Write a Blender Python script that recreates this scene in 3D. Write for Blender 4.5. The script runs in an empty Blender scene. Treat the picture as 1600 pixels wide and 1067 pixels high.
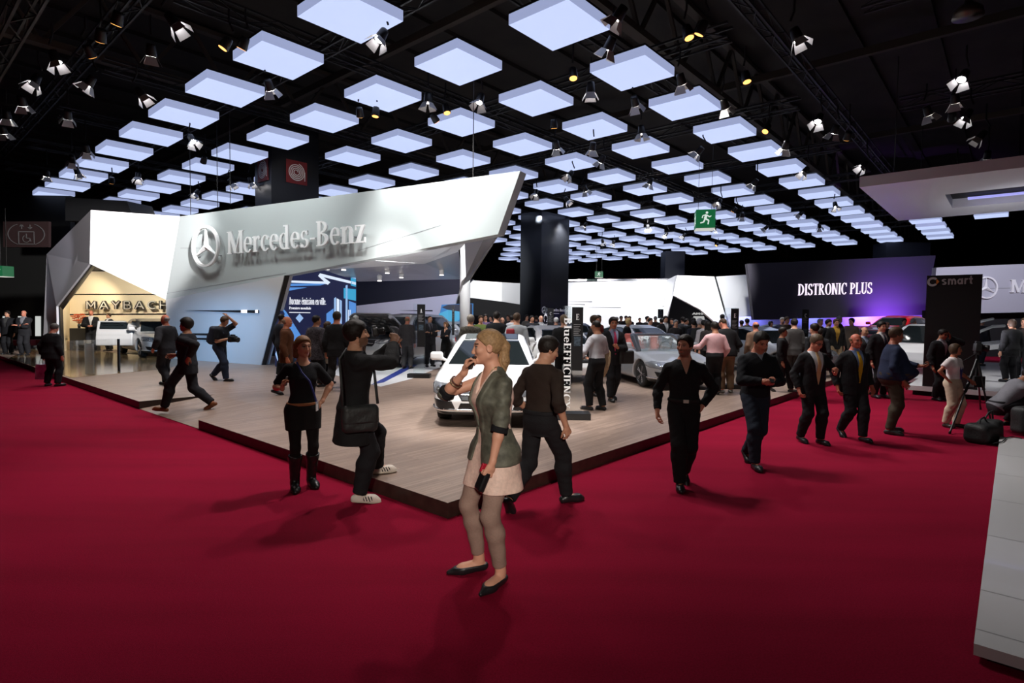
import bpy, math, random
import numpy as np
from mathutils import Matrix, Vector

random.seed(7)
SC = bpy.context.scene
COL = SC.collection
R_ = math.radians

# ------------------------------------------------------------------ camera
EYE = 1.9                       # lens height above the carpet
FOC = 890.2                     # focal length in 1600-wide pixels
PITCH, ROLL = R_(-2.579), R_(0.6347)
_f = np.array([0, math.cos(PITCH), math.sin(PITCH)])
_u0 = np.array([0, -math.sin(PITCH), math.cos(PITCH)])
_r0 = np.array([1.0, 0, 0])
_r = _r0 * math.cos(ROLL) + _u0 * math.sin(ROLL)
_u = _u0 * math.cos(ROLL) - _r0 * math.sin(ROLL)
cd = bpy.data.cameras.new('camera')
cam = bpy.data.objects.new('camera', cd)
COL.objects.link(cam)
cd.sensor_width = 36
cd.lens = 36 * FOC / 1600
cd.clip_end = 500
cam.matrix_world = Matrix(((_r[0], _u[0], -_f[0], 0), (_r[1], _u[1], -_f[1], 0), (_r[2], _u[2], -_f[2], EYE), (0, 0, 0, 1)))
SC.camera = cam


def ray(x, y):
    return _r * (x - 800) / FOC + _u * (533.5 - y) / FOC + _f


def at(x, y, Y):
    """world point seen at photo pixel (x, y), Y metres ahead"""
    d = ray(x, y)
    return np.array([0, 0, EYE]) + d * (Y / d[1])


def gnd(x, y, z=0.0):
    d = ray(x, y)
    return np.array([0, 0, EYE]) + d * ((z - EYE) / d[2])


# the stand is laid out on a grid turned 48.66 degrees
TH = R_(48.66)
CU, SU = math.cos(TH), math.sin(TH)


def UV(u, v, z=0.0):
    return np.array([u * CU - v * SU, u * SU + v * CU, z])


def toUV(p):
    return np.array([p[0] * CU + p[1] * SU, -p[0] * SU + p[1] * CU])


# ------------------------------------------------------------------ objects
WM = {}


def tag(o, label=None, cat=None, group=None, kind=None):
    if label: o['label'] = label
    if cat: o['category'] = cat
    if group: o['group'] = group
    if kind: o['kind'] = kind
    return o


def empty(name, loc=(0, 0, 0), rz=0.0, label=None, cat=None, group=None, kind=None):
    o = bpy.data.objects.new(name, None)
    COL.objects.link(o)
    o.empty_display_size = 0.2
    M = Matrix.Translation(Vector([float(c) for c in loc])) @ Matrix.Rotation(rz, 4, 'Z')
    o.matrix_world = M
    WM[o.name] = M
    return tag(o, label, cat, group, kind)


def mesh_data(name, V, Fs, mats, smooth=False, fmat=None, colors=None):
    me = bpy.data.meshes.new(name)
    V = np.asarray(V, dtype=np.float32).reshape(-1, 3)
    if isinstance(Fs, np.ndarray):
        n, k = Fs.shape
        me.vertices.add(len(V)); me.vertices.foreach_set('co', V.ravel())
        me.loops.add(n * k); me.loops.foreach_set('vertex_index', Fs.astype(np.int32).ravel())
        me.polygons.add(n)
        me.polygons.foreach_set('loop_start', np.arange(0, n * k, k, dtype=np.int32))
        me.polygons.foreach_set('loop_total', np.full(n, k, dtype=np.int32))
        me.update(calc_edges=True)
    else:
        me.from_pydata([tuple(map(float, v)) for v in V], [], [tuple(map(int, f)) for f in Fs])
    if not isinstance(mats, (list, tuple)): mats = [mats]
    for m in mats: me.materials.append(m)
    if fmat is not None:
        me.polygons.foreach_set('material_index', np.asarray(fmat, dtype=np.int32))
    if smooth:
        me.polygons.foreach_set('use_smooth', np.ones(len(me.polygons), dtype=bool))
    if colors is not None:
        a = me.color_attributes.new('Col', 'FLOAT_COLOR', 'POINT')
        c = np.ones((len(V), 4), dtype=np.float32); c[:, :3] = colors
        a.data.foreach_set('color', c.ravel())
    me.update()
    return me


def part(name, V, Fs, mats, parent=None, smooth=False, fmat=None, colors=None, origin=None, label=None):
    """one mesh object from WORLD coordinates; origin defaults to the base centre"""
    V = np.asarray(V, dtype=np.float64).reshape(-1, 3)
    if origin is None:
        lo, hi = V.min(0), V.max(0)
        origin = np.array([(lo[0] + hi[0]) / 2, (lo[1] + hi[1]) / 2, lo[2]])
    if parent is not None:
        Mi = np.array(WM[parent.name].inverted())
        Vl = V @ Mi[:3, :3].T + Mi[:3, 3]
        ol = Mi[:3, :3] @ np.asarray(origin) + Mi[:3, 3]
        # keep parts in the parent's axes
        me = mesh_data(name, Vl - ol, Fs, mats, smooth, fmat, colors)
        o = bpy.data.objects.new(name, me); COL.objects.link(o)
        o.parent = parent; o.location = ol
        WM[o.name] = WM[parent.name] @ Matrix.Translation(Vector(ol))
    else:
        me = mesh_data(name, V - origin, Fs, mats, smooth, fmat, colors)
        o = bpy.data.objects.new(name, me); COL.objects.link(o)
        o.location = origin
        WM[o.name] = Matrix.Translation(Vector(origin))
    if label: o['label'] = label
    return o


class MB:
    """collects shapes into one mesh"""
    def __init__(s): s.V = []; s.F = []; s.m = []; s.n = 0; s.cur = 0

    def add(s, V, F):
        V = [np.asarray(v, float) for v in V]
        s.V += V
        for f in F: s.F.append(tuple(i + s.n for i in f)); s.m.append(s.cur)
        s.n += len(V)
        return s

    def box(s, lo, hi, X=None):
        (a, b, c), (d, e, f) = lo, hi
        V = np.array([[a, b, c], [d, b, c], [d, e, c], [a, e, c], [a, b, f], [d, b, f], [d, e, f], [a, e, f]], float)
        if X is not None: V = tf(X, V)
        return s.add(V, [(3, 2, 1, 0), (4, 5, 6, 7), (0, 1, 5, 4), (1, 2, 6, 5), (2, 3, 7, 6), (3, 0, 4, 7)])

    def bar(s, a, b, w, w2=None, up=(0, 0, 1)):
        a, b = np.asarray(a, float), np.asarray(b, float)
        d = b - a; L = np.linalg.norm(d); d = d / max(L, 1e-9)
        up = np.asarray(up, float)
        if abs(d @ up) > .95: up = np.array([1.0, 0, 0])
        x = np.cross(d, up); x /= np.linalg.norm(x); y = np.cross(x, d)
        w2 = w if w2 is None else w2
        V = [p + sx * x * w / 2 + sy * y * w2 / 2 for p in (a, b) for sx, sy in ((-1, -1), (1, -1), (1, 1), (-1, 1))]
        return s.add(V, [(3, 2, 1, 0), (4, 5, 6, 7), (0, 1, 5, 4), (1, 2, 6, 5), (2, 3, 7, 6), (3, 0, 4, 7)])

    def tube(s, pts, r, n=8, r2=None, cap=True):
        pts = [np.asarray(p, float) for p in pts]
        rs = r if isinstance(r, (list, tuple)) else [r] * len(pts)
        V = []; prev = None
        for i, p in enumerate(pts):
            d = pts[min(i + 1, len(pts) - 1)] - pts[max(i - 1, 0)]; d = d / max(np.linalg.norm(d), 1e-9)
            if prev is None:
                x = np.cross(d, [0, 0, 1.0]) if abs(d[2]) < .95 else np.cross(d, [1.0, 0, 0])
            else:
                x = prev - d * (prev @ d)
            x /= max(np.linalg.norm(x), 1e-9); prev = x; y = np.cross(d, x)
            for k in range(n):
                a = 2 * math.pi * k / n
                V.append(p + rs[i] * (x * math.cos(a) + y * math.sin(a)))
        Fc = []
        for i in range(len(pts) - 1):
            for k in range(n):
                k2 = (k + 1) % n
                Fc.append((i * n + k, i * n + k2, (i + 1) * n + k2, (i + 1) * n + k))
        if cap:
            Fc.append(tuple(range(n - 1, -1, -1))); Fc.append(tuple((len(pts) - 1) * n + k for k in range(n)))
        return s.add(V, Fc)

    def lathe(s, prof, X=None, n=24):
        """prof: (r, z) list, around z"""
        V = []
        for r, z in prof:
            for k in range(n):
                a = 2 * math.pi * k / n
                V.append((r * math.cos(a), r * math.sin(a), z))
        V = np.array(V)
        if X is not None: V = tf(X, V)
        Fc = []
        for i in range(len(prof) - 1):
            for k in range(n):
                k2 = (k + 1) % n
                Fc.append((i * n + k, i * n + k2, (i + 1) * n + k2, (i + 1) * n + k))
        Fc.append(tuple(range(n - 1, -1, -1))); Fc.append(tuple((len(prof) - 1) * n + k for k in range(n)))
        return s.add(V, Fc)

    def slab(s, poly, off):
        """3-D polygon given thickness by the vector off"""
        P = [np.asarray(p, float) for p in poly]; n = len(P)
        off = np.asarray(off, float)
        Fc = [tuple(range(n)), tuple(range(2 * n - 1, n - 1, -1))]
        for i in range(n):
            j = (i + 1) % n
            Fc.append((j, i, i + n, j + n))
        return s.add(P + [p + off for p in P], Fc)

    def quad(s, *P): return s.add(P, [tuple(range(len(P)))])

    def build(s, name, mat, parent=None, smooth=False, label=None, origin=None):
        return part(name, np.array(s.V), s.F, mat, parent, smooth, s.m if isinstance(mat, (list, tuple)) else None, None, origin, label)


def tf(X, V):
    X = np.array(X)
    return np.asarray(V) @ X[:3, :3].T + X[:3, 3]


def frame(o, ex, ey, ez):
    M = np.eye(4); M[:3, 0] = ex; M[:3, 1] = ey; M[:3, 2] = ez; M[:3, 3] = o
    return M


def thing(o, label, cat, group=None):
    return tag(o, label, cat, group)


# ------------------------------------------------------------------ materials
def srgb(r, g=None, b=None):
    if g is None: r, g, b = r
    f = lambda c: (c / 255 / 12.92) if c / 255 <= 0.04045 else ((c / 255 + 0.055) / 1.055) ** 2.4
    return (f(r), f(g), f(b))


_mats = {}


def mat(name, col=(.5, .5, .5), rough=.5, metal=0.0, emit=None, es=1.0, bump=0, bscale=60, var=0, spec=.5, coat=0, trans=0, ior=1.45, alpha=1, attr=False, sheen=0, vscale=None):
    if name in _mats: return _mats[name]
    m = bpy.data.materials.new(name); m.use_nodes = True
    nt = m.node_tree; b = nt.nodes['Principled BSDF']
    b.inputs['Base Color'].default_value = (*col, 1)
    b.inputs['Roughness'].default_value = rough
    b.inputs['Metallic'].default_value = metal
    b.inputs['Specular IOR Level'].default_value = spec
    b.inputs['Coat Weight'].default_value = coat
    b.inputs['Transmission Weight'].default_value = trans
    b.inputs['IOR'].default_value = ior
    b.inputs['Alpha'].default_value = alpha
    if sheen: b.inputs['Sheen Weight'].default_value = sheen
    if emit:
        b.inputs['Emission Color'].default_value = (*emit, 1)
        b.inputs['Emission Strength'].default_value = es
    tc = None
    if bump or var:
        tc = nt.nodes.new('ShaderNodeTexCoord')
        nz = nt.nodes.new('ShaderNodeTexNoise'); nz.inputs['Scale'].default_value = bscale; nz.inputs['Detail'].default_value = 4
        nt.links.new(tc.outputs['Object'], nz.inputs['Vector'])
    if bump:
        bp = nt.nodes.new('ShaderNodeBump'); bp.inputs['Strength'].default_value = bump; bp.inputs['Distance'].default_value = .02
        nt.links.new(nz.outputs['Fac'], bp.inputs['Height']); nt.links.new(bp.outputs['Normal'], b.inputs['Normal'])
    src = None
    if attr:
        at_ = nt.nodes.new('ShaderNodeVertexColor'); at_.layer_name = 'Col'
        src = at_.outputs['Color']
        nt.links.new(src, b.inputs['Base Color'])
    if var:
        nv = nz
        if vscale:
            nv = nt.nodes.new('ShaderNodeTexNoise'); nv.inputs['Scale'].default_value = vscale; nv.inputs['Detail'].default_value = 4
            nt.links.new(tc.outputs['Object'], nv.inputs['Vector'])
        mr = nt.nodes.new('ShaderNodeMapRange')
        mr.inputs['From Min'].default_value = .3; mr.inputs['From Max'].default_value = .7
        mr.inputs['To Min'].default_value = 1 - var; mr.inputs['To Max'].default_value = 1 + var
        nt.links.new(nv.outputs['Fac'], mr.inputs['Value'])
        mx = nt.nodes.new('ShaderNodeVectorMath'); mx.operation = 'SCALE'
        if src is not None: nt.links.new(src, mx.inputs[0])
        else: mx.inputs[0].default_value = col
        nt.links.new(mr.outputs['Result'], mx.inputs['Scale'])
        nt.links.new(mx.outputs[0], b.inputs['Base Color'])
    _mats[name] = m
    return m


def emat(name, col, s=1.0):
    """a thing that gives off light"""
    if name in _mats: return _mats[name]
    return mat(name, (0.02, 0.02, 0.02), .4, emit=col, es=s)


# ------------------------------------------------------------------ distance-field modelling
def smin(a, b, k):
    if k <= 0: return np.minimum(a, b)
    h = np.maximum(k - np.abs(a - b), 0) / k
    return np.minimum(a, b) - h * h * k * .25


def smax(a, b, k): return -smin(-a, -b, k)


def rc(P, a, b, ra, rb):
    a = np.asarray(a, np.float32); b = np.asarray(b, np.float32)
    ab = b - a; L2 = max(float(ab @ ab), 1e-9)
    q = P - a
    t = np.clip((q @ ab) / L2, 0, 1)
    q = q - t[:, None] * ab
    return np.sqrt(np.einsum('ij,ij->i', q, q)) - (ra + (rb - ra) * t)


def el(P, c, r):
    q = P - np.asarray(c, np.float32); r = np.asarray(r, np.float32)
    a = q / r; k0 = np.sqrt(np.einsum('ij,ij->i', a, a)); a = a / r
    k1 = np.sqrt(np.einsum('ij,ij->i', a, a))
    return k0 * (k0 - 1) / np.maximum(k1, 1e-6)


def bx(P, c, h, r=0.0):
    q = np.abs(P - np.asarray(c, np.float32)) - (np.asarray(h, np.float32) - r)
    m = np.maximum(q, 0)
    return np.sqrt(np.einsum('ij,ij->i', m, m)) + np.minimum(q.max(1), 0) - r


def poly2(x, z, pts):
    """signed distance to a polygon in a plane"""
    pts = np.asarray(pts, np.float32); n = len(pts)
    d = np.full(x.shape, 1e9, np.float32); s = np.ones(x.shape, np.float32)
    for i in range(n):
        a = pts[i]; b = pts[i - 1]
        ex, ez = b - a; wx, wz = x - a[0], z - a[1]
        t = np.clip((wx * ex + wz * ez) / (ex * ex + ez * ez + 1e-12), 0, 1)
        dx, dz = wx - ex * t, wz - ez * t
        d = np.minimum(d, dx * dx + dz * dz)
        c1, c2, c3 = z >= a[1], z < b[1], ex * wz > ez * wx
        s = np.where((c1 & c2 & c3) | (~c1 & ~c2 & ~c3), -s, s)
    return s * np.sqrt(d)


def nets(f, lo, hi, h, slack=1.6):
    """mesh of f = 0 by surface nets; only blocks near the surface are evaluated"""
    B = 4
    lo = np.asarray(lo, np.float32); hi = np.asarray(hi, np.float32)
    nb = np.maximum(np.ceil((hi - lo) / (h * B)).astype(int), 1)
    n = nb * B
    cs = [lo[i] + (np.arange(nb[i]) + .5) * h * B - h * .5 for i in range(3)]
    C = np.stack(np.meshgrid(*cs, indexing='ij'), -1).reshape(-1, 3).astype(np.float32)
    dc = f(C)
    D = np.repeat(np.repeat(np.repeat(dc.reshape(nb), B, 0), B, 1), B, 2).astype(np.float32)
    act = np.where(np.abs(dc) < h * B * .87 * slack)[0]
    bi = np.stack(np.unravel_index(act, nb), 1) * B
    off = np.stack(np.meshgrid(*[np.arange(B)] * 3, indexing='ij'), -1).reshape(-1, 3)
    for s0 in range(0, len(bi), 4000):
        idx = (bi[s0:s0 + 4000, None, :] + off[None]).reshape(-1, 3)
        P = (lo + idx * h).astype(np.float32)
        D[idx[:, 0], idx[:, 1], idx[:, 2]] = f(P)
    S = D < 0
    X, Y, Z = n
    c = np.zeros((X - 1, Y - 1, Z - 1), np.uint8)
    for i in (0, 1):
        for j in (0, 1):
            for k in (0, 1):
                c += S[i:X - 1 + i, j:Y - 1 + j, k:Z - 1 + k]
    cell = np.stack(np.where((c > 0) & (c < 8)), 1)
    if not len(cell): return np.zeros((0, 3)), np.zeros((0, 4), int)
    ids = np.full((X - 1, Y - 1, Z - 1), -1, np.int32)
    ids[cell[:, 0], cell[:, 1], cell[:, 2]] = np.arange(len(cell))
    acc = np.zeros((len(cell), 3), np.float32); cnt = np.zeros(len(cell), np.float32)
    cor = [(i, j, k) for i in (0, 1) for j in (0, 1) for k in (0, 1)]
    for a in cor:
        for ax in range(3):
            if a[ax]: continue
            b = list(a); b[ax] = 1
            da = D[cell[:, 0] + a[0], cell[:, 1] + a[1], cell[:, 2] + a[2]]
            db = D[cell[:, 0] + b[0], cell[:, 1] + b[1], cell[:, 2] + b[2]]
            m = (da < 0) != (db < 0)
            t = np.where(m, da / np.where(m, da - db, 1), 0)
            p = np.tile(np.array(a, np.float32), (len(cell), 1)); p[:, ax] = t
            acc[m] += p[m]; cnt[m] += 1
    V = lo + (cell + acc / cnt[:, None]) * h
    Fq = []
    for ax in range(3):
        o1, o2 = [(1, 2), (2, 0), (0, 1)][ax]
        sl = [slice(None)] * 3; sl2 = [slice(None)] * 3
        sl[ax] = slice(0, n[ax] - 1); sl2[ax] = slice(1, n[ax])
        ch = np.stack(np.where(S[tuple(sl)] != S[tuple(sl2)]), 1)
        ok = (ch[:, o1] > 0) & (ch[:, o2] > 0) & (ch[:, o1] < n[o1] - 1) & (ch[:, o2] < n[o2] - 1)
        ch = ch[ok]
        sgn = S[ch[:, 0], ch[:, 1], ch[:, 2]]
        q = []
        for d1, d2 in ((0, 0), (1, 0), (1, 1), (0, 1)):
            e = ch.copy(); e[:, o1] -= d1; e[:, o2] -= d2
            q.append(ids[e[:, 0], e[:, 1], e[:, 2]])
        q = np.stack(q, 1)
        # orientation: inside -> outside along +axis faces +axis
        q[~sgn] = q[~sgn][:, ::-1]
        Fq.append(q)
    Fq = np.concatenate(Fq)
    Fq = Fq[(Fq >= 0).all(1)]
    return V.astype(np.float64), Fq


def sdf_part(name, f, lo, hi, h, X, material, parent=None, color=None, slack=1.6, label=None, relax=0):
    V, Fq = nets(f, lo, hi, h, slack)
    if not len(V): return None
    cols = color(V.astype(np.float32)) if color else None
    W = tf(X, V) if X is not None else V
    return part(name, W, Fq, material, parent, True, None, cols, None, label)
# ------------------------------------------------------------------ people
SK = srgb(205, 150, 122)
LV_M = dict(z=[-.13, -.07, 0, .08, .16, .26, .36, .43, .48, .515, .545, .58], w=[.10, .150, .166, .158, .148, .156, .172, .176, .172, .138, .086, .060],
            d=[.07, .102, .115, .108, .102, .110, .120, .112, .095, .078, .064, .056], y=[-.005, -.012, -.015, -.004, .0, .004, .008, .0, -.008, -.014, -.014, -.012])
LV_F = dict(z=[-.13, -.07, 0, .08, .16, .26, .34, .41, .47, .505, .535, .58], w=[.10, .158, .168, .146, .122, .132, .146, .145, .136, .105, .062, .048],
            d=[.07, .106, .116, .100, .086, .098, .122, .104, .084, .068, .054, .048], y=[-.005, -.015, -.02, -.006, .0, .006, .018, .006, -.006, -.012, -.012, -.010])


def rotz(a):
    c, s = math.cos(a), math.sin(a); return np.array([[c, -s, 0], [s, c, 0], [0, 0, 1.0]])


def rotx(a):
    c, s = math.cos(a), math.sin(a); return np.array([[1.0, 0, 0], [0, c, -s], [0, s, c]])


def roty(a):
    c, s = math.cos(a), math.sin(a); return np.array([[c, 0, s], [0, 1.0, 0], [-s, 0, c]])


def ik(A, T, l1, l2, pole):
    A, T = np.array(A, float), np.array(T, float)
    d = T - A; L = np.linalg.norm(d)
    mx = (l1 + l2) * .998
    if L > mx: T = A + d / L * mx; d = T - A; L = mx
    u = d / L
    ca = (l1 * l1 + L * L - l2 * l2) / (2 * l1 * L); ca = max(-1, min(1, ca))
    p = np.array(pole, float); p = p - u * (p @ u); p /= max(np.linalg.norm(p), 1e-6)
    return A + u * l1 * ca + p * l1 * math.sqrt(max(0, 1 - ca * ca)), T


def wob(P, ph=0.0, k=38.0):
    """soft cloth folds, about -1..1"""
    x, y, z = P[:, 0] * k, P[:, 1] * k, P[:, 2] * k
    return (np.sin(x * .9 + 1.7 * np.sin(z * .37 + ph)) * np.sin(z * .8 + y * .6 + ph) + .6 * np.sin(z * 1.7 + x * 1.1 - y * .9 + 2 * ph)) * .6


class Fig:
    def __init__(s, sp):
        s.sp = sp; s.fem = sp.get('sex', 'm') == 'f'
        s.lv = dict((LV_F if s.fem else LV_M))
        s.fat = sp.get('fat', 0.0); s.belly = sp.get('belly', 0.0)
        z = np.linspace(-.13, .58, 72)
        tab = []
        for k in 'wdy':
            t = np.interp(z, s.lv['z'], s.lv[k])
            t2 = np.convolve(np.pad(t, 4, mode='edge'), np.hanning(9) / np.hanning(9).sum(), 'valid')
            tab.append(t2)
        g = np.exp(-((z - .10) / .13) ** 2)
        body = np.clip((.50 - z) / .2, 0, 1)
        tab[0] = tab[0] + body * s.fat * .06 + g * s.belly * .05
        tab[1] = tab[1] + body * s.fat * .05 + g * s.belly * .07
        tab[2] = tab[2] + g * s.belly * .05
        s.z, (s.tw, s.td, s.ty) = z.astype(np.float32), [t.astype(np.float32) for t in tab]
        # feet: (x, y, yaw, heel pitch, z)
        ft = sp.get('feet', ((-.11, .0, 8, 0, 0), (.11, .0, -8, 0, 0)))
        s.foot = {}
        for side, f in zip((-1, 1), ft):
            f = list(f) + [0] * (5 - len(f))
            R = rotz(R_(f[2])); p = R_(f[3])
            ball = np.array([f[0], f[1], f[4]]) + R @ np.array([0, .12, 0])
            Rf = R @ rotx(-p)        # heel lifts about the ball
            ank = ball + Rf @ np.array([0, -.125, .085])
            s.foot[side] = (ank, Rf, ball)
        dx = .092 if s.fem else .088
        hz = sp.get('hipz', None)
        px, py = sp.get('hip', (np.mean([s.foot[-1][0][0], s.foot[1][0][0]]), np.mean([s.foot[-1][0][1], s.foot[1][0][1]]) + .01))
        s.tl, s.sl = .435, .42
        if hz is None:
            hz = 9
            for side in (-1, 1):
                a = s.foot[side][0]
                h2 = (s.tl + s.sl) ** 2 * .986 - (a[0] - px - side * dx) ** 2 - (a[1] - py) ** 2
                hz = min(hz, a[2] + math.sqrt(max(h2, .05)))
            hz = min(hz, .925)
        s.pel = np.array([px, py, hz])
        s.Rt = rotz(R_(sp.get('twist', 0))) @ rotx(-R_(sp.get('lean', 0))) @ roty(R_(sp.get('side', 0)))
        s.hipR = rotz(R_(sp.get('twist', 0)) * .4)
        s.leg = {}
        for side in (-1, 1):
            hj = s.pel + s.hipR @ np.array([side * dx, 0, -.01])
            a, Rf, ball = s.foot[side]
            fw = Rf @ np.array([0, 1.0, 0]); fw = np.array([fw[0] * .5, fw[1] * .5 + .5, .12])
            kp = sp.get('knee', {}).get(side)
            k, a2 = ik(hj, a, s.tl, s.sl, kp if kp is not None else fw)
            s.leg[side] = (hj, k, a)
        s.arm = {}
        sw = .146 if s.fem else .176
        ua, fa = (.275, .24) if s.fem else (.29, .255)
        arms = sp.get('arms', {})
        for side in (-1, 1):
            sj = s.pel + s.Rt @ np.array([side * sw, -.006, .452 if s.fem else .446])
            A = arms.get(side, {})
            t = A.get('to')
            if t is None: t = sj + np.array([side * .075, .04, -.52])
            else: t = np.array(t, float)
            if A.get('rel'): t = s.pel + s.Rt @ t
            pole = A.get('pole', (side * .5, -1, -.2))
            e, w = ik(sj, t, ua, fa, pole)
            d = (w - e) / np.linalg.norm(w - e)
            hd = A.get('hd')
            hd = d if hd is None else np.array(hd, float) / np.linalg.norm(hd)
            pn = np.array(A.get('palm', (-side, .15, 0)), float); pn = pn - hd * (pn @ hd); pn /= np.linalg.norm(pn)
            s.arm[side] = dict(s=sj, e=e, w=w, d=d, hd=hd, pn=pn, curl=A.get('curl', .35), spread=A.get('spread', 0.0), th=A.get('thumb', .5))
        nk = s.pel + s.Rt @ np.array([0, -.012, .545])
        hy, hp, hr = sp.get('head', (0, 0, 0)) if len(sp.get('head', (0, 0, 0))) == 3 else (*sp['head'], 0)
        s.Rh = rotz(R_(hy)) @ rotx(R_(hp)) @ roty(R_(hr))
        s.nk = nk
        hs = sp.get('hs', .96 if s.fem else 1.0); s.hs = hs
        pivot = nk + s.Rt @ np.array([0, .012, .055])
        s.hc = pivot + s.Rh @ np.array([0, .022, .098 * hs])
        top = s.hc[2] + .125 * hs
        s.nat = top
        s.scale = sp.get('Ht', 1.75) / (sp['nat'] if 'nat' in sp else 1.75)

    # ---- frames
    def T(s, P): return (P - s.pel.astype(np.float32)) @ s.Rt.astype(np.float32)
    def Hd(s, P): return ((P - s.hc.astype(np.float32)) @ s.Rh.astype(np.float32)) / np.float32(s.hs)

    def lev(s, z): return np.interp(z, s.z, s.tw), np.interp(z, s.z, s.td), np.interp(z, s.z, s.ty)

    def torso(s, Q, off=0.0, z0=-.11, z1=.58, flare=0.0, fz=0.0, cap=.02, drape=False):
        z = Q[:, 2]
        w, d, y0 = s.lev(z)
        if drape:   # cloth hangs straight below the hips / waist instead of following the crotch
            zz = np.maximum(z, -.03)
            w, d, y0 = s.lev(zz)
        w = w + off; d = d + off
        if flare:
            e = np.maximum(fz - z, 0) * flare; w = w + e; d = d + e
        x, y = Q[:, 0], Q[:, 1] - y0
        a, b = x / w, y / d
        k0 = np.sqrt(np.sqrt(a ** 4 * .35 + b ** 4 * .35 + 2 * a * a * b * b * .65 + .65 * (a ** 4 + b ** 4)) + 1e-9)
        k1 = np.sqrt((a / w) ** 2 + (b / d) ** 2) + 1e-6
        q = k0 * (k0 - 1) / k1
        q = np.clip(q, -.2, 3)
        return smax(smax(q, z - z1, cap), z0 - z, cap)

    def hand(s, P, side, fingers=True, r=1.0):
        A = s.arm[side]; w, d, n = A['w'], A['hd'], A['pn']
        t = np.cross(n, d) * 1.0            # across the palm
        # thumb side: forward for a hanging hand
        ts = A.get('tside')
        if side > 0: t = -t                 # right hand
        k = .9 if s.fem else 1.0
        o = w + d * .012
        D = rc(P, w - d * .01, o + d * .03, .026 * k, .024 * k)
        for j in range(4):
            u = (j - 1.5) * .0195 * k
            D = smin(D, rc(P, o + d * .018 + t * u * .6, o + d * (.088 - abs(j - 1.3) * .004) * k + t * u, .0155 * k, .0125 * k), .012)
        if not fingers:
            D = smin(D, rc(P, o + d * .08, o + d * .15 + n * .03, .03 * k, .02 * k), .02)
            return smin(D, rc(P, o + d * .03 - t * .03, o + d * .1 - t * .045 + n * .02, .016, .011), .01)
        c = A['curl']
        Ls = [(.040, .025, .020), (.045, .028, .021), (.041, .026, .021), (.032, .020, .018)]
        for j in range(4):
            u = (j - 1.5) * .0195 * k
            # index is on the thumb side (-t)
            p = o + d * (.090 - abs(j - 1.3) * .004) * k + t * u
            cc = c[j] if isinstance(c, (list, tuple)) else c * (1 + .12 * j)
            ang = 0.0; sp_ = (j - 1.5) * (.06 + A['spread'])
            rr = .0095 * k
            for q, L in enumerate(Ls[j]):
                ang += cc * (1.0, 1.15, .8)[q]
                dv = (d * math.cos(ang) + n * math.sin(ang)); dv = dv * math.cos(sp_) + t * math.sin(sp_)
                p2 = p + dv * L * k
                D = smin(D, rc(P, p, p2, rr * r, (rr - .0009) * r), .004)
                p = p2; rr -= .0007
        th = A['th']
        p = o + d * .022 - t * .022 * k
        a1 = d * .72 - t * .62 + n * (.25 + .5 * th); a1 /= np.linalg.norm(a1)
        p2 = p + a1 * .046 * k
        a2 = d * .9 - t * (.35 - .3 * th) + n * (.15 + .6 * th); a2 /= np.linalg.norm(a2)
        p3 = p2 + a2 * .033 * k; p4 = p3 + (a2 + n * .15) * .024 * k
        D = smin(D, rc(P, p, p2, .0165 * k, .0118 * k), .012)
        D = smin(D, rc(P, p2, p3, .0112 * k * r, .0104 * k * r), .004)
        D = smin(D, rc(P, p3, p4, .0104 * k * r, .0082 * k * r), .003)
        return D

    def armd(s, P, side, off=0.0):
        A = s.arm[side]; k = .86 if s.fem else 1.0
        m = A['e'] + (A['w'] - A['e']) * .28
        D = rc(P, A['s'], A['e'], .050 * k + off, .040 * k + off)
        D = smin(D, rc(P, A['e'], m, .039 * k + off, .041 * k + off), .02)
        return smin(D, rc(P, m, A['w'], .041 * k + off, .026 * k + off), .02)

    def legd(s, P, side, off=0.0, end=1.0, offk=None, offh=None):
        hj, k, a = s.leg[side]; f = 1.0 + s.fat * .25
        offk = off if offk is None else offk; offh = off if offh is None else offh
        th = hj + (k - hj) * .06
        D = rc(P, th, k, (.086 if s.fem else .084) * f + off, .053 + offk)
        bw = np.array([0, -.014, 0])
        c = k + (a - k) * .30 + bw
        e = k + (a - k) * end
        D = smin(D, rc(P, k, c, .052 + offk, .056 + (offk + offh) / 2), .03)
        return smin(D, rc(P, c, e, .056 + (offk + offh) / 2, (.056 + (.036 - .056) * max(0, (end - .3) / .7)) + offh), .03)

    def footd(s, P, side, off=0.0, pointy=0.0):
        a, Rf, ball = s.foot[side]
        Q = ((P - ball.astype(np.float32)) @ Rf.astype(np.float32))
        k = .9 if s.fem else 1.0
        D = rc(Q, (0, -.165 * k, .034), (0, -.06 * k, .042), .033 + off, .036 + off)
        D = smin(D, rc(Q, (0, -.06 * k, .042), (.0, .01, .032), .038 + off, .040 + off), .03)
        D = smin(D, rc(Q, (0, .0, .030), (0, .055 * k + pointy, .020), .043 + off, .026 - pointy * .25 + off), .03)
        D = smin(D, rc(Q, (0, -.12 * k, .05), (0, -.125 * k, .10), .036 + off, .034 + off), .03)
        return smax(D, -Q[:, 2], .006), Q

    # ---- the head in its own frame
    def headd(s, P):
        Q = s.Hd(P); F = s.fem
        x = np.abs(Q[:, 0]); Qm = np.stack([x, Q[:, 1], Q[:, 2]], 1)
        D = el(Q, (0, -.014, .030), (.073, .093, .086))
        D = smin(D, el(Q, (0, .022, -.028), (.057 if F else .060, .066, .082)), .03)
        D = smin(D, rc(Qm, (.0, .052, -.088), (.048, -.002, -.058), .021 if F else .024, .020 if F else .024), .025)
        D = smin(D, el(Q, (0, .070, -.092), (.020, .016, .016)), .02)       # chin
        D = smin(D, rc(Qm, (.0, .080, .026), (.036, .068, .024), .010, .009), .018)   # brow
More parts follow.
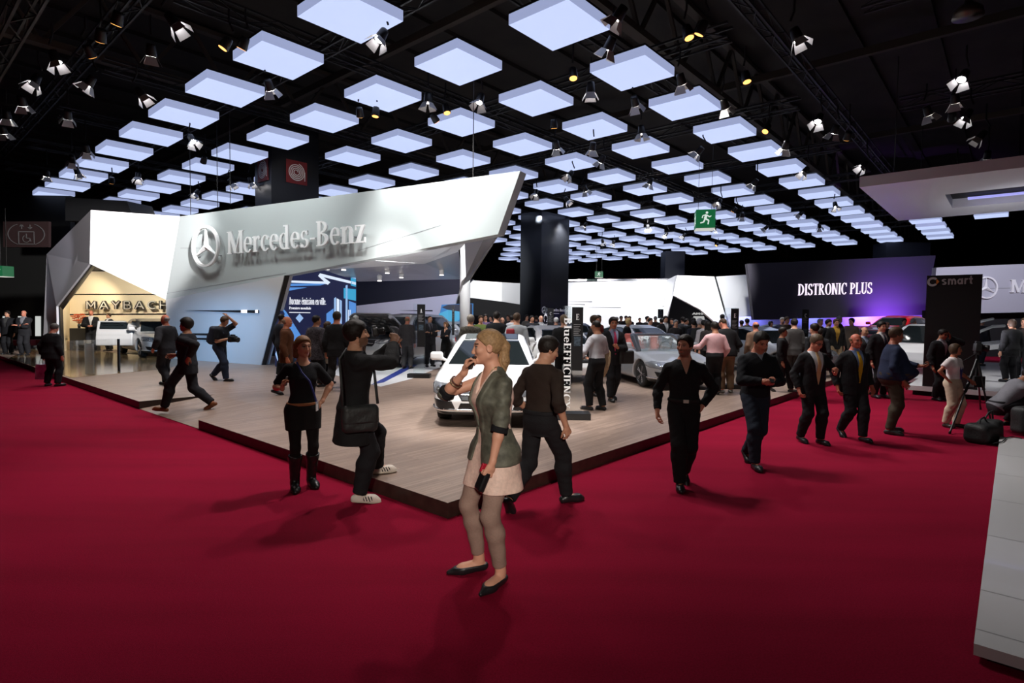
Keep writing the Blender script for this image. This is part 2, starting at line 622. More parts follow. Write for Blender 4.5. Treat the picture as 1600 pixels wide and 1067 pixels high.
        D = smin(D, el(Qm, (.040, .058, -.022), (.022, .022, .020)), .02)   # cheek
        D = smax(D, -el(Qm, (.031, .094, .004), (.019, .018, .012)), .012)  # eye socket
        D = smin(D, el(Qm, (.030, .071, .004), (.0135, .0135, .0115)), .003)
        D = smin(D, rc(Q, (0, .083, .012), (0, .1035, -.031), .0085, .0100), .012)     # nose
        D = smin(D, el(Qm, (.010, .096, -.036), (.009, .012, .008)), .006)
        D = smin(D, el(Q, (0, .082, -.057), (.023, .012, .0065)), .008)     # lips
        D = smin(D, el(Q, (0, .080, -.069), (.020, .012, .0065)), .008)
        D = smax(D, -el(Q, (0, .096, -.0625), (.022, .008, .0015)), .003)
        ear = smax(el(Qm, (.076, -.010, -.004), (.011, .021, .032)), -el(Qm, (.086, -.004, -.002), (.008, .011, .018)), .004)
        D = smin(D, ear, .008)
        return D * np.float32(s.hs), Q

    def neckd(s, P):
        r = .044 if s.fem else .056
        top = s.hc + s.Rh @ np.array([0, -.022, -.05])
        return rc(P, s.nk - s.Rt @ np.array([0, 0, .03]), top, r * 1.12, r)

    def body(s, P, fingers=True):
        Q = s.T(P)
        D = s.torso(Q, -.014 * np.clip((.50 - Q[:, 2]) / .1, 0, 1))
        for side in (-1, 1):
            D = smin(D, s.armd(P, side), .045)
            D = smin(D, s.legd(P, side), .03)
            m = s.near(P, s.arm[side]['w'] + s.arm[side]['hd'] * .08, .2)
            if m.any(): D[m] = smin(D[m], s.hand(P[m], side, fingers), .012)
            m = s.near(P, s.foot[side][0], .28)
            if m.any(): D[m] = smin(D[m], s.footd(P[m], side, -.006)[0], .02)
        D = smin(D, s.neckd(P), .035)
        m = s.near(P, s.hc, .24)
        if m.any(): D[m] = smin(D[m], s.headd(P[m])[0], .025)
        return D

    @staticmethod
    def near(P, c, r):
        q = P - np.asarray(c, np.float32)
        return np.einsum('ij,ij->i', q, q) < r * r

    def skin_col(s, P):
        c = np.tile(np.array(s.sp.get('skin', SK), np.float32), (len(P), 1))
        Q = s.Hd(P); x = np.abs(Q[:, 0]); y, z = Q[:, 1], Q[:, 2]
        m = (y > .062) & (np.abs(z + .0625) < .0125) & (x < .024)
        c[m] = c[m] * (np.array((.72, .46, .46), np.float32) if s.fem else np.array((.75, .55, .52), np.float32))
        br = np.array(s.sp.get('brow', (.03, .018, .01)), np.float32)
        m = (y > .05) & (np.abs(z - .026 - .06 * np.maximum(0, .03 - np.abs(x - .03)) + .0) < .0042) & (x > .014) & (x < .050)
        c[m] = br
        e = (y > .05) & (((x - .030) / .015) ** 2 + ((z - .004) / .0075) ** 2 < 1)
        c[e] = (.34, .30, .28)
        e2 = (y > .05) & (((x - .030) / .0075) ** 2 + ((z - .004) / .0075) ** 2 < 1)
        c[e2] = (.03, .022, .018)
        e3 = (y > .05) & (x > .014) & (x < .047) & (np.abs(z - .0115 + .35 * np.abs(x - .030) ** 1.2) < .0028)
        c[e3] = (.02, .014, .01)
        if s.sp.get('beard'):
            m = (z < -.035) & (y > .0) & (z > -.125) & ~((np.abs(z + .0625) < .010) & (x < .024))
            c[m] = c[m] * .35 + np.array(s.sp['beard'], np.float32) * .65
        return c

    def hair(s, P, st):
        Q = s.Hd(P); hs = np.float32(s.hs)
        y, z = Q[:, 1], Q[:, 2]; x = np.abs(Q[:, 0])
        t = st.get('t', .008 if st['k'] == 'pony' else .014)
        D = el(Q, (0, -.016, .032), (.075 + t, .094 + t, .088 + t))
        rough = .0015 * np.sin(Q[:, 0] * 180 + 3 * np.sin(z * 60)) * np.sin(y * 90 + z * 40)
        D = D + rough
        k = st['k']
        if k == 'short':
            D = D - .007 * np.clip((z - .03) / .06, 0, 1)
            g = np.interp(y, [-.10, -.075, -.035, -.012, .018, .034, .055, .09], [-.068, -.070, -.038, -.004, -.018, .022, .062, .080]) + (st.get('line', .018) - .018) * .5
            D = smax(D, (g - z) * .8, .008)
        elif k == 'bald':
            D = smax(D, -(-.70 * y - .25 * z - st.get('line', -.004)), .012)
            D = smax(D, z - st.get('top', .05), .015)
            D = smax(D, -(z + .055), .01)
        elif k == 'crop':
            D = smax(el(Q, (0, -.014, .030), (.0765, .0965, .0895)), (np.interp(y, [-.10, -.075, -.035, -.012, .018, .034, .055, .09], [-.060, -.062, -.034, -.004, -.010, .026, .066, .084]) - z) * .8, .006)
        else:
            cut = -(-.72 * y + .70 * z - st.get('line', -.004))
            D = smax(D, cut, .012)
            if k == 'pony':
                D = smin(D, el(Q, (0, -.098, .045), (.026, .022, .028)), .015)
                tail = rc(Q, (0, -.096, .050), (0, -.118, .0), .026, .033)
                tail = smin(tail, rc(Q, (0, -.118, .0), (.0, -.108, -.10), .033, .036), .02)
                tail = smin(tail, rc(Q, (0, -.108, -.10), (.0, -.086, -.215), .036, .020), .02)
                tail = tail + .003 * np.sin(Q[:, 0] * 330 + y * 210 + 2 * np.sin(z * 30))
                D = smin(D, tail, .012)
            elif k == 'long':
                sh = rc(np.stack([x, y, z], 1), (.062, -.035, .02), (.075, -.03, st.get('len', -.17)), .040, .030)
                sh = smin(sh, rc(Q, (0, -.085, .02), (0, -.085, st.get('len', -.17)), .05, .045), .05)
                sh = sh + .003 * np.sin(Q[:, 0] * 260 + y * 210 + 2 * np.sin(z * 40))
                D = smin(D, smax(sh, y - .03, .02), .03)
            elif k == 'bun':
                D = smin(D, el(Q, (0, -.115, .0), (.04, .034, .04)), .015)
            elif k == 'bob':
                sh = el(Q, (0, -.022, -.012), (.096, .094, .105)) + rough
                sh = smax(sh, -el(Q, (0, .09, -.03), (.066, .085, .11)), .012)
                D = smin(D, smax(sh, -(z + .095), .01), .02)
            elif k == 'curly':
                w = .007 * np.sin(Q[:, 0] * 170) * np.sin(y * 170) + .006 * np.sin(z * 150 + Q[:, 0] * 80)
                sh = el(Q, (0, -.03, .018), (.094, .098, .105)) + w
                D = smin(D, smax(sh, -el(Q, (0, .085, -.03), (.064, .075, .095)), .012), .015)
        return D * hs


def cloth_mat(c, kind='cloth'):
    key = 'cloth_%s_%d_%d_%d' % (kind, c[0] * 999, c[1] * 999, c[2] * 999)
    if kind == 'leather': return mat(key, c, .35, spec=.5)
    if kind == 'satin': return mat(key, c, .42, bump=.15, bscale=40, var=.12)
    if kind == 'metal_cloth': return mat(key, c, .62, metal=.2, bump=.12, bscale=110, var=.40, vscale=16)
    if kind == 'plaid': return mat(key, c, .9, var=.8, vscale=30)
    if kind == 'fur': return mat(key, c, .95, bump=1, bscale=120, var=.3)
    return mat(key, c, .85, bump=.25, bscale=90, var=.10, vscale=8, spec=.25)


SKIN = mat('skin', SK, .5, attr=True, spec=.4)
HAIRM = {}


def hair_mat(c):
    key = 'hair_%d_%d_%d' % (c[0] * 999, c[1] * 999, c[2] * 999)
    return mat(key, c, .55, bump=.08, bscale=160, var=.25, vscale=70, spec=.3)


BLACK = (.012, .012, .014); SUIT = (.018, .018, .022); WHITE = (.62, .62, .64); NAVY = (.016, .02, .045)
PEOPLE = []


def person(sp):
    """builds one figure; sp['px'] is the photo point under its feet"""
    base = gnd(sp['px'][0], sp['px'][1], sp.get('z', 0)) if 'px' in sp else np.array(sp['at'], float)
    if 'Y' in sp:
        p = at(sp['px'][0], sp['px'][1], sp['Y']); base = np.array([p[0], p[1], sp.get('z', 0)])
    Yd = base[1]
    h = sp.get('h') or (.0055 if Yd < 4.5 else .0078 if Yd < 9.6 else .0125 if Yd < 13 else .017 if Yd < 19 else .024)
    f = Fig(sp)
    th = R_(sp.get('a', 0)) + math.pi
    s = sp.get('Ht', 1.75 if not f.fem else 1.66) / 1.75
    if 'top' in sp:
        s = (at(sp['top'][0], sp['top'][1], Yd)[2] - base[2]) / f.nat
    # put the mean foot position on the base point
    c = (f.foot[-1][2] + f.foot[1][2]) / 2
    if sp.get('foot0'): c = f.foot[sp['foot0']][2]
    R = rotz(th) * s
    X = np.eye(4); X[:3, :3] = R; X[:3, 3] = base - R @ np.array([c[0], c[1] - .05, 0])
    f.X = X; f.h = h
    root = empty('person', base, th, sp['label'], 'person', sp.get('group'))
    f.root = root
    hh = h / s
    lo = np.array([-.75, -.75, -.04]); hi = np.array([.75, .75, 2.0])
    pts = np.array([q for side in (-1, 1) for q in (f.arm[side]['s'], f.arm[side]['e'], f.arm[side]['w'], f.arm[side]['w'] + f.arm[side]['hd'] * .2, f.leg[side][1], f.foot[side][0], f.foot[side][2], f.leg[side][0])] + [f.hc, f.pel])
    lo = pts.min(0) - .22; hi = pts.max(0) + .22; lo[2] = max(lo[2], pts[:, 2].min() - .12)
    P_ = lambda name, fn, m, col=None, lo2=None, hi2=None, label=None: sdf_part(name, fn, lo if lo2 is None else lo2, hi if hi2 is None else hi2, hh, X, m, root, col, label=label)
    near_ = Yd < 19
    P_('body', lambda P: f.body(P, hh < .013), SKIN, f.skin_col)
    if near_:
        hl, hu = f.hc - .32, f.hc + .22
        if sp.get('hair'): P_('hair', lambda P: f.hair(P, sp['hair']), hair_mat(sp['hair']['c']), None, hl, hu)
    elif sp.get('hair'):
        P_('hair', lambda P: f.hair(P, dict(sp['hair'], t=.022)), hair_mat(sp['hair']['c']), None, f.hc - .34, f.hc + .24)
    mo = max(0.0, hh - .008) * .8          # thicker cloth on coarse figures
    for ci, c in enumerate(sp['wear']):
        k = c['k']; off = c.get('off', .012) + mo * (1 + .5 * c.get('layer', 0)); m = cloth_mat(c['c'], c.get('m', 'cloth')); fold = c.get('fold', .004); ph = ci * 1.3 + Yd
        if k == 'top':
            hem = c.get('hem', -.11); ztop = c.get('ztop', .548); sl = c.get('sleeve', 'long'); v = c.get('v'); open_ = c.get('open'); fl = c.get('flare', .03)

            def fn(P, off=off, hem=hem, ztop=ztop, sl=sl, v=v, open_=open_, fl=fl, c=c, ph=ph):
                Q = f.T(P); z = Q[:, 2]; x = Q[:, 0]
                o = off + fold * wob(P, ph) * .5
                if v is not None:
                    vw = c.get('vw', .085)
                    edge = np.abs(x - c.get('vx', 0)) - vw * np.clip((z - v) / (.54 - v), 0, 1.3)
                    o = o + np.where((z > v - .02) & (Q[:, 1] > 0), .009 * np.clip((c.get('lapel', .05) - edge) / .010, 0, 1) * np.clip((z - v + .02) / .03, 0, 1), 0)
                D = f.torso(Q, o, hem, ztop, fl, .06, .008, drape=True)
                for side in (-1, 1):
                    A = f.arm[side]
                    if sl == 'none': continue
                    lo_ = .014 + mo
                    ad = f.armd(P, side, off + .002 + fold * 1.2 * wob(P, ph + side, 46))
                    if sl != 'long':
                        if sl == 'elbow': cpt = A['e'] + (A['w'] - A['e']) * c.get('cuff', .08); dr = A['w'] - A['e']
                        else: cpt = A['s'] + (A['e'] - A['s']) * c.get('cuff', .6); dr = A['e'] - A['s']
                    else: cpt = A['e'] + (A['w'] - A['e']) * c.get('cuff', .96); dr = A['w'] - A['e']
                    dr = (dr / np.linalg.norm(dr)).astype(np.float32)
                    cut = (P - cpt.astype(np.float32)) @ dr
                    if sl == 'long' or sl == 'elbow':
                        # only cut along the forearm
                        e2 = (P - A['e'].astype(np.float32)); 
                        ad = np.where(cut > -.1, smax(ad, cut, .006), ad)
                    else:
                        ad = rc(P, A['s'], A['e'], .052 * (.86 if f.fem else 1) + off + .008, .045 * (.86 if f.fem else 1) + off + .008)
                        ad = smax(ad, cut, .006)
                    D = smin(D, ad, .035)
                if c.get('legs'):
                    for side in (-1, 1): D = smin(D, smax(f.legd(P, side, off + .020) + fold * .5 * wob(P, ph, 30), hem - z, .008), .05)
                    D = smax(D, hem - z, .006)
                sh = c.get('neckcut', .066 if not f.fem else .062)
                if v is not None and c.get('collar', True):
                    co = rc(P, f.nk + f.Rt @ np.array([0, -.016, -.04]), f.nk + f.Rt @ np.array([0, -.010, .020]), sh + .016, sh + .008)
                    D = smin(D, smax(co, (P - f.nk.astype(np.float32)) @ (f.Rt @ np.array([0, -.3, .95])).astype(np.float32) - .026, .004), .012)
                nc = rc(P, f.nk - f.Rt @ np.array([0, -.012, .015]), f.nk + f.Rt @ np.array([0, .03, .10]), sh, sh + .01)
                D = smax(D, -nc, .008)
                if v is not None:
                    wedge = np.maximum(edge, np.maximum(v - z, -Q[:, 1] + .0)) * .8
                    D = smax(D, -wedge, .006)
                if open_ is not None:
                    gx, gw, gf = open_      # the front hangs open: centre, half gap, widening towards the hem
                    g = np.maximum(np.abs(x - gx) - gw - gf * np.maximum(v - z, 0), np.maximum(z - v - .02, -Q[:, 1] + .0)) * .9
                    D = smax(D, -g, .006)
                return D
            P_(c.get('n', 'jacket'), fn, m, None, label=c.get('label'))
        elif k == 'shirt':     # what shows between lapels
            def fn(P, off=off, c=c):
                Q = f.T(P)
                D = f.torso(Q, off, c.get('hem', .0), .55, 0, 0, .008)
                r = (.058 if not f.fem else .048) + mo
                co = rc(P, f.nk + f.Rt @ np.array([0, -.006, -.02]), f.nk + f.Rt @ np.array([0, .012, .035]), r + .012, r + .008)
                Qn = P - f.nk.astype(np.float32)
                co = smax(co, Qn @ (f.Rt @ np.array([0, -.35, .94])).astype(np.float32) - .028, .004)
                if c.get('ring', True): D = smin(D, co, .015)
                if c.get('gap'):
                    e_ = np.abs(Q[:, 0]) - c['gap'] * np.clip((Q[:, 2] - c.get('gz', .38)) / .16, 0, 1.4); D = smax(D, -np.maximum(e_, np.maximum(c.get('gz', .38) - Q[:, 2], -Q[:, 1])) * .8, .005)
                return D
            P_(c.get('n', 'shirt'), fn, m, None, label=c.get('label'))
        elif k == 'tie':
            def fn(P, off=off, c=c):
                Q = f.T(P); z = Q[:, 2]
                D = np.abs(f.torso(Q, off + .008 + mo, -.2, .60, 0, 0, .004)) - max(.006, hh * .62)
                w = np.interp(z, [c.get('end', .02), c.get('end', .02) + .04, .40, .50, .54], [.0, .046, .030, .022, .022]) + mo * .5
                return np.maximum(np.maximum(D, np.abs(Q[:, 0]) - w), np.maximum(-Q[:, 1], np.maximum(c.get('end', .02) - z, z - .535)))
            P_('tie', fn, m)
        elif k == 'trousers':
            hem = c.get('hem', .95); wd = c.get('wide', .012)

            def fn(P, off=off, hem=hem, wd=wd, c=c, ph=ph):
                Q = (P - f.pel.astype(np.float32)) @ f.hipR.astype(np.float32)
                D = f.torso(Q, off + .004, -.15, c.get('waist', .10), 0, 0, .012)
                for side in (-1, 1):
                    fo = fold * wob(P, ph + side, 40)
                    l = f.legd(P, side, off + .004, hem, off + wd + 0.0, off + wd) + fo * .8
                    hj, kk, a = f.leg[side]
                    dr = (a - kk) / np.linalg.norm(a - kk); cp = kk + (a - kk) * hem
                    cut = (P - (cp + dr * .02).astype(np.float32)) @ dr.astype(np.float32)
                    l = np.where(P[:, 2] < kk[2] + .05, smax(l, cut, .006), l)
                    D = smin(D, l, .02)
                return D
            P_(c.get('n', 'trousers'), fn, m, None, label=c.get('label'))
        elif k == 'skirt':
            def fn(P, off=off, c=c, ph=ph):
                Q = (P - f.pel.astype(np.float32)) @ f.hipR.astype(np.float32)
                D = f.torso(Q, off + fold * .6 * wob(P, ph, 30), c.get('hem', -.32), c.get('waist', .10), c.get('flare', .12), c.get('fz', -.03), .008, drape=True)
                for side in (-1, 1): D = smin(D, smax(f.legd(P, side, off + .012) + fold * .5 * wob(P, ph, 30), c.get('hem', -.32) - Q[:, 2], .008), .05)
                return smax(D, c.get('hem', -.32) - Q[:, 2], .006)
            P_(c.get('n', 'skirt'), fn, m, None, label=c.get('label'))
        elif k == 'belt':
            def fn(P, off=off, c=c):
                Q = (P - f.pel.astype(np.float32)) @ f.hipR.astype(np.float32)
                return f.torso(Q, off + .006, c.get('z', .075) - .018, c.get('z', .075) + .018, 0, 0, .004)
            P_('belt', fn, m)
        elif k == 'shoes':
            for side in (-1, 1):
                a, Rf, ball = f.foot[side]
                low = c.get('low', 0)

                def fn(P, side=side, off=off, c=c):
                    D, Q = f.footd(P, side, c.get('o', .004) + mo * .6, c.get('pointy', 0))
                    top = c.get('top', .075)
                    D = smax(D, Q[:, 2] - top - c.get('slope', .0) * np.maximum(-Q[:, 1] - .05, 0), .006)
                    if c.get('flat'):      # open ballet flat: skin shows over the instep
                        D = smax(D, -el(Q, (0, -.045, .075), (.036, .075, .040)), .004)
                    return D
                P_('shoe', fn, [m], None, a - .3, a + .3, label=c.get('label'))
                if c.get('sole'):
                    def fs(P, side=side):
                        D, Q = f.footd(P, side, .010 + mo * .6, c.get('pointy', 0))
                        return smax(D, Q[:, 2] - .018 - mo, .003)
                    P_('sole', fs, cloth_mat(c['sole']), None, a - .3, a + .3, label='pale sole')
                if c.get('stripes'):
                    def ft(P, side=side):
                        D, Q = f.footd(P, side, .008, 0)
                        w = np.abs(((Q[:, 1] + .0 + .45 * (Q[:, 2])) / .026) % 1 - .5) * .026 - .0065
                        return np.maximum(np.maximum(D, w), np.maximum(np.abs(Q[:, 1] + .045) - .045, np.maximum(.02 - Q[:, 2], Q[:, 2] - .07)))
                    P_('stripe', ft, cloth_mat(c['stripes']), None, a - .3, a + .3, label='dark stripes')
        elif k == 'boots':
            for side in (-1, 1):
                hj, kk, a = f.leg[side]

                def fn(P, side=side, off=off, kk=kk, a=a):
                    D, Q = f.footd(P, side, .008, .01)
                    l = f.legd(P, side, .014) + .003 * wob(P, side, 60)
                    tp = kk + (a - kk) * .22
                    dr = (a - kk) / np.linalg.norm(a - kk)
                    l = smax(l, -((P - tp.astype(np.float32)) @ dr.astype(np.float32)), .006)
                    return smin(D, l, .03)
                P_('boot', fn, m, None, np.minimum(a, kk) - .3, np.maximum(a, kk) + .3)
        elif k == 'cuffs':
            for side in (-1, 1):
                A = f.arm[side]

                def fn(P, A=A, c=c):
                    t0, t1 = c.get('t', (.0, .12))
                    a_, b_ = A['e'] + (A['w'] - A['e']) * t0, A['e'] + (A['w'] - A['e']) * t1
                    D = rc(P, a_, b_, c.get('r', .056), c.get('r', .056)) + .004 * wob(P, 2, 70)
                    d = A['d'].astype(np.float32)
                    return smax(smax(D, (P - b_.astype(np.float32)) @ d, .005), -((P - a_.astype(np.float32)) @ d + .0), .005)
                P_('cuff', fn, m, None, A['e'] - .25, A['e'] + .25, label=c.get('label'))
    PEOPLE.append((sp, f, root))
    return f


def local(f, p):
    """a point of a figure's own frame in the world"""
    return f.X[:3, :3] @ np.asarray(p, float) + f.X[:3, 3]
# ------------------------------------------------------------------ lettering (own glyph shapes)
def _arc(cx, cy, rx, ry, a0, a1, tx, ty, n=14):
    """ring piece; thickness tx at the sides, ty at top and bottom"""
    P = []
    for i in range(n + 1):
        a = R_(a0 + (a1 - a0) * i / n); c, s = math.cos(a), math.sin(a)
        P.append(((cx + rx * c, cy + ry * s), (cx + (rx - tx) * c, cy + (ry - ty) * s)))
    return [[P[i][0], P[i + 1][0], P[i + 1][1], P[i][1]] for i in range(n)]


def _re(x0, y0, x1, y1): return [[(x0, y0), (x1, y0), (x1, y1), (x0, y1)]]


def _ba(x0, y0, x1, y1, w): return [[(x0 - w / 2, y0), (x0 + w / 2, y0), (x1 + w / 2, y1), (x1 - w / 2, y1)]]


S_, H_, T_ = .15, .055, .05       # stem, hairline, serif thickness


def _stem(x, y0, y1, b=1, t=1, s=.055):
    o = _re(x, y0, x + S_, y1)
    if b: o += _re(x - s, y0, x + S_ + s, y0 + T_)
    if t == 1: o += _re(x - s, y1 - T_, x + S_ + s, y1)
    if t == 2: o += [[(x - s - .02, y1 - T_ * 1.6), (x, y1 - T_ * 1.8), (x + .02, y1), (x - s - .02, y1 - T_ * .6)]]
    return o


def serif(ch):
    X = .68     # x height
    if ch == 'M': return _stem(.06, 0, 1, s=.06) + _ba(.17, 1, .47, .02, .15) + _ba(.47, .02, .74, 1, .06) + _stem(.72, 0, 1, s=.06), .93
    if ch == 'D': return _stem(.06, 0, 1) + _arc(.18, .5, .44, .5, -90, 90, .15, .055), .70
    if ch == 'I': return _stem(.06, 0, 1), .30
    if ch == 'S': return _arc(.27, .74, .22, .26, 20, 270, .13, .06) + _arc(.27, .25, .25, .27, -160, 90, .14, .06) + _re(.40, .72, .44, .98) + _re(.02, .02, .06, .28), .56
    if ch == 'T': return _stem(.20, 0, 1, 1, 0) + _re(.02, .94, .53, 1) + _re(.02, .78, .06, 1) + _re(.49, .78, .53, 1), .58
    if ch == 'R': return _stem(.06, 0, 1) + _arc(.18, .75, .32, .25, -90, 90, .14, .055) + _ba(.28, .5, .54, 0, .14) + _re(.44, 0, .64, T_), .66
    if ch == 'O': return _arc(.34, .5, .32, .52, 0, 360, .15, .055, 26), .70
    if ch == 'N': return _stem(.05, 0, 1, 1, 1, .05) + _ba(.14, 1, .52, 0, .14) + _re(.50, 0, .56, 1) + _re(.42, .95, .63, 1), .68
    if ch == 'C': return _arc(.33, .5, .31, .52, 45, 318, .15, .055, 20) + _re(.52, .68, .56, 1), .62
    if ch == 'P': return _stem(.06, 0, 1) + _arc(.18, .72, .34, .28, -90, 90, .14, .055), .58
    if ch == 'L': return _stem(.06, 0, 1) + _re(.06, 0, .50, T_) + _re(.46, 0, .50, .26), .54
    if ch == 'U': return _re(.10, .25, .25, 1) + _re(.03, .95, .32, 1) + _arc(.34, .27, .24, .28, 180, 360, .14, .07) + _re(.52, .25, .58, 1) + _re(.45, .95, .65, 1), .68
    if ch == 'B': return _stem(.06, 0, 1) + _arc(.18, .755, .32, .245, -90, 90, .14, .055) + _arc(.18, .265, .37, .265, -90, 90, .15, .055), .62
    if ch == 'A': return _ba(.50, 0, .33, 1, .15) + _ba(.10, 0, .31, 1, .06) + _re(.17, .3, .46, .35) + _re(.0, 0, .22, T_) + _re(.38, 0, .64, T_), .66
    if ch == 'E': return _stem(.06, 0, 1) + _re(.06, 0, .52, T_) + _re(.48, 0, .52, .26) + _re(.06, .95, .50, 1) + _re(.46, .78, .50, 1) + _re(.2, .48, .40, .53) + _re(.37, .38, .41, .63), .58
    if ch == 'F': return _stem(.06, 0, 1) + _re(.06, .95, .50, 1) + _re(.46, .76, .50, 1) + _re(.2, .48, .40, .53) + _re(.37, .38, .41, .63), .55
    if ch == 'Y': return _stem(.22, 0, .46, 1, 0) + _ba(.29, .40, .09, 1, .14) + _ba(.30, .42, .50, 1, .06) + _re(-.02, .95, .22, 1) + _re(.40, .95, .60, 1), .6
    if ch == 'e': return _arc(.25, .34, .23, .35, 0, 320, .13, .05, 18) + _re(.08, .36, .47, .41), .50
    if ch == 'é': return serif('e')[0] + _ba(.24, .78, .36, .98, .10), .50
    if ch == 'r': return _stem(.07, 0, X, 1, 2) + _arc(.34, .50, .17, .19, 70, 170, .10, .07) + _arc(.36, .58, .06, .07, 0, 360, .06, .07), .44
    if ch == 'c': return _arc(.25, .34, .23, .35, 50, 318, .13, .05, 16) + _arc(.37, .54, .06, .07, 0, 360, .06, .07), .46
    if ch == 'd': return _arc(.26, .34, .24, .35, 60, 300, .13, .05) + _re(.34, 0, .48, 1) + _re(.24, .95, .48, 1) + _re(.48, 0, .56, T_), .58
    if ch == 's': return _arc(.21, .50, .17, .19, 20, 270, .10, .05) + _arc(.21, .18, .19, .19, -160, 90, .11, .05) + _re(.31, .5, .35, .68) + _re(.02, .01, .06, .2), .44
    if ch == '-': return _re(.04, .29, .30, .37), .34
    if ch == 'n': return _stem(.07, 0, X, 1, 2) + _arc(.33, .42, .20, .27, 0, 150, .13, .06) + _stem(.38, 0, .44, 1, 0), .62
    if ch == 'z': return _re(.04, 0, .44, .055) + _re(.04, X - .055, .44, X) + _ba(.13, .03, .36, X - .03, .14) + _re(.41, 0, .45, .2) + _re(.03, .5, .07, X), .48
    if ch == 'u': return _re(.07, .2, .21, X) + _re(.0, X - .05, .1, X) + _arc(.27, .22, .20, .23, 180, 330, .13, .06) + _re(.38, 0, .52, X) + _re(.52, 0, .58, T_) + _re(.3, X - .05, .4, X), .62
    if ch == 'm': return serif('n')[0] + _arc(.65, .42, .20, .27, 0, 150, .13, .06) + _stem(.70, 0, .44, 1, 0), .94
    if ch == 'i': return _stem(.07, 0, X, 1, 2) + _arc(.145, .87, .085, .085, 0, 360, .085, .085), .30
    if ch == 'o': return _arc(.26, .34, .24, .35, 0, 360, .13, .05, 20), .54
    if ch == 'v': return _ba(.09, X, .27, 0, .13) + _ba(.46, X, .28, 0, .055) + _re(-.01, X - .05, .22, X) + _re(.36, X - .05, .55, X), .55
    if ch == 'l': return _stem(.07, 0, 1, 1, 2), .30
    if ch == 't': return _re(.1, .08, .24, .88) + _re(.0, X - .06, .36, X) + _arc(.27, .14, .17, .15, 180, 320, .12, .06), .4
    if ch == 'a': return _arc(.22, .2, .2, .21, 60, 300, .12, .05) + _re(.29, 0, .42, .5) + _arc(.24, .48, .18, .21, 0, 160, .12, .05) + _re(.42, 0, .5, T_), .52
    if ch == '.': return _arc(.12, .08, .08, .08, 0, 360, .08, .08), .24
    if ch == ' ': return [], .30
    return _re(.05, 0, .3, .6), .36


def _q(x0, y0, x1, y1, w):
    """stroke between two points"""
    dx, dy = x1 - x0, y1 - y0; L = math.hypot(dx, dy) or 1; nx, ny = -dy / L * w / 2, dx / L * w / 2
    return [[(x0 + nx, y0 + ny), (x0 - nx, y0 - ny), (x1 - nx, y1 - ny), (x1 + nx, y1 + ny)]]


def sans(ch, w=.15):
    """plain rounded capitals and small letters"""
    X = .7
    P = lambda *p: sum((_q(*p[i], *p[i + 1], w) for i in range(len(p) - 1)), [])
    if ch == 'M': return P((.08, 0), (.08, .94), (.46, .25), (.84, .94), (.84, 0)), .96
    if ch == 'A': return P((.02, 0), (.42, .94), (.82, 0)) + P((.18, .32), (.66, .32)), .88
    if ch == 'Y': return P((.02, .96), (.38, .46), (.74, .96)) + P((.38, .46), (.38, 0)), .80
    if ch == 'B': return P((.08, 0), (.08, .96)) + _arc(.40, .73, .27, .27, -90, 90, w, w) + _arc(.42, .25, .32, .28, -90, 90, w, w) + _re(.08, .46, .42, .46 + w) + _re(.08, 0, .42, w * .9) + _re(.08, 1 - w, .4, 1), .82
    if ch == 'C': return _arc(.48, .5, .46, .5, 45, 315, w, w, 20), .86
    if ch == 'H': return P((.08, 0), (.08, 1)) + P((.74, 0), (.74, 1)) + _re(.08, .43, .74, .43 + w), .86
    if ch == 'G': return _arc(.48, .5, .46, .5, 45, 330, w, w, 20) + _re(.5, .38, .94, .38 + w), .98
    if ch == 's': return _arc(.30, .52, .28, .19, 30, 270, w, w * .85) + _arc(.30, .19, .28, .20, -150, 90, w, w * .85), .66
    if ch == 'm': return _re(.04, 0, .04 + w, X) + _arc(.30, .40, .26, .31, 0, 180, w, w) + _re(.41, 0, .41 + w, .42) + _arc(.67, .40, .26, .31, 0, 180, w, w) + _re(.78, 0, .78 + w, .42), 1.02
    if ch == 'a': return _arc(.32, .34, .30, .35, 0, 360, w, w, 20) + _re(.48, 0, .48 + w, X), .72
    if ch == 'r': return _re(.04, 0, .04 + w, X) + _arc(.34, .36, .30, .34, 60, 180, w, w), .50
    if ch == 't': return _re(.12, .1, .12 + w, .95) + _re(.0, X - w, .42, X) + _arc(.34, .2, .22, .2, 180, 290, w, w), .48
    return [], .3


def text_width(t, font, track=0.0): return sum(font(c)[1] + track for c in t) - track


def text(mb, t, O, ex, ey, ez, h, width=None, depth=.02, font=serif, track=0.0):
    """extruded letters: O start of the baseline, ex along, ey up, ez towards the viewer, h cap height"""
    O, ex, ey, ez = (np.asarray(v, float) for v in (O, ex, ey, ez))
    sx = h if width is None else width / text_width(t, font, track)
    x = 0.0; kk = 0
    for c in t:
        polys, adv = font(c)
        for p in polys:
            kk = (kk + 1) % 23; dz = depth + .0002 * kk * min(1, depth / .03)
            a = sum(p[i][0] * p[(i + 1) % len(p)][1] - p[(i + 1) % len(p)][0] * p[i][1] for i in range(len(p)))
            if a < 0: p = p[::-1]
            P = [O + ex * ((x + q[0]) * sx) + ey * (q[1] * h) for q in p]
            n = len(P)
            Fc = [tuple(range(n, 2 * n)), tuple(range(n - 1, -1, -1))] + [(i, (i + 1) % n, (i + 1) % n + n, i + n) for i in range(n)]
            mb.add(P + [q + ez * dz for q in P], Fc)
        x += adv + track


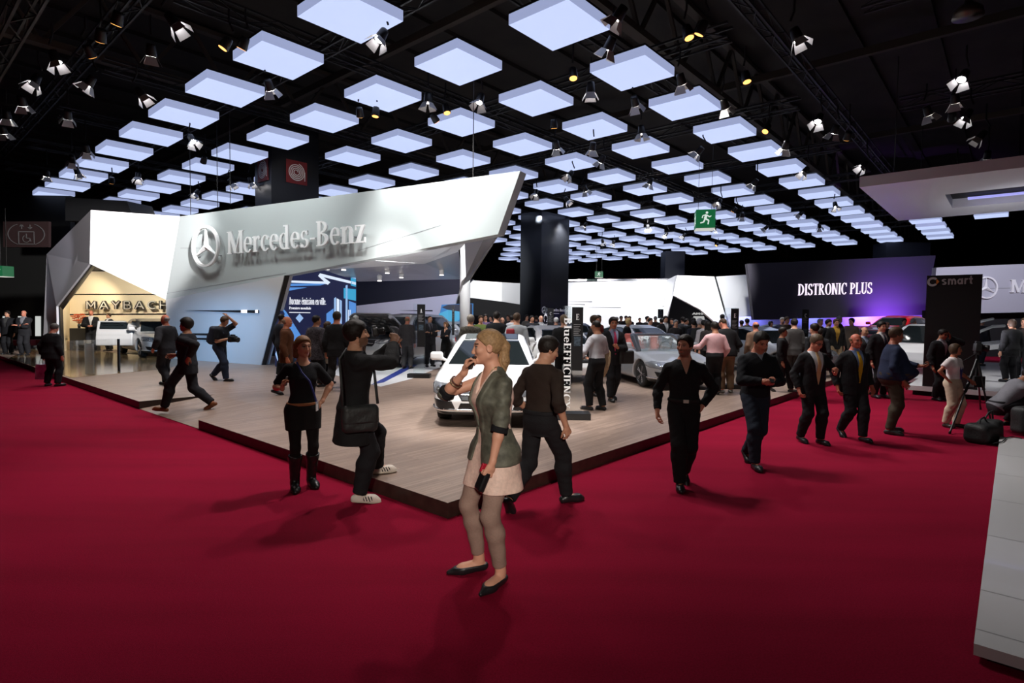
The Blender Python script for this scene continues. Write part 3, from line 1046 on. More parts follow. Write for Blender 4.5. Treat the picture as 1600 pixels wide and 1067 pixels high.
def star(mb, C, ex, ey, ez, R, depth, ring=.12):
    """ring and three tapering points"""
    C, ex, ey, ez = (np.asarray(v, float) for v in (C, ex, ey, ez))
    n = 48
    V = []
    for i in range(n):
        a = 2 * math.pi * i / n; d = ex * math.cos(a) + ey * math.sin(a)
        V += [C + d * R, C + d * R * (1 - ring), C + d * R + ez * depth, C + d * R * (1 - ring) + ez * depth]
    Fc = []
    for i in range(n):
        a, b = 4 * i, 4 * ((i + 1) % n)
        Fc += [(a + 2, b + 2, b, a), (a + 1, b + 1, b + 3, a + 3), (a + 3, b + 3, b + 2, a + 2), (a, b, b + 1, a + 1)]
    mb.add(V, Fc)
    top = C + ez * depth * 1.15
    for k in range(3):
        a = R_(90 + 120 * k); d = ex * math.cos(a) + ey * math.sin(a); t = ex * -math.sin(a) + ey * math.cos(a)
        tip = C + d * R * (1 - ring * .5)
        for s in (-1, 1):
            sd = C + (d * math.cos(R_(60)) + t * s * math.sin(R_(60))) * R * .17
            P = [C, tip, sd, top, tip + ez * depth * .6, sd + ez * depth * .35]
            mb.add(P, [(3, 4, 5), (0, 2, 1), (1, 2, 5, 4), (0, 1, 4, 3), (2, 0, 3, 5)] if s > 0 else [(5, 4, 3), (1, 2, 0), (4, 5, 2, 1), (3, 4, 1, 0), (5, 3, 0, 2)])
# ------------------------------------------------------------------ materials of the setting
def carpet_mat():
    m = mat('carpet', (.30, .010, .030), .95, bump=.5, bscale=260, spec=.1)
    nt = m.node_tree; b = nt.nodes['Principled BSDF']
    tc = nt.nodes.new('ShaderNodeTexCoord')
    n1 = nt.nodes.new('ShaderNodeTexNoise'); n1.inputs['Scale'].default_value = 90; n1.inputs['Detail'].default_value = 5
    n2 = nt.nodes.new('ShaderNodeTexNoise'); n2.inputs['Scale'].default_value = .7; n2.inputs['Detail'].default_value = 3
    mp = nt.nodes.new('ShaderNodeMapping'); mp.inputs['Rotation'].default_value = (0, 0, .3); mp.inputs['Scale'].default_value = (.5, 3, 1)
    nt.links.new(tc.outputs['Object'], n1.inputs['Vector']); nt.links.new(tc.outputs['Object'], mp.inputs['Vector']); nt.links.new(mp.outputs[0], n2.inputs['Vector'])
    ad = nt.nodes.new('ShaderNodeMath'); ad.operation = 'MULTIPLY_ADD'; ad.inputs[1].default_value = .7
    m2 = nt.nodes.new('ShaderNodeMath'); m2.operation = 'MULTIPLY'; m2.inputs[1].default_value = .45
    nt.links.new(n2.outputs['Fac'], m2.inputs[0]); nt.links.new(n1.outputs['Fac'], ad.inputs[0]); nt.links.new(m2.outputs[0], ad.inputs[2])
    cr = nt.nodes.new('ShaderNodeValToRGB')
    cr.color_ramp.elements[0].position = .3; cr.color_ramp.elements[0].color = (.17, .0025, .016, 1)
    cr.color_ramp.elements[1].position = .75; cr.color_ramp.elements[1].color = (.31, .005, .034, 1)
    nt.links.new(ad.outputs[0], cr.inputs['Fac']); nt.links.new(cr.outputs['Color'], b.inputs['Base Color'])
    return m


def wood_mat(name, c1, c2, rough, rot, scale=1.0):
    m = mat(name, c1, rough, spec=.4)
    nt = m.node_tree; b = nt.nodes['Principled BSDF']
    tc = nt.nodes.new('ShaderNodeTexCoord'); mp = nt.nodes.new('ShaderNodeMapping')
    mp.inputs['Rotation'].default_value = (0, 0, rot)
    nt.links.new(tc.outputs['Object'], mp.inputs['Vector'])
    br = nt.nodes.new('ShaderNodeTexBrick')
    br.inputs['Scale'].default_value = scale; br.inputs['Brick Width'].default_value = 1.1; br.inputs['Row Height'].default_value = .055
    br.inputs['Mortar Size'].default_value = .003; br.inputs['Mortar'].default_value = (c1[0] * .55, c1[1] * .55, c1[2] * .55, 1)
    br.inputs['Color1'].default_value = (*c1, 1); br.inputs['Color2'].default_value = (*c2, 1)
    br.offset = .37
    nt.links.new(mp.outputs[0], br.inputs['Vector'])
    nz = nt.nodes.new('ShaderNodeTexNoise'); nz.inputs['Scale'].default_value = 3
    m2 = nt.nodes.new('ShaderNodeMapping'); m2.inputs['Scale'].default_value = (1, 14, 1)
    nt.links.new(mp.outputs[0], m2.inputs['Vector']); nt.links.new(m2.outputs[0], nz.inputs['Vector'])
    mr = nt.nodes.new('ShaderNodeMapRange'); mr.inputs['To Min'].default_value = .72; mr.inputs['To Max'].default_value = 1.28
    nt.links.new(nz.outputs['Fac'], mr.inputs['Value'])
    mx = nt.nodes.new('ShaderNodeVectorMath'); mx.operation = 'SCALE'
    nt.links.new(br.outputs['Color'], mx.inputs[0]); nt.links.new(mr.outputs['Result'], mx.inputs['Scale'])
    nt.links.new(mx.outputs[0], b.inputs['Base Color'])
    return m


M_CARPET = carpet_mat()
M_WOOD = wood_mat('oak_strip', (.345, .25, .20), (.245, .175, .14), .40, -TH)
M_WOODGLOSS = wood_mat('polished_oak', (.33, .22, .11), (.25, .16, .08), .12, -TH)
M_PLINTH = mat('plinth_brown', (.032, .017, .013), .45, var=.3, bscale=9)
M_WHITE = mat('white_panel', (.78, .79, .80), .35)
M_WHITEGLOSS = mat('white_gloss', (.72, .72, .73), .18, coat=.3)
M_GREY = mat('grey_panel', (.34, .34, .37), .3)
M_BLACK = mat('black_panel', (.012, .012, .013), .38)
M_BLACKM = mat('black_matt', (.010, .010, .011), .8)
M_NAVY = mat('navy_panel', (.010, .012, .022), .5)
M_STEEL = mat('brushed_steel', (.55, .55, .57), .25, metal=1)
M_CHROME = mat('chrome', (.8, .8, .82), .06, metal=1)
M_CREAM = mat('cream_panel', (.80, .70, .52), .6)
M_LETTER = mat('letter_white', (.93, .93, .93), .55)
M_GLASSP = mat('pane_glass', (.85, .95, .93), .03, trans=1, ior=1.1, alpha=.15)
M_TRUSS = mat('truss_grey', (.035, .033, .031), .5, metal=.3)
M_DARKROOF = mat('roof_sheet', (.030, .024, .018), .8, var=.3, bscale=.6)


def struct(o, label=None): return tag(o, label, None, None, 'structure')


# ------------------------------------------------------------------ hall
def hall():
    m = MB(); m.box((-70, -14, -.2), (75, 100, 0)); struct(m.build('floor', M_CARPET, origin=(0, 0, 0)), 'dark red carpet of the hall aisle')
    m = MB(); m.box((-70, -14, 13), (75, 100, 13.4))
    for k in range(60):      # ribs of the roof sheeting, along u
        v = -62 + k * 2.4
        a, b = UV(-60, v, 12.92), UV(120, v, 12.92)
        m.bar(a, b, .5, .16)
    struct(m.build('ceiling', M_DARKROOF), 'dark ribbed hall roof')
    for nm, lo, hi in (('wall_left', (-70.3, -14, 0), (-70, 100, 13)), ('wall_right', (75, -14, 0), (75.3, 100, 13)), ('wall_back', (-70, 100, 0), (75, 100.3, 13)), ('wall_front', (-70, -14.3, 0), (75, -14, 13))):
        m = MB(); m.box(lo, hi); struct(m.build(nm, M_BLACKM))
    # roof girders: two flanges and lattice
    for i, (v0, u0, u1) in enumerate(((-4.5, -10, 90), (-16, -10, 90), (9, -20, 90), (24, -20, 90))):
        m = MB(); z0, z1 = 10.6, 12.8
        m.bar(UV(u0, v0, z0), UV(u1, v0, z0), .35, .22); m.bar(UV(u0, v0, z1), UV(u1, v0, z1), .3, .18)
        n = int((u1 - u0) / 3)
        for k in range(n):
            a = u0 + k * 3
            m.bar(UV(a, v0, z0), UV(a + 1.5, v0, z1), .12, .12); m.bar(UV(a + 1.5, v0, z1), UV(a + 3, v0, z0), .12, .12)
        struct(m.build('beam_%d' % (i + 1), mat('girder', (.075, .058, .042), .7)))
    for i, u0 in enumerate((2, 14, 26, 38)):
        m = MB(); z0 = 12.3
        m.bar(UV(u0, -40, z0), UV(u0, 70, z0), .22, .3)
        struct(m.build('beam_%d' % (i + 5), mat('girder', (.075, .058, .042), .7)))


def platform():
    Z = .15
    out = [(3.55, 3.9), (62, 3.9), (62, 62), (3.2, 62), (3.5, 12.75), (4.9, 12.75), (4.9, 9.9), (3.55, 9.9)]
    # geometry in the stand's own axes so that the boards follow them
    root_o = UV(3.55, 3.9, 0)
    m = MB()
    top = [UV(u, v, Z) for u, v in out]
    m.cur = 0; m.quad(*top)
    r = [UV(3.55, 9.9, .008), UV(4.9, 9.9, Z), UV(4.9, 12.75, Z), UV(3.5, 12.75, .008)]
    m.quad(*[r[i] for i in (0, 1, 2, 3)])
    m.cur = 1
    n = len(out)
    for i in range(n):
        j = (i + 1) % n
        if i in (5,): continue
        a, b = out[i], out[j]
        m.quad(UV(*a, 0), UV(*b, 0), UV(*b, Z), UV(*a, Z))
    # bright edge trim
    o = m.build('floor_platform', [M_WOOD, M_PLINTH], origin=(0, 0, 0))
    struct(o, 'raised wooden exhibition platform with a dark brown edge and a low ramp')
    # polished floor of the left bay
    P = [gnd(x, y, Z + .004) for x, y in ((112, 590), (262, 576), (300, 562), (60, 540), (12, 560))]
    m = MB(); m.slab(P, (0, 0, -.003)); struct(m.build('floor_polished', M_WOODGLOSS, origin=(0, 0, 0)), 'polished wood floor in the left bay')
    # white floor of the cut-away display with blue line
    P = [gnd(x, y, Z + .006) for x, y in ((595, 604), (642, 592), (706, 566), (660, 548), (540, 560), (520, 585))]
    m = MB(); m.slab(P, (0, 0, -.004)); struct(m.build('floor_white', mat('white_floor', (.7, .7, .72), .3)), 'white floor area under the cutaway car')
    P = [gnd(x, y, Z + .010) for x, y in ((580, 601), (600, 597), (652, 570), (640, 569))]
    m = MB(); m.slab(P, (0, 0, -.003)); struct(m.build('trim_1', mat('blue_line', (.02, .04, .25), .4)), 'blue line on the white floor')


# ------------------------------------------------------------------ the big slanted wall
WD = np.array([.8897, -.4566, 0]); WD /= np.linalg.norm(WD)       # along the wall, to the right
WN = np.array([WD[1], -WD[0], 0])                                  # towards the viewer
WN = -WN if WN[1] > 0 else WN
WP = np.array([-8.19, 18.52, 0])


def onwall(x, y, off=0.0):
    d = ray(x, y); o = np.array([0, 0, EYE])
    t = ((WP + WN * off - o) @ WN) / (d @ WN)
    return o + d * t


def zof(p, z): q = np.array(p, float); q[2] = z; return q


def brandwall():
    P1, P2, P3, P4, P5 = onwall(281, 338), onwall(813, 267), onwall(778, 366), onwall(444, 430.5), onwall(259, 468)
    back = -WN * .34
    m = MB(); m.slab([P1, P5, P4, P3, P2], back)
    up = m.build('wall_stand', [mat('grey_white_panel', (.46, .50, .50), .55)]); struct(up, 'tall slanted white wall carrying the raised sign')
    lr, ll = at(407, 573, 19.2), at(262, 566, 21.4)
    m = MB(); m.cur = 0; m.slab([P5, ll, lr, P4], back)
    o = m.build('wall_stand_lower', [M_WHITE], up); o['label'] = 'lower facet tilting inwards'
    # dark edge of the leg
    e = P4 + WD * .0
    m = MB(); m.slab([P4 + WD * .012 - WN * .02, lr + WD * .012 - WN * .02, lr - WN * .12 + WD * .09, P4 - WN * .12 + WD * .09], WD * .02)
    m.build('edge_panel', M_BLACK, up)
    m = MB(); m.slab([lr - WN * .1, ll - WN * .1, zof(ll - WN * .5, .15), zof(lr - WN * .3, .15)], -WN * .15)
    m.build('base_plinth', M_BLACKM, up)
    # slots with lit inserts on the lower facet
    n = np.cross(lr - ll, P5 - ll); n /= np.linalg.norm(n); n = n if n[1] < 0 else -n

    def onlow(x, y, off=.004):
        d = ray(x, y); o = np.array([0, 0, EYE]); t = ((ll + n * off - o) @ n) / (d @ n); return o + d * t
    for k, pts in enumerate((((290, 485), (405, 489), (405, 484.5)), ((282, 522.5), (359, 525), (359, 521), (282, 520.5)), ((284, 529.5), (356, 532), (356, 528.5), (290, 527.5)))):
        m = MB(); m.slab([onlow(*p) for p in pts], n * .012); m.build('slot', M_BLACKM, up)
    m = MB()
    for x0, x1 in ((377, 386), (399, 403)):
        m.slab([onlow(x0, 488.5, .018), onlow(x1, 488.7, .018), onlow(x1, 484.2, .018), onlow(x0, 484.3, .018)], n * .01)
    m.build('lit_insert', emat('insert_light', (.9, .9, 1), 1.6), up)
    # panel joints
    m = MB()
    for a, b in (((282, 388), (313, 388)), ((259.5, 459), (447, 427)), ((560, 392), (690, 352))):
        A, B = onwall(*a, .003), onwall(*b, .003); m.slab([A, B, B + [0, 0, .014], A + [0, 0, .014]], WN * .002)
    m.build('joint', mat('joint_grey', (.25, .26, .27), .6), up)
    # facets at the left
    Q2, Q3 = at(142, 328, 19.6), at(140, 412, 19.75)
    m = MB(); m.slab([P1, Q2, Q3, P5], np.array([.05, .34, 0]))
    w = struct(m.build('wall_stand_left', M_WHITE), 'blazing white facet left of the raised sign')
    L = [Q2, at(73, 397, 22.0), at(66, 566, 22.0), at(90, 566, 21.6), at(88, 479, 21.2), Q3]
    m = MB(); m.slab(L, np.array([.06, .03, 0])); m.build('side_facet', mat('side_panel_grey', (.62, .61, .65), .4), w)
    m = MB(); m.slab([Q3 + [.06, .03, .0], at(88, 479, 21.2) + [.06, .03, 0], at(90, 566, 21.6) + [.06, .03, 0], at(99, 566, 22.2), at(96, 484, 21.8), at(146, 417, 20.5)], (.02, .05, 0))
    m.build('edge_panel', M_BLACK, w)
    # dark box on top behind
    m = MB(); m.slab([at(102, 345, 24), at(102, 308, 24), at(198, 314, 24), at(210, 345, 24)], (.3, 1.2, 0))
    tag(m.build('roof_box', M_BLACK), 'black box rising behind the white facet at left', 'box')
    # canopy under the right end
    m = MB(); m.slab([at(470, 424, 17.7), at(560, 406, 17.2), at(664, 412, 19.5), at(560, 415, 19.8)], (0, .02, .05)); m.slab([at(566, 405, 17.0), at(735, 372, 15.6), at(714, 394, 18.6), at(664, 412, 19.5)], (0, .02, .05))
    c = struct(m.build('ceiling_canopy', M_WHITE), 'white canopy ceiling under the raised sign wall')
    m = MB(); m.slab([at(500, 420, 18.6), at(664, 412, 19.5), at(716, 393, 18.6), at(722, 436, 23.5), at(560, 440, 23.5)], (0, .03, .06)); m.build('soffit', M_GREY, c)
    # strut
    t1, t2, t3, rd, bt, b2 = at(726, 379, 16.3), at(757, 371, 15.2), at(779, 365, 14.75), at(728, 432, 17.4), at(716, 462, 18.6), at(722, 446, 18.0)
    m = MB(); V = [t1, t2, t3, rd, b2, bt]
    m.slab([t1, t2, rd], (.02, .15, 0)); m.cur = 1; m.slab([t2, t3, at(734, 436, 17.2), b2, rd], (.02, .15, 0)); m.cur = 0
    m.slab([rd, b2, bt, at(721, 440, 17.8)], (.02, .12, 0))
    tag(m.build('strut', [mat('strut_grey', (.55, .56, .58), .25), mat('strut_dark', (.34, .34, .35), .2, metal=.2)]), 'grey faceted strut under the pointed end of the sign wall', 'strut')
    p = at(727, 400, 18.9)
    m = MB(); m.lathe([(.17, .15), (.17, 4.3)], Matrix.Translation((p[0], p[1], 0)), 24); 
    tag(m.build('support_column', M_WHITE, smooth=True), 'slim round white column under the pointed end of the sign wall', 'column')
    # raised star and lettering
    s = MB(); C = onwall(323, 385, .15); star(s, C, WD, np.array([0, 0, 1]), WN, .70, .09, .115)
    st = s.build('star_emblem', M_LETTER); tag(st, 'white raised three-pointed star in a ring on the slanted wall', 'emblem')
    m = MB()
    for k in range(3):
        a = R_(90 + 120 * k); q = C + (WD * math.cos(a) + np.array([0, 0, 1]) * math.sin(a)) * .64
        m.bar(q, q - WN * .15, .03)
    m.build('standoff', M_GREY, st)
    a, b = onwall(357, 397.5, .17), onwall(573, 378.5, .17)
    ex = (b - a); Lw = np.linalg.norm(ex); ex /= Lw
    t = MB(); text(t, 'Mercedes-Benz', a, ex, (0, 0, 1), WN, .735, Lw, .055)
    tx = t.build('sign_lettering', M_LETTER); tag(tx, 'raised white serif lettering on the slanted wall right of the star', 'sign')
    m = MB()
    for k in range(12):
        q = a + ex * Lw * (k + .4) / 12.5 + np.array([0, 0, .2]); m.bar(q, q - WN * .17, .02)
    m.build('standoff', M_GREY, tx)


def maybach_bay():
    Y = 26.0
    m = MB()
    pts = [(100, 556), (108, 556), (109, 459), (138, 424), (262, 424), (330, 424), (330, 556)]
    # back wall in three boards with dark joints
    m.slab([at(109, 556, Y), at(109, 492.5, Y), at(300, 491.5, Y), at(300, 556, Y)], (0, .2, 0))
    m.slab([at(109, 490.5, Y), at(109, 461, Y), at(300, 461, Y), at(300, 489.5, Y)], (0, .2, 0))
    m.slab([at(109, 459, Y), at(138, 424, Y), at(300, 424, Y), at(300, 459, Y)], (0, .2, 0))
    w = struct(m.build('wall_cream', M_CREAM), 'cream panelled wall behind the pale limousine')
    m = MB(); m.slab([at(108, 556, Y + .3), at(108, 424, Y + .3), at(300, 420, Y + .3), at(300, 556, Y + .3)], (0, .1, 0)); m.build('backing', M_BLACK, w)
    m = MB(); m.slab([at(109, 556, Y), at(109, 459, Y), at(95, 476, 24.0), at(97, 556, 24.0)], (-.1, 0, 0)); m.build('side_wall', M_CREAM, w)
    m = MB(); m.slab([at(138, 424, Y), at(95, 474, 24), at(90, 474, 22.5), at(140, 415, 21)], (0, 0, .05)); m.slab([at(140, 415, 21), at(300, 404, 21.5), at(300, 422, Y), at(138, 423, Y)], (0, 0, .05)); m.build('bay_ceiling', M_BLACKM, w)
    # letters: pale faces on dark outlines
    a, b = at(137, 483, Y - .22), at(265, 483, Y - .22); ex = b - a; L = np.linalg.norm(ex); ex /= L
    t = MB(); text(t, 'MAYBACH', a, ex, (0, 0, 1), (0, -1, 0), .38, L, .10, lambda c: sans(c, .26), .32)
    tt = t.build('bay_lettering', mat('letter_dark', (.03, .028, .025), .4)); tag(tt, 'dark outlined capital letters on the cream wall', 'sign')
    t = MB(); text(t, 'MAYBACH', a + np.array([.02, -.11, .012]), ex, (0, 0, 1), (0, -1, 0), .355, L, .01, lambda c: sans(c, .10), .32)
    t.build('letter_face', mat('letter_pale', (.62, .6, .55), .4), tt, label='pale inset faces')
    # reception desk, flowers
    p = at(130, 552, 25.0)
    m = MB(); m.box((p[0] - .35, p[1] - .3, .15), (p[0] + .55, p[1] + .3, 1.15))
    d = m.build('reception_desk', M_BLACK); tag(d, 'black desk in front of the cream wall', 'desk')
    # orange flower arrangement on the desk
    f = MB(); random.seed(3)
    q = np.array([p[0] - .15, p[1], 1.15])
    f.lathe([(.05, 0), (.06, .12), (.04, .2)], Matrix.Translation(Vector(q)), 12)
    v = f.build('flower_vase', M_BLACK); tag(v, 'bunch of orange flowers in a dark vase on the black desk', 'flowers')
    f = MB()
    for k in range(26):
        a_ = random.random() * 6.28; r = random.random() * .26; c = q + np.array([math.cos(a_) * r, math.sin(a_) * r, .3 + random.random() * .3])
        f.tube([q + [0, 0, .18], c], .006, 5)
        for j in range(5):
            b_ = a_ + j * 1.256; d_ = np.array([math.cos(b_), math.sin(b_), .5]) * .07
            f.tube([c, c + d_ * .6, c + d_], [.01, .03, .004], 5)
    f.build('blossom', mat('orange_petal', srgb(190, 80, 30), .6), v)
    # glass balustrade
    A, B = gnd(106, 588, .15), gnd(186, 580, .15)
    d = (B - A) / np.linalg.norm(B - A)
    g = MB(); g.slab([A, B, B + [0, 0, .95], A + [0, 0, .95]], (.012, .012, 0)); gg = g.build('glass_balustrade', M_GLASSP); tag(gg, 'clear glass balustrade in front of the pale limousine', 'balustrade')
    m = MB(); m.bar(B, B + [0, 0, .95], .05); m.build('post', M_BLACK, gg, label='black end post')
    m = MB(); q = A + d * (np.linalg.norm(B - A) * .42); m.box((q[0] - .11, q[1] - .05, .15), (q[0] + .11, q[1] + .01, 1.0)); m.build('frosted_panel', mat('frosted', (.45, .5, .5), .3, trans=.6, alpha=.6), gg, label='pale frosted strip')


def left_hall():
    Y = 30
    m = MB(); m.slab([at(-40, 560, Y), at(-40, 300, Y), at(110, 300, Y), at(110, 560, Y)], (0, .3, 0))
    w = struct(m.build('wall_dark_left', mat('dark_hall', (.012, .012, .011), .7)))
    for x0, x1, y0, y1 in ((4, 13, 494, 512), (28, 38, 494, 512), (55, 63, 494, 525)):
        m = MB(); m.slab([at(x0, y1, Y - .05), at(x0, y0, Y - .05), at(x1, y0, Y - .05), at(x1, y1, Y - .05)], (0, .04, 0))
        m.build('lit_window', emat('lit_window', (.75, .78, .75), .75), w)
    # overhead sign with lift arrows and wheelchair, unlit
    m = MB(); m.slab([at(5, 386, 22), at(5, 346, 22), at(76, 346, 22), at(76, 386, 22)], (0, .12, 0))
    s = m.build('overhead_sign', mat('sign_red', (.016, .005, .005), .7)); tag(s, 'dim dark red lift and wheelchair sign hanging at far left', 'sign')
    g = MB(); C = at(41, 366, 21.98); k = 22 / FOC
    ex, ey = np.array([1.0, 0, 0]), np.array([0, 0, 1.0])
    for i in range(24):
        for a0, a1 in ((118, 242), (-62, 62)):
            t0, t1 = R_(a0 + (a1 - a0) * i / 24), R_(a0 + (a1 - a0) * (i + 1) / 24)
            P = [C + ex * math.cos(t) * r * k + ey * math.sin(t) * r * .62 * k for t, r in ((t0, 29), (t1, 29), (t1, 27.6), (t0, 27.6))]
            g.slab(P, (0, -.01, 0))
    Lk = lambda x0, y0, x1, y1, w=1.3: g.bar(C + ex * x0 * k + ey * y0 * k, C + ex * x1 * k + ey * y1 * k, w * k, .01, up=(0, 1, 0))
    for a in ((-12, -15, 12, -15), (12, -15, 12, 4), (12, 4, -12, 4), (-12, 4, -12, -15), (-7, 8, -7, 15), (-10, 12, -7, 15), (-4, 12, -7, 15), (6, 8, 6, 15), (3, 11, 6, 8), (9, 11, 6, 8), (0, 1, 0, -6), (0, -6, 5, -6), (5, -6, 7, -11)): Lk(*a)
    for i in range(14):
        t0, t1 = R_(120 + 230 * i / 14), R_(120 + 230 * (i + 1) / 14)
        P = [C + ex * (math.cos(t) * r) * k + ey * (math.sin(t) * r - 7) * k for t, r in ((t0, 6), (t1, 6), (t1, 5), (t0, 5))]; g.slab(P, (0, -.01, 0))
    g.build('pictogram', mat('sign_grey', (.07, .065, .065), .7), s)
    # low red seats by the dark wall
    for i, (x, y) in enumerate(((32, 541), (55, 540))):
        p = gnd(x, y + 4, .15)
        m = MB(); m.box((p[0] - .5, p[1] - .25, .3), (p[0] + .5, p[1] + .25, .55)); m.cur = 1
        for sx in (-.4, .4): m.box((p[0] + sx - .03, p[1] - .2, .15), (p[0] + sx + .03, p[1] + .2, .3))
        tag(m.build('low_bench', [mat('bench_red', (.16, .012, .02), .7), M_BLACK]), ('low red bench at far left behind the standing guard' if i == 0 else 'low red bench beside the left white leg'), 'bench')


def pillars():
    m = MB(); m.slab([UV(25.85, 20.57), UV(28.55, 20.57), UV(28.55, 22.15), UV(25.85, 22.15)], (0, 0, 7.95))
    p = m.build('column_1', mat('pillar_black', (.010, .011, .013), .22)); struct(p, 'tall black hall pillar in the middle')
    # sign on the pillar's right face
    n = -UV(0, 1)
    ex, ez = UV(1, 0), n
    O = UV(25.93, 20.55, 2.05)
    g = MB(); star(g, O + ex * .22 + np.array([0, 0, .20]), ex, (0, 0, 1), ez, .21, .02, .14)
    text(g, 'Mercedes-Benz', O + ex * .55 + np.array([0, 0, .14]), ex, (0, 0, 1), ez, .17, 1.75, .02)
    for k, w in enumerate((1.1,)): g.slab([O + ex * .55 + np.array([0, 0, .0]), O + ex * (.55 + w), O + ex * (.55 + w) + np.array([0, 0, .04]), O + ex * .55 + np.array([0, 0, .04])], ez * .02)
    tag(g.build('pillar_sign', M_LETTER), 'small white star and lettering on the black middle pillar', 'sign')
    for k, (u0, v0, du, dv, h, lab) in enumerate(((0, 0, 0, 0, 0, ''),)): pass
    # pillar with the two red spiral posters
    c = at(424, 300, 23.3); u0, v0 = toUV(c)
    m = MB(); m.slab([UV(u0, v0), UV(u0 + 2.1, v0), UV(u0 + 2.1, v0 + 1.45), UV(u0, v0 + 1.45)], (0, 0, 10))
    p = struct(m.build('column_2', M_BLACK), 'black hall pillar behind the slanted wall')
    for nm, O, ex, ez in (('front', UV(u0 + .62, v0 - .02), UV(1, 0), -UV(0, 1)), ('side', UV(u0 - .02, v0 + 1.12), -UV(0, 1), -UV(1, 0))):
        S = .92; z0 = 1.9 + (490 - 286) / FOC * (23.6)
        O = O + np.array([0, 0, z0])
        m = MB(); m.slab([O, O + ex * S, O + ex * S + np.array([0, 0, .95]), O + np.array([0, 0, .95])], ez * .02)
        b = m.build('spiral_poster', mat('poster_red', (.14, .012, .014), .6))
        tag(b, 'square red poster with a pale spiral, on the %s face of a pillar' % ('wide right' if nm == 'front' else 'narrow left'), 'poster', None)
        g = MB(); C = O + ex * S * .47 + np.array([0, 0, .48]) + ez * .025
        N = 110
        for i in range(N):
            q = []
            for j in (i, i + 1):
                t = j / N * 2 * math.pi * 4.2; r = .07 + .30 * j / N
                q.append((r, t))
            P = []
            for (r, t), d in ((q[0], -.018), (q[1], -.018), (q[1], .018), (q[0], .018)): P.append(C + ex * math.cos(t) * (r + d) + np.array([0, 0, math.sin(t) * (r + d)]))
            g.slab(P, ez * .008)
        g.slab([C + ex * .355 + np.array([0, 0, .05]), C + ex * .395 + np.array([0, 0, .05]), C + ex * .395 + np.array([0, 0, -.32]), C + ex * .355 + np.array([0, 0, -.32])], ez * .008)
        g.build('spiral', mat('poster_pale', (.5, .47, .46), .6), b)
    # far pillars
    for k, (x, y, Y, w) in enumerate(((1040, 392, 50, 1.7), (1385, 378, 44, 3.4))):
        c = at(x, y, Y)
        m = MB(); m.box((c[0], c[1], 0), (c[0] + w, c[1] + 1.6, c[2])); struct(m.build('column_%d' % (k + 3), M_NAVY))


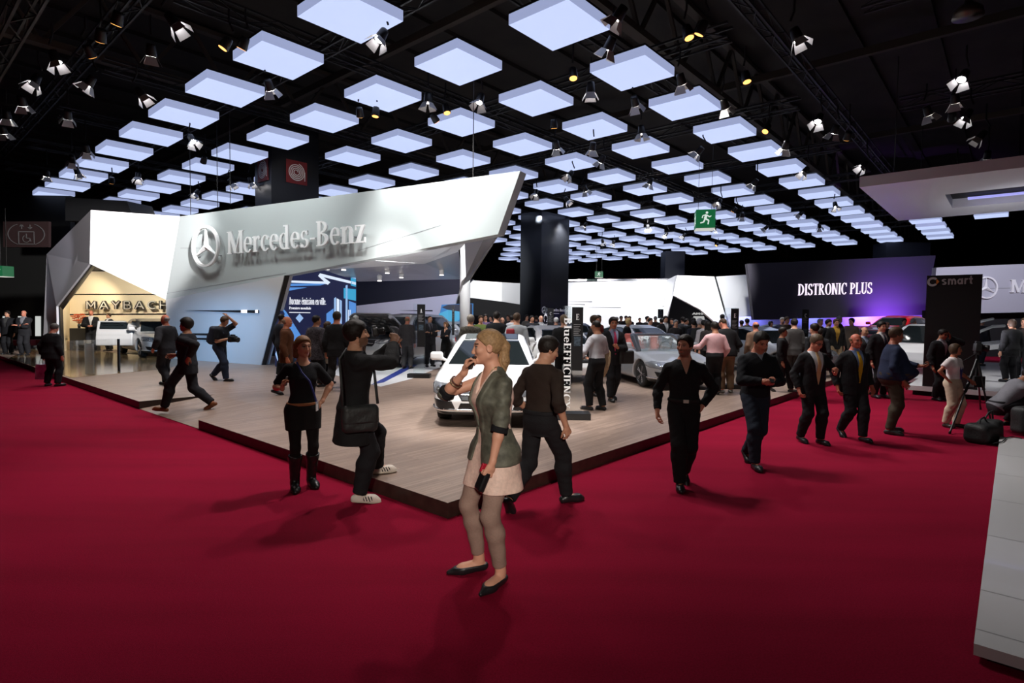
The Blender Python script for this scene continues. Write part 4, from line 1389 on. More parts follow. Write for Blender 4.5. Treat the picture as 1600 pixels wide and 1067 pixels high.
def back_walls():
    # video wall with the city poster
    a, b = gnd(437, 573, .15), gnd(557, 561, .15)
    h0, h1 = 3.75, 3.75
    ex = b - a; L = np.linalg.norm(ex); ex /= L; ez = np.array([ex[1], -ex[0], 0])
    m = MB(); m.slab([a, b, b + [0, 0, h1], a + [0, 0, h0]], -ez * .2)
    w = m.build('video_wall', emat('screen_navy', (.010, .013, .050), 1.0)); tag(w, 'dark blue video wall with light streaks and white text', 'screen')

    def S(s, z, d=.012): return a + ex * (s * L) + np.array([0, 0, z]) + ez * d

    def px(x, y, d=.012):      # photo point on the screen
        dd = ray(x, y); o = np.array([0, 0, EYE]); t = ((a + ez * d - o) @ ez) / (dd @ ez); return o + dd * t
    g = MB(); cols = [emat('streak_white', (.75, .85, 1), 1.0), emat('streak_blue', (.10, .30, .75), .9), emat('streak_cyan', (.05, .42, .72), .85), emat('streak_pale', (.35, .55, .90), .9)]
    sh = [(0, (447, 441), (512, 444), (514, 440), (449, 438)), (0, (512, 445), (516, 441), (500, 429), (497, 431)), (0, (497, 431), (500, 427), (556, 441), (556, 445)), (1, (447, 447), (500, 446), (510, 443), (447, 443)),
          (1, (447, 455), (480, 449), (447, 449)), (3, (530, 428), (556, 436), (556, 432), (535, 427)), (1, (440, 480), (447, 487), (470, 524), (463, 528)), (3, (431, 510), (449, 575), (444, 575), (428, 522)), (0, (436, 500), (456, 568), (451, 570), (434, 508)),
          (2, (441, 492), (462, 560), (458, 562), (438, 498)), (1, (446, 488), (470, 545), (466, 550), (444, 493)), (3, (433, 545), (445, 575), (438, 577), (430, 553)),
          (3, (522, 466), (525, 464), (525, 500), (522, 502)), (0, (526, 466), (530, 468), (530, 500), (526, 500)), (3, (531, 468), (534, 470), (534, 506), (531, 505)), (1, (510, 490), (521, 482), (521, 505), (510, 508)),
          (2, (537, 450), (556, 452), (556, 470), (537, 466)), (3, (540, 446), (543, 445), (543, 520), (540, 520)), (1, (545, 470), (556, 474), (556, 520), (545, 520)), (0, (544, 484), (548, 484), (548, 505), (544, 505)), (2, (548, 434), (556, 436), (556, 448), (548, 446)),
          (3, (462, 497), (468, 490), (474, 497), (468, 504))]
    for ci, *q in sh:
        if ci == 99: continue
        g.cur = ci; P = [px(*p) for p in q]; g.slab(P[::-1], ez * .004)
    g.build('light_streak', cols, w)
    t = MB()
    for txt, (x0, y0), (x1, y1), hp in (('Aucune émission en ville.', (451.5, 475.5), (509.5, 476), 11), ('Premiere mondiale', (452, 483), (486, 483.5), 4), ('La Class', (461, 483), (461, 483), 0)):
        if not hp: continue
        A, B = px(x0, y0), px(x1, y1); e = B - A; l = np.linalg.norm(e); e /= l
        text(t, txt, A, e, (0, 0, 1), ez, hp / FOC * (A[1] + B[1]) / 2, l, .004)
    A, B = px(452, 488.5), px(485, 489); t.slab([A, B, B + [0, 0, .02], A + [0, 0, .02]], ez * .004)
    t.build('screen_text', emat('text_white', (.9, .92, 1), 1.1), w)
    # black fascia and white wall behind
    Y = 29
    m = MB(); m.slab([at(520, 482, Y), at(520, 436, Y), at(740, 436, Y), at(716, 459, Y)], (0, .4, 0)); struct(m.build('wall_fascia', M_NAVY), 'black fascia under the white canopy')
    m = MB(); m.slab([at(520, 560, Y), at(520, 482, Y), at(716, 459, Y), at(690, 560, Y)], (0, .4, 0)); w = struct(m.build('wall_white_mid', M_WHITE), 'white wall lit violet behind the cutaway car')
    m = MB()
    for p in (((622, 485), (676, 486.5), (676, 484.5)), ((640, 496), (666, 498), (666, 494))): m.slab([at(*q, Y - .01) for q in p], (0, -.01, 0))
    m.build('slot', M_BLACKM, w)
    # curved blue screen
    m = MB(); m.slab([at(683, 512, 27), at(690, 476, 27), at(739, 474, 27), at(739, 512, 27)], (0, .2, 0)); s = m.build('blue_screen', emat('screen_blue', (.02, .20, .55), .9)); tag(s, 'bright blue screen left of the white round column', 'screen')
    g = MB(); cols = [emat('streak_cyan', (.05, .42, .72), .85), emat('screen_deep', (.005, .015, .06), .5)]
    g.cur = 1; g.slab([at(*q, 26.98) for q in ((690, 480), (738, 500), (738, 475), (700, 476))], (0, -.005, 0)); g.cur = 0
    g.slab([at(*q, 26.96) for q in ((686, 490), (700, 484), (720, 487), (726, 494), (712, 503), (684, 508))], (0, -.005, 0)); g.build('screen_shape', cols, s)
    # white band beyond
    m = MB(); m.slab([at(718, 463, 38), at(722, 437, 38), at(784, 441, 36), at(784, 471, 36)], (0, .4, 0)); m.slab([at(784, 471, 36), at(784, 441, 36), at(822, 443, 38), at(822, 477, 38)], (0, .4, 0))
    struct(m.build('wall_white_band', M_WHITE), 'white folded band left of the black pillar')
    m = MB(); m.slab([at(700, 560, 44), at(700, 462, 44), at(830, 462, 44), at(830, 560, 44)], (0, .4, 0)); struct(m.build('wall_dark_mid', M_BLACKM))
    # long white wall right of the pillar
    Y = 43
    m = MB(); m.slab([at(815, 540, Y), at(815, 443, Y), at(1046, 437, Y), at(1035, 540, Y)], (0, .4, 0)); w = struct(m.build('wall_white_back', M_WHITE), 'long white back wall right of the pillar')
    m = MB()
    for p in (((885, 471), (925, 472), (925, 471)), ((885, 475), (914, 476.5), (914, 475.5)), ((906, 480), (970, 481), (970, 480.3)), ((1033, 478), (1041, 479.5), (1041, 478.5)), ((1033, 484), (1040, 485.5), (1040, 484.5))): m.slab([at(*q, Y - .01) for q in p], (0, -.01, 0))
    m.build('slot', M_BLACKM, w)
    m = MB(); m.slab([at(815, 437, 46), at(815, 440, 46), at(1046, 438, 46), at(1046, 435, 46)], (0, .2, 0)); m.build('rail', M_STEEL, w)
    # folded white pavilion with a dark opening
    Y = 40
    m = MB(); m.slab([at(1044, 437, 42.5), at(1033, 540, 42.5), at(1036, 540, Y), at(1039, 505, Y), at(1052, 461, Y), at(1058, 430, Y)], (0, .4, 0))
    m.slab([at(1058, 430, Y), at(1052, 461, Y), at(1095, 484, Y), at(1121, 507, Y), at(1126, 540, Y), at(1144, 540, Y), at(1137, 507, Y), at(1116, 432, Y)], (0, .4, 0))
    m.slab([at(1119, 432, Y), at(1140, 507, Y), at(1147, 540, Y), at(1181, 540, Y + 1), at(1177, 500, Y + 1), at(1167, 429, Y + 1)], (0, .4, 0))
    w = struct(m.build('wall_pavilion', M_WHITE), 'folded white pavilion with a dark slanted opening')
    m = MB(); m.slab([at(1030, 540, Y + 4), at(1030, 455, Y + 4), at(1126, 455, Y + 4), at(1126, 540, Y + 4)], (0, .2, 0)); m.slab([at(1116, 432, Y + .1), at(1119, 432, Y + .1), at(1141, 507, Y + .1), at(1137, 507, Y + .1)], (0, .2, 0)); m.build('dark_recess', M_BLACKM, w)
    A, B = at(1082, 491.5, Y + 3.5), at(1100, 491.5, Y + 3.5)
    t = MB(); text(t, 'AMG', A, (1, 0, 0), (0, 0, 1), (0, -1, 0), .16, B[0] - A[0], .02, lambda c: sans(c, .3), .12)
    t.slab([at(1080, 503, Y + 3.5), at(1084, 494, Y + 3.5), at(1100, 494, Y + 3.5), at(1102, 503, Y + 3.5)], (0, .02, 0))
    tag(t.build('opening_sign', emat('sign_glow', (.7, .7, .68), .6)), 'small bright sign in the dark slanted opening', 'sign')
    # dark wall with the violet words
    Y = 36
    P = [at(1168, 412, Y), at(1462, 399, Y), at(1446, 492, Y), at(1178, 500, Y)]
    m = MB(); m.slab([P[0], P[3], P[2], P[1]], (0, .4, 0)); w = struct(m.build('wall_screen', mat('screen_wall', (.040, .036, .050), .7)), 'wide dark wall washed with violet light')
    A, B = at(1246.5, 461.5, Y - .005), at(1363, 458.5, Y - .005); e = B - A; l = np.linalg.norm(e); e /= l
    t = MB(); text(t, 'DISTRONIC PLUS', A, e, (0, 0, 1), (0, -1, 0), 17.5 / FOC * Y, l, .03)
    tag(t.build('lit_words', emat('words_glow', (.95, .80, 1.0), 1.25)), 'glowing white words on the violet wall', 'sign')
    m = MB(); m.slab([at(1150, 545, Y + 1.5), at(1150, 495, Y + 1.5), at(1450, 487, Y + 1.5), at(1450, 545, Y + 1.5)], (0, .2, 0)); struct(m.build('wall_blue', mat('blue_lit_wall', (.62, .62, .70), .6)), 'pale wall in blue light under the violet wall')
    # right white wall with star
    Y = 30
    m = MB(); m.slab([at(1456, 491, Y), at(1463, 418, Y), at(1680, 409, Y), at(1680, 486, Y)], (0, .3, 0)); w = struct(m.build('wall_white_right', mat('right_wall_panel', (.50, .50, .56), .5)), 'white wall with a star at far right')
    m = MB(); m.slab([at(1456, 451.6, Y - .004), at(1456, 450.8, Y - .004), at(1680, 448.8, Y - .004), at(1680, 449.6, Y - .004)], (0, -.003, 0)); m.build('joint', mat('joint_grey', (.25, .26, .27), .6), w)
    s = MB(); star(s, at(1540, 449.5, Y - .01), (1, 0, 0), (0, 0, 1), (0, -1, 0), 17.2 / FOC * Y, .09, .13)
    tag(s.build('star_emblem', M_LETTER), 'white star emblem on the wall at far right', 'emblem')
    A = at(1577, 457, Y - .01)
    t = MB(); text(t, 'Mercedes-Benz', A, (1, 0, 0), (0, 0, 1), (0, -1, 0), 20 / FOC * Y, 6.4, .07)
    tag(t.build('sign_lettering', M_LETTER), 'white capital letter at the right picture edge beside the star', 'sign')
    m = MB(); m.slab([at(1445, 560, Y + .5), at(1445, 485, Y + .5), at(1680, 485, Y + .5), at(1680, 560, Y + .5)], (0, .2, 0)); struct(m.build('wall_dark_right', M_BLACKM))


def smart_area():
    # near white plinth at the right edge of the picture
    u0, u1, v0, v1, Z = 4.05, 11.7, -5.5, .1, .10
    m = MB(); m.slab([UV(u0, v1, .035), UV(u1, v1, .035), UV(u1, v0, .035), UV(u0, v0, .035)][::-1], (0, 0, Z - .035))
    p = m.build('white_plinth', M_WHITEGLOSS); tag(p, 'low glossy white plinth at the bottom right corner', 'platform')
    m = MB(); m.slab([UV(u0 + .06, v1 - .06, 0), UV(u1 - .06, v1 - .06, 0), UV(u1 - .06, v0, 0), UV(u0 + .06, v0, 0)][::-1], (0, 0, .035)); m.build('toe_kick', M_BLACKM, p)
    m = MB()
    for u in (4.25, 4.9, 6.2, 7.5, 8.8, 10.1): m.slab([UV(u, v1 - .002, Z + .0008), UV(u + .008, v1 - .002, Z + .0008), UV(u + .008, v0, Z + .0008), UV(u, v0, Z + .0008)][::-1], (0, 0, .0006))
    m.build('panel_joint', mat('joint_pale', (.35, .35, .36), .5), p)
    # white stepped stand beyond the aisle
    U, V = 17.6, 1.98
    m = MB(); m.slab([UV(U, V, .12), UV(30, V, .12), UV(30, -16, .12), UV(U, -16, .12)][::-1], (0, 0, .12))
    m.slab([UV(19.8, 3.7, .12), UV(30, 3.7, .12), UV(30, V, .12), UV(19.8, V, .12)][::-1], (0, 0, .12)); p = m.build('white_stand', M_WHITEGLOSS); tag(p, 'white raised stand floor behind the black panel', 'platform')
    m = MB(); m.slab([UV(U + .1, V - .1, 0), UV(30, V - .1, 0), UV(30, -16, 0), UV(U + .1, -16, 0)][::-1], (0, 0, .12)); m.build('toe_kick', M_BLACKM, p)
    for k, (uu, z0, z1) in enumerate(((20.2, .24, .42), (22.4, .42, .60))):
        m = MB(); m.slab([UV(uu, -.3, z0), UV(30, -.3, z0), UV(30, -16, z0), UV(uu, -16, z0)][::-1], (0, 0, z1 - z0)); m.build('step', M_WHITEGLOSS if k == 0 else M_WHITE, p)
    # black panel
    b, a = gnd(1441, 603, .242), gnd(1527, 609, .242)
    e = (a - b); L = np.linalg.norm(e); e /= L; n = np.array([e[1], -e[0], 0]); n = n if n[1] < 0 else -n
    h = 3.02
    m = MB(); m.slab([b, a, zof(a, h), zof(b, h)], -n * .22)
    p = m.build('black_panel', M_BLACK); tag(p, 'tall black panel with a small grey logo at the top', 'panel')

    def on(x, y, d=.004):
        dd = ray(x, y); o = np.array([0, 0, EYE]); t = ((b + n * d - o) @ n) / (dd @ n); return o + dd * t
    A, B = on(1471, 445), on(1520.5, 443.5); ee = B - A; l = np.linalg.norm(ee); ee /= l
    t = MB(); text(t, 'smart', A, ee, (0, 0, 1), n, .205, l, .012, lambda c: sans(c, .19), .04)
    C = on(1457.5, 440.3); k = .135
    def ringpiece(mb, a0, a1, ri, ro):
        for i in range(20):
            t0, t1 = R_(a0 + (a1 - a0) * i / 20), R_(a0 + (a1 - a0) * (i + 1) / 20)
            mb.slab([C + ee * math.cos(x) * r + np.array([0, 0, math.sin(x) * r]) for x, r in ((t0, ro), (t1, ro), (t1, ri), (t0, ri))], n * .012)
    k = .115; ringpiece(t, 40, 320, k * .55, k)
    t.build('logo', mat('logo_grey', (.42, .42, .42), .4), p)
    o = MB(); o.slab([C + ee * k * .62 + np.array([0, 0, k * .62]), C + ee * k * .62 - np.array([0, 0, k * .62]), C + ee * k * 1.15], n * .014); o.build('logo_wedge', mat('logo_orange', (.75, .22, .03), .4), p, label='orange wedge')
    # hanging canopy
    z0, z1 = 5.5, 5.78
    ua, ub, va, vb = 18.0, 24.9, 3.3, -14.0
    sl = [toUV(gnd(x, y, z0)) for x, y in ((1479, 307), (1488, 325), (1600, 310), (1600, 291))]
    ha, hb, hv = min(sl[0][0], sl[3][0]), max(sl[1][0], sl[2][0]), max(sl[0][1], sl[1][1])
    print('slot', ha, hb, hv, sl)
    m = MB()
    for (x0, x1, y0, y1) in ((ua, ha, vb, va), (hb, ub, vb, va), (ha, hb, hv, va)):
        m.slab([UV(x0, y0, z0), UV(x1, y0, z0), UV(x1, y1, z0), UV(x0, y1, z0)][::-1], (0, 0, z1 - z0))
    c = m.build('hanging_canopy', M_WHITE); tag(c, 'flat white canopy hanging at right with a dark slot', 'canopy')
    m = MB(); m.slab([UV(ha, vb, z1), UV(hb, vb, z1), UV(hb, hv, z1), UV(ha, hv, z1)], (0, 0, .03)); m.build('slot_back', M_BLACKM, c)
    m = MB(); m.box((0, 0, 0), (1, 1, 1)); m = MB()
    m.slab([UV(hb - .5, hv - .4, z1 - .12), UV(hb - .3, hv - .4, z1 - .12), UV(hb - .3, hv - 2.2, z1 - .12), UV(hb - .5, hv - 2.2, z1 - .12)], (0, 0, .05)); m.build('slot_light', emat('slot_light', (.42, .42, 1.0), .9), c)
    m = MB()
    for u_, v_ in ((18.6, 2.6), (24.2, 2.6), (18.6, -6), (24.2, -6)): m.tube([UV(u_, v_, z1), UV(u_, v_, 9)], .012, 6)
    m.build('hanging_wire', M_TRUSS, c)


def steles():
    """info steles: base block, glass pane, black panel"""
    GL = mat('stele_glass', (.75, .9, .87), .05, trans=1, ior=1.08, alpha=.35)
    def stele(base, ex, W, Ht, pw, ptop, pbot, words, label, letter='E', bw=.62):
        ex = np.asarray(ex); ez = np.array([ex[1], -ex[0], 0]); ez = ez if ez[1] < 0 else -ez
        B = np.array([base[0], base[1], .15])
        r = empty('info_stele', B, 0, label, 'sign stand', 'info steles on the wooden platform')
        m = MB(); m.slab([B - ex * bw / 2 + ez * .15, B + ex * bw / 2 + ez * .15, B + ex * bw / 2 - ez * .15, B - ex * bw / 2 - ez * .15], (0, 0, .11)); m.build('base_block', M_BLACK, r)
        m = MB(); q = B + np.array([0, 0, .11]); m.slab([q - ex * W / 2, q + ex * W / 2, q + ex * W / 2 + [0, 0, Ht], q - ex * W / 2 + [0, 0, Ht]], -ez * .02); m.build('glass_pane', GL, r)
        x1 = W / 2; x0 = x1 - pw
        m = MB(); m.slab([q + ex * x0 + [0, 0, pbot], q + ex * x1 + [0, 0, pbot], q + ex * x1 + [0, 0, ptop], q + ex * x0 + [0, 0, ptop]], ez * .02); m.build('panel', M_BLACK, r)
        m = MB(); w_ = .10 * (pw / .2); text(m, letter, q + ex * (x0 + pw * .36) + [0, 0, ptop - .22 * (ptop - pbot) / 1.1] + ez * .021, ex, (0, 0, 1), ez, .10 * (ptop - pbot) / 1.1, w_ * .6, .004)
        m.build('panel_letter', M_LETTER, r)
        m = MB()
        for k in range(7): m.slab([q + ex * (x0 + pw * .15) + [0, 0, ptop - .3 - k * .03] + ez * .021, q + ex * (x0 + pw * (.8 - .1 * (k % 3))) + [0, 0, ptop - .3 - k * .03] + ez * .021, q + ex * (x0 + pw * (.8 - .1 * (k % 3))) + [0, 0, ptop - .292 - k * .03] + ez * .021, q + ex * (x0 + pw * .15) + [0, 0, ptop - .292 - k * .03] + ez * .021], ez * .002)
        m.build('panel_text', mat('text_grey', (.35, .35, .36), .5), r)
        m = MB(); k0 = ptop - .72 * (ptop - pbot) * .85
        m.slab([q + ex * (x0 + pw * .2) + [0, 0, k0] + ez * .021, q + ex * (x0 + pw * .8) + [0, 0, k0] + ez * .021, q + ex * (x0 + pw * .8) + [0, 0, k0 + .16] + ez * .021, q + ex * (x0 + pw * .2) + [0, 0, k0 + .16] + ez * .021], ez * .002); m.build('panel_picture', mat('picture_blue', (.05, .07, .09), .4, var=.8, bscale=25), r)
        if words:      # letters run down the pane
            m = MB(); text(m, words, q + ex * (-W / 2 + .02) + [0, 0, Ht - .20] + ez * .003, (0, 0, -1), ex, ez, .12, Ht - .26, .006); m.build('pane_lettering', M_LETTER, r)
        return r
    p = gnd(893, 654, .15)
    stele(p, (1, 0, 0), .34, 1.82, .19, 1.80, .72, 'BlueEFFICIENCY', 'glass stele with white lettering running down it and a black E panel')
    p = gnd(1140, 607, .15); stele(p, (1, 0, 0), .34, 1.9, .19, 1.88, .75, '', 'glass and black stele behind the man bending in khaki trousers', 'E')
    p = gnd(1252, 575, .15); stele(p, (1, 0, 0), .40, 2.0, .24, 1.98, .6, '', 'black stele beside the man in the grey suit seen from behind', 'C')
    p = gnd(655, 590, .15); stele(p, (1, 0, 0), .32, 1.95, .22, 1.93, .75, '', 'black stele between the grey suit and the folded arms', 'A')
    p = gnd(705, 566, .15); stele(p, (1, 0, 0), .22, 2.0, .09, 1.98, .9, '', 'narrow dark stele behind the woman in the black dress', 'B')
    p = gnd(1028, 545, .15); stele(p, (1, 0, 0), .5, 2.15, .3, 2.1, 1.6, '', 'small dark stele in the crowd before the pavilion opening', 'C')
    p = gnd(856, 572, .15); stele(p, (1, 0, 0), .36, 1.95, .22, 1.92, .7, 'Classic', 'glass stele with lettering just left of the black pillar foot', 'C')
# ------------------------------------------------------------------ glowing ceiling panels, trusses, lamps
OU, OV, SU_, SV_, TS = 6.704, 10.375, 3.006, 3.054, 1.50
TZ = EYE + 6.0
ORD = ['first', 'second', 'third', 'fourth', 'fifth', 'sixth', 'seventh', 'eighth', 'ninth', 'tenth', 'eleventh', 'twelfth', 'thirteenth', 'fourteenth', 'fifteenth', 'sixteenth']


def project(P):
    q = np.asarray(P, float) - np.array([0, 0, EYE]); z = q @ _f
    return 800 + FOC * (q @ _r) / z, 533.5 - FOC * (q @ _u) / z, z


PANELS = []


def panel_mat(name, col, s):
    """opal plastic lit from inside, slightly dimmer towards the rim where the lamps end"""
    m = mat(name, (.15, .15, .16), .5, emit=col, es=s)
    return m


def ceiling_panels():
    d = .22      # box depth
    h = TS / 2
    top = panel_mat('panel_diffuser', (.56, .66, .98), 1.0)
    side = panel_mat('panel_side', (.43, .50, .80), .72)
    V = np.array([(-h, -h, 0), (h, -h, 0), (h, h, 0), (-h, h, 0)])
    dif = mesh_data('diffuser', V, [(3, 2, 1, 0)], top)
    V2 = np.array([(-h, -h, 0), (h, -h, 0), (h, h, 0), (-h, h, 0), (-h, -h, d), (h, -h, d), (h, h, d), (-h, h, d)])
    sid = mesh_data('side_band', V2, [(0, 1, 5, 4), (1, 2, 6, 5), (2, 3, 7, 6), (3, 0, 4, 7)], side)
    V3 = np.array([(-h, -h, d), (h, -h, d), (h, h, d), (-h, h, d), (-h, -h, d + .05), (h, -h, d + .05), (h, h, d + .05), (-h, h, d + .05)])
    lid = mesh_data('lid', V3, [(3, 2, 1, 0), (4, 5, 6, 7), (0, 1, 5, 4), (1, 2, 6, 5), (2, 3, 7, 6), (3, 0, 4, 7)], M_BLACKM)
    Vh = np.array([(sx * .5 + a, sy * .5 + b, z) for sx in (-1, 1) for sy in (-1, 1) for z in (d, 1.0) for a, b in ((-.008, 0), (.008, 0))])
    whole = mesh_data('ceiling_panel', np.concatenate([V2, V3]), [(3, 2, 1, 0), (0, 1, 5, 4), (1, 2, 6, 5), (2, 3, 7, 6), (3, 0, 4, 7), (12, 13, 14, 15)], [top, side, M_BLACKM], fmat=[0, 1, 1, 1, 1, 2])
    cells = [(i, j) for i in range(16) for j in range(-1, 11)] + [(i, -2) for i in range(12, 16)] + [(12, -3)]
    for i, j in cells:
        if (i, j) in ((0, -1), (2, 4), (5, 5)): continue
        p = UV(OU + i * SU_, OV + j * SV_, TZ)
        x, y, z = project(p)
        if not (-120 < x < 1720 and -90 < y) or z < 1: continue
        # whatever hides wholly behind the slanted wall is left out
        if 290 < x < 770 and y > 340 - (x - 290) * .135 + 26 and y < 420: continue
        if x < 60 and i == 0 and j > 10: continue
        row, n = i, j + 1
        if j == -3: lab = 'lone glowing ceiling panel showing under the white canopy at right'
        elif j == -2: lab = 'glowing square ceiling panel right of the main field, %s from the front' % ORD[i - 12]
        else: lab = 'glowing ceiling panel, %s from the right end of the %s row from the left' % (ORD[n], ORD[row])
        g = 'glowing ceiling panels'
        if z < 24:
            o = empty('ceiling_panel', p, TH, lab, 'ceiling light', g)
            for nm, me in (('diffuser', dif), ('side_band', sid), ('lid', lid)):
                c = bpy.data.objects.new(nm, me); COL.objects.link(c); c.parent = o
        else:
            o = bpy.data.objects.new('ceiling_panel', whole); COL.objects.link(o)
            o.location = p; o.rotation_euler = (0, 0, TH); tag(o, lab, 'ceiling light', g)
        PANELS.append((i, j, x, y, z))


def trusses():
    """square lattice trusses hanging between the rows"""
    k = 0

    def truss(a, b, label, w=.34, step=.8):
        a, b = np.asarray(a, float), np.asarray(b, float)
        d = b - a; L = np.linalg.norm(d); d /= L
        s = np.cross(d, [0, 0, 1.0]); s /= np.linalg.norm(s); up = np.array([0, 0, 1.0])
        m = MB()
        C = [s * w / 2, -s * w / 2, s * w / 2 + up * w, -s * w / 2 + up * w]
        for c in C: m.bar(a + c, b + c, .05)
        n = int(L / step)
        for i in range(n):
            p, q = a + d * (i * step), a + d * ((i + 1) * step)
            for c0, c1 in ((0, 1), (0, 2), (1, 3)):
                if i % 2: c0, c1 = c1, c0
                m.bar(p + C[c0], q + C[c1], .024)
        o = m.build('lighting_truss', M_TRUSS)
        tag(o, label, 'truss', 'black lattice trusses above the panels')
    for i in range(0, 16, 2):
        u = OU + (i + .5) * SU_
        truss(UV(u, 5.5, 8.75), UV(u, 44, 8.75), 'black lattice truss between the %s and %s panel rows from the left' % (ORD[i], ORD[i + 1]))
    for j in range(-1, 10, 2):
        v = OV + (j + .5) * SV_
        truss(UV(5, v, 9.2), UV(56, v, 9.2), 'higher lattice truss across the rows after the %s panel from the right end' % ORD[j + 1])
    truss(UV(4, 5.4, 9.75), UV(56, 5.4, 9.75), 'black lattice truss along the right border of the glowing panels')
    truss(UV(4.9, 8, 9.9), UV(4.9, 46, 9.9), 'black lattice truss along the left border of the glowing panels')
    truss(UV(2, -1.5, 8.2), UV(50, -1.5, 8.2), 'lattice truss running away over the red aisle at right')
    truss(UV(16, 3, 9.3), UV(16, -22, 9.3), 'lattice truss crossing at upper right above the white canopy')
    truss(UV(22, 3, 8.6), UV(22, -22, 8.6), 'lattice truss at far right behind the white canopy')
    truss(UV(2.2, 8, 7.6), UV(2.2, 34, 7.6), 'lattice truss over the red carpet at upper left carrying barn door lamps')
    truss(UV(-1, 4, 8.4), UV(-1, 36, 8.4), 'higher lattice truss at the top left corner')


LAMP_ME = {}


def lamp_meshes():
    c = MB(); c.lathe([(.02, .0), (.10, .0), (.11, .06), (.13, .28), (.12, .30)], None, 16)
    LAMP_ME['housing'] = mesh_data('housing', np.array(c.V), c.F, M_BLACK, True)
    c = MB(); c.lathe([(.001, .303), (.105, .303), (.105, .308), (.001, .309)], None, 16)
    LAMP_ME['lens'] = mesh_data('lens', np.array(c.V), c.F, emat('lens_white', (1, .95, .95), 20), True)
    LAMP_ME['lens_warm'] = mesh_data('lens', np.array(c.V), c.F, emat('lens_warm', (1, .42, .10), 3), True)
    LAMP_ME['lens_dim'] = mesh_data('lens', np.array(c.V), c.F, emat('lens_dim', (1, .9, .85), 4), True)
    c = MB()
    for k in range(4):
        a = k * math.pi / 2; e = np.array([math.cos(a), math.sin(a), 0]); t = np.array([-math.sin(a), math.cos(a), 0])
        w0, w1 = .10, (.17 if k % 2 else .14)
        c.slab([e * .125 - t * w0 + [0, 0, .30], e * .125 + t * w0 + [0, 0, .30], e * .24 + t * w1 + [0, 0, .50], e * .24 - t * w1 + [0, 0, .50]], (0, 0, .006))
    LAMP_ME['barn'] = mesh_data('barn_doors', np.array(c.V), c.F, mat('barn_metal', (.55, .55, .56), .5, metal=.2))
    c = MB(); c.bar((-.16, 0, .12), (.16, 0, .12), .02); c.bar((-.16, 0, .12), (-.16, 0, -.25), .03, .015); c.bar((.16, 0, .12), (.16, 0, -.25), .03, .015); c.bar((-.16, 0, -.25), (.16, 0, -.25), .03, .015); c.tube([(0, 0, -.25), (0, 0, -.40)], .02, 8)
    LAMP_ME['yoke'] = mesh_data('yoke', np.array(c.V), c.F, M_BLACKM)


LAMPS = []


def lamp(x, y, z=7.55, aim=None, kind='w', s=1.0, lab=''):
    p = gnd(x, y, z)
    aim = np.array(aim if aim is not None else (p[0] * .92, p[1] - 2.0, 0), float)
    d = aim - p; d /= np.linalg.norm(d)
    q = Vector(d).to_track_quat('Z', 'Y')
    o = empty('stage_lamp', p, 0, lab, 'stage lamp', 'stage lamps under the roof')
    M = Matrix.Translation(Vector(p)) @ q.to_matrix().to_4x4() @ Matrix.Diagonal((s, s, s, 1))
    o.matrix_world = M; WM[o.name] = M
    ps = [('housing', 'housing'), ('lens', {'w': 'lens', 'o': 'lens_warm', 'd': 'lens_dim'}[kind])]
    if kind != 'o': ps.append(('barn_doors', 'barn'))
    for nm, k in ps:
        c = bpy.data.objects.new(nm, LAMP_ME[k]); COL.objects.link(c); c.parent = o
    m = MB(); m.tube([p - d * .2 * s, p + [0, 0, .35], p + [0, 0, max(.5, 8.3 - z)]], .022, 6); m.build('hanger', M_BLACKM, o)
    LAMPS.append((p, d))
    return o


LAMP_PX = [  # photo point, kind
    (262, 22, 'w'), (236, 68, 'w'), (82, 80, 'w'), (60, 118, 'w'), (146, 120, 'w'), (214, 138, 'w'), (32, 150, 'w'), (10, 172, 'w'), (2, 196, 'w'), (106, 172, 'w'), (186, 18, 'o'), (158, 45, 'o'), (134, 70, 'o'), (358, 60, 'o'), (384, 58, 'o'),
    (134, 226, 'd'), (112, 243, 'd'), (73, 266, 'w'), (118, 262, 'w'), (297, 212, 'w'), (175, 277, 'o'), (216, 270, 'w'), (358, 280, 'w'), (390, 277, 'w'), (310, 297, 'w'), (320, 245, 'o'),
    (417, 124, 'w'), (561, 168, 'o'), (588, 168, 'o'), (669, 145, 'd'), (752, 148, 'd'), (675, 178, 'o'), (696, 164, 'o'), (601, 48, 'w'), (976, 10, 'd'), (958, 58, 'w'), (1072, 42, 'o'), (1102, 33, 'o'), (923, 128, 'w'), (990, 150, 'd'), (1062, 115, 'd'), (895, 108, 'o'), (865, 186, 'o'), (868, 220, 'w'),
    (943, 243, 'w'), (927, 222, 'd'), (1002, 196, 'd'), (1098, 230, 'w'), (1130, 155, 'd'), (1164, 113, 'o'), (1018, 278, 'w'), (912, 290, 'w'), (883, 308, 'w'), (838, 297, 'd'), (894, 268, 'd'), (1183, 280, 'w'), (916, 348, 'w'), (941, 374, 'w'), (960, 376, 'w'), (1012, 351, 'd'), (1043, 363, 'd'), (1071, 365, 'w'), (1126, 312, 'd'), (1150, 324, 'o'), (1160, 332, 'd'), (1118, 352, 'w'), (1200, 353, 'd'), (1122, 380, 'o'),
    (1240, 45, 'w'), (1201, 196, 'o'), (1282, 180, 'w'), (1308, 195, 'w'), (1327, 205, 'o'), (1230, 220, 'd'), (1354, 253, 'w'), (1400, 277, 'o'), (1262, 262, 'w'), (1280, 350, 'w'), (1255, 330, 'd'), (1304, 316, 'w'),
    (1509, 112, 'w'), (1492, 145, 'd'), (1488, 175, 'o'), (1516, 172, 'w'), (1447, 166, 'd'), (1540, 205, 'd'), (1544, 236, 'd'), (1543, 260, 'o'), (1495, 266, 'd'), (658, 430, 'x')]


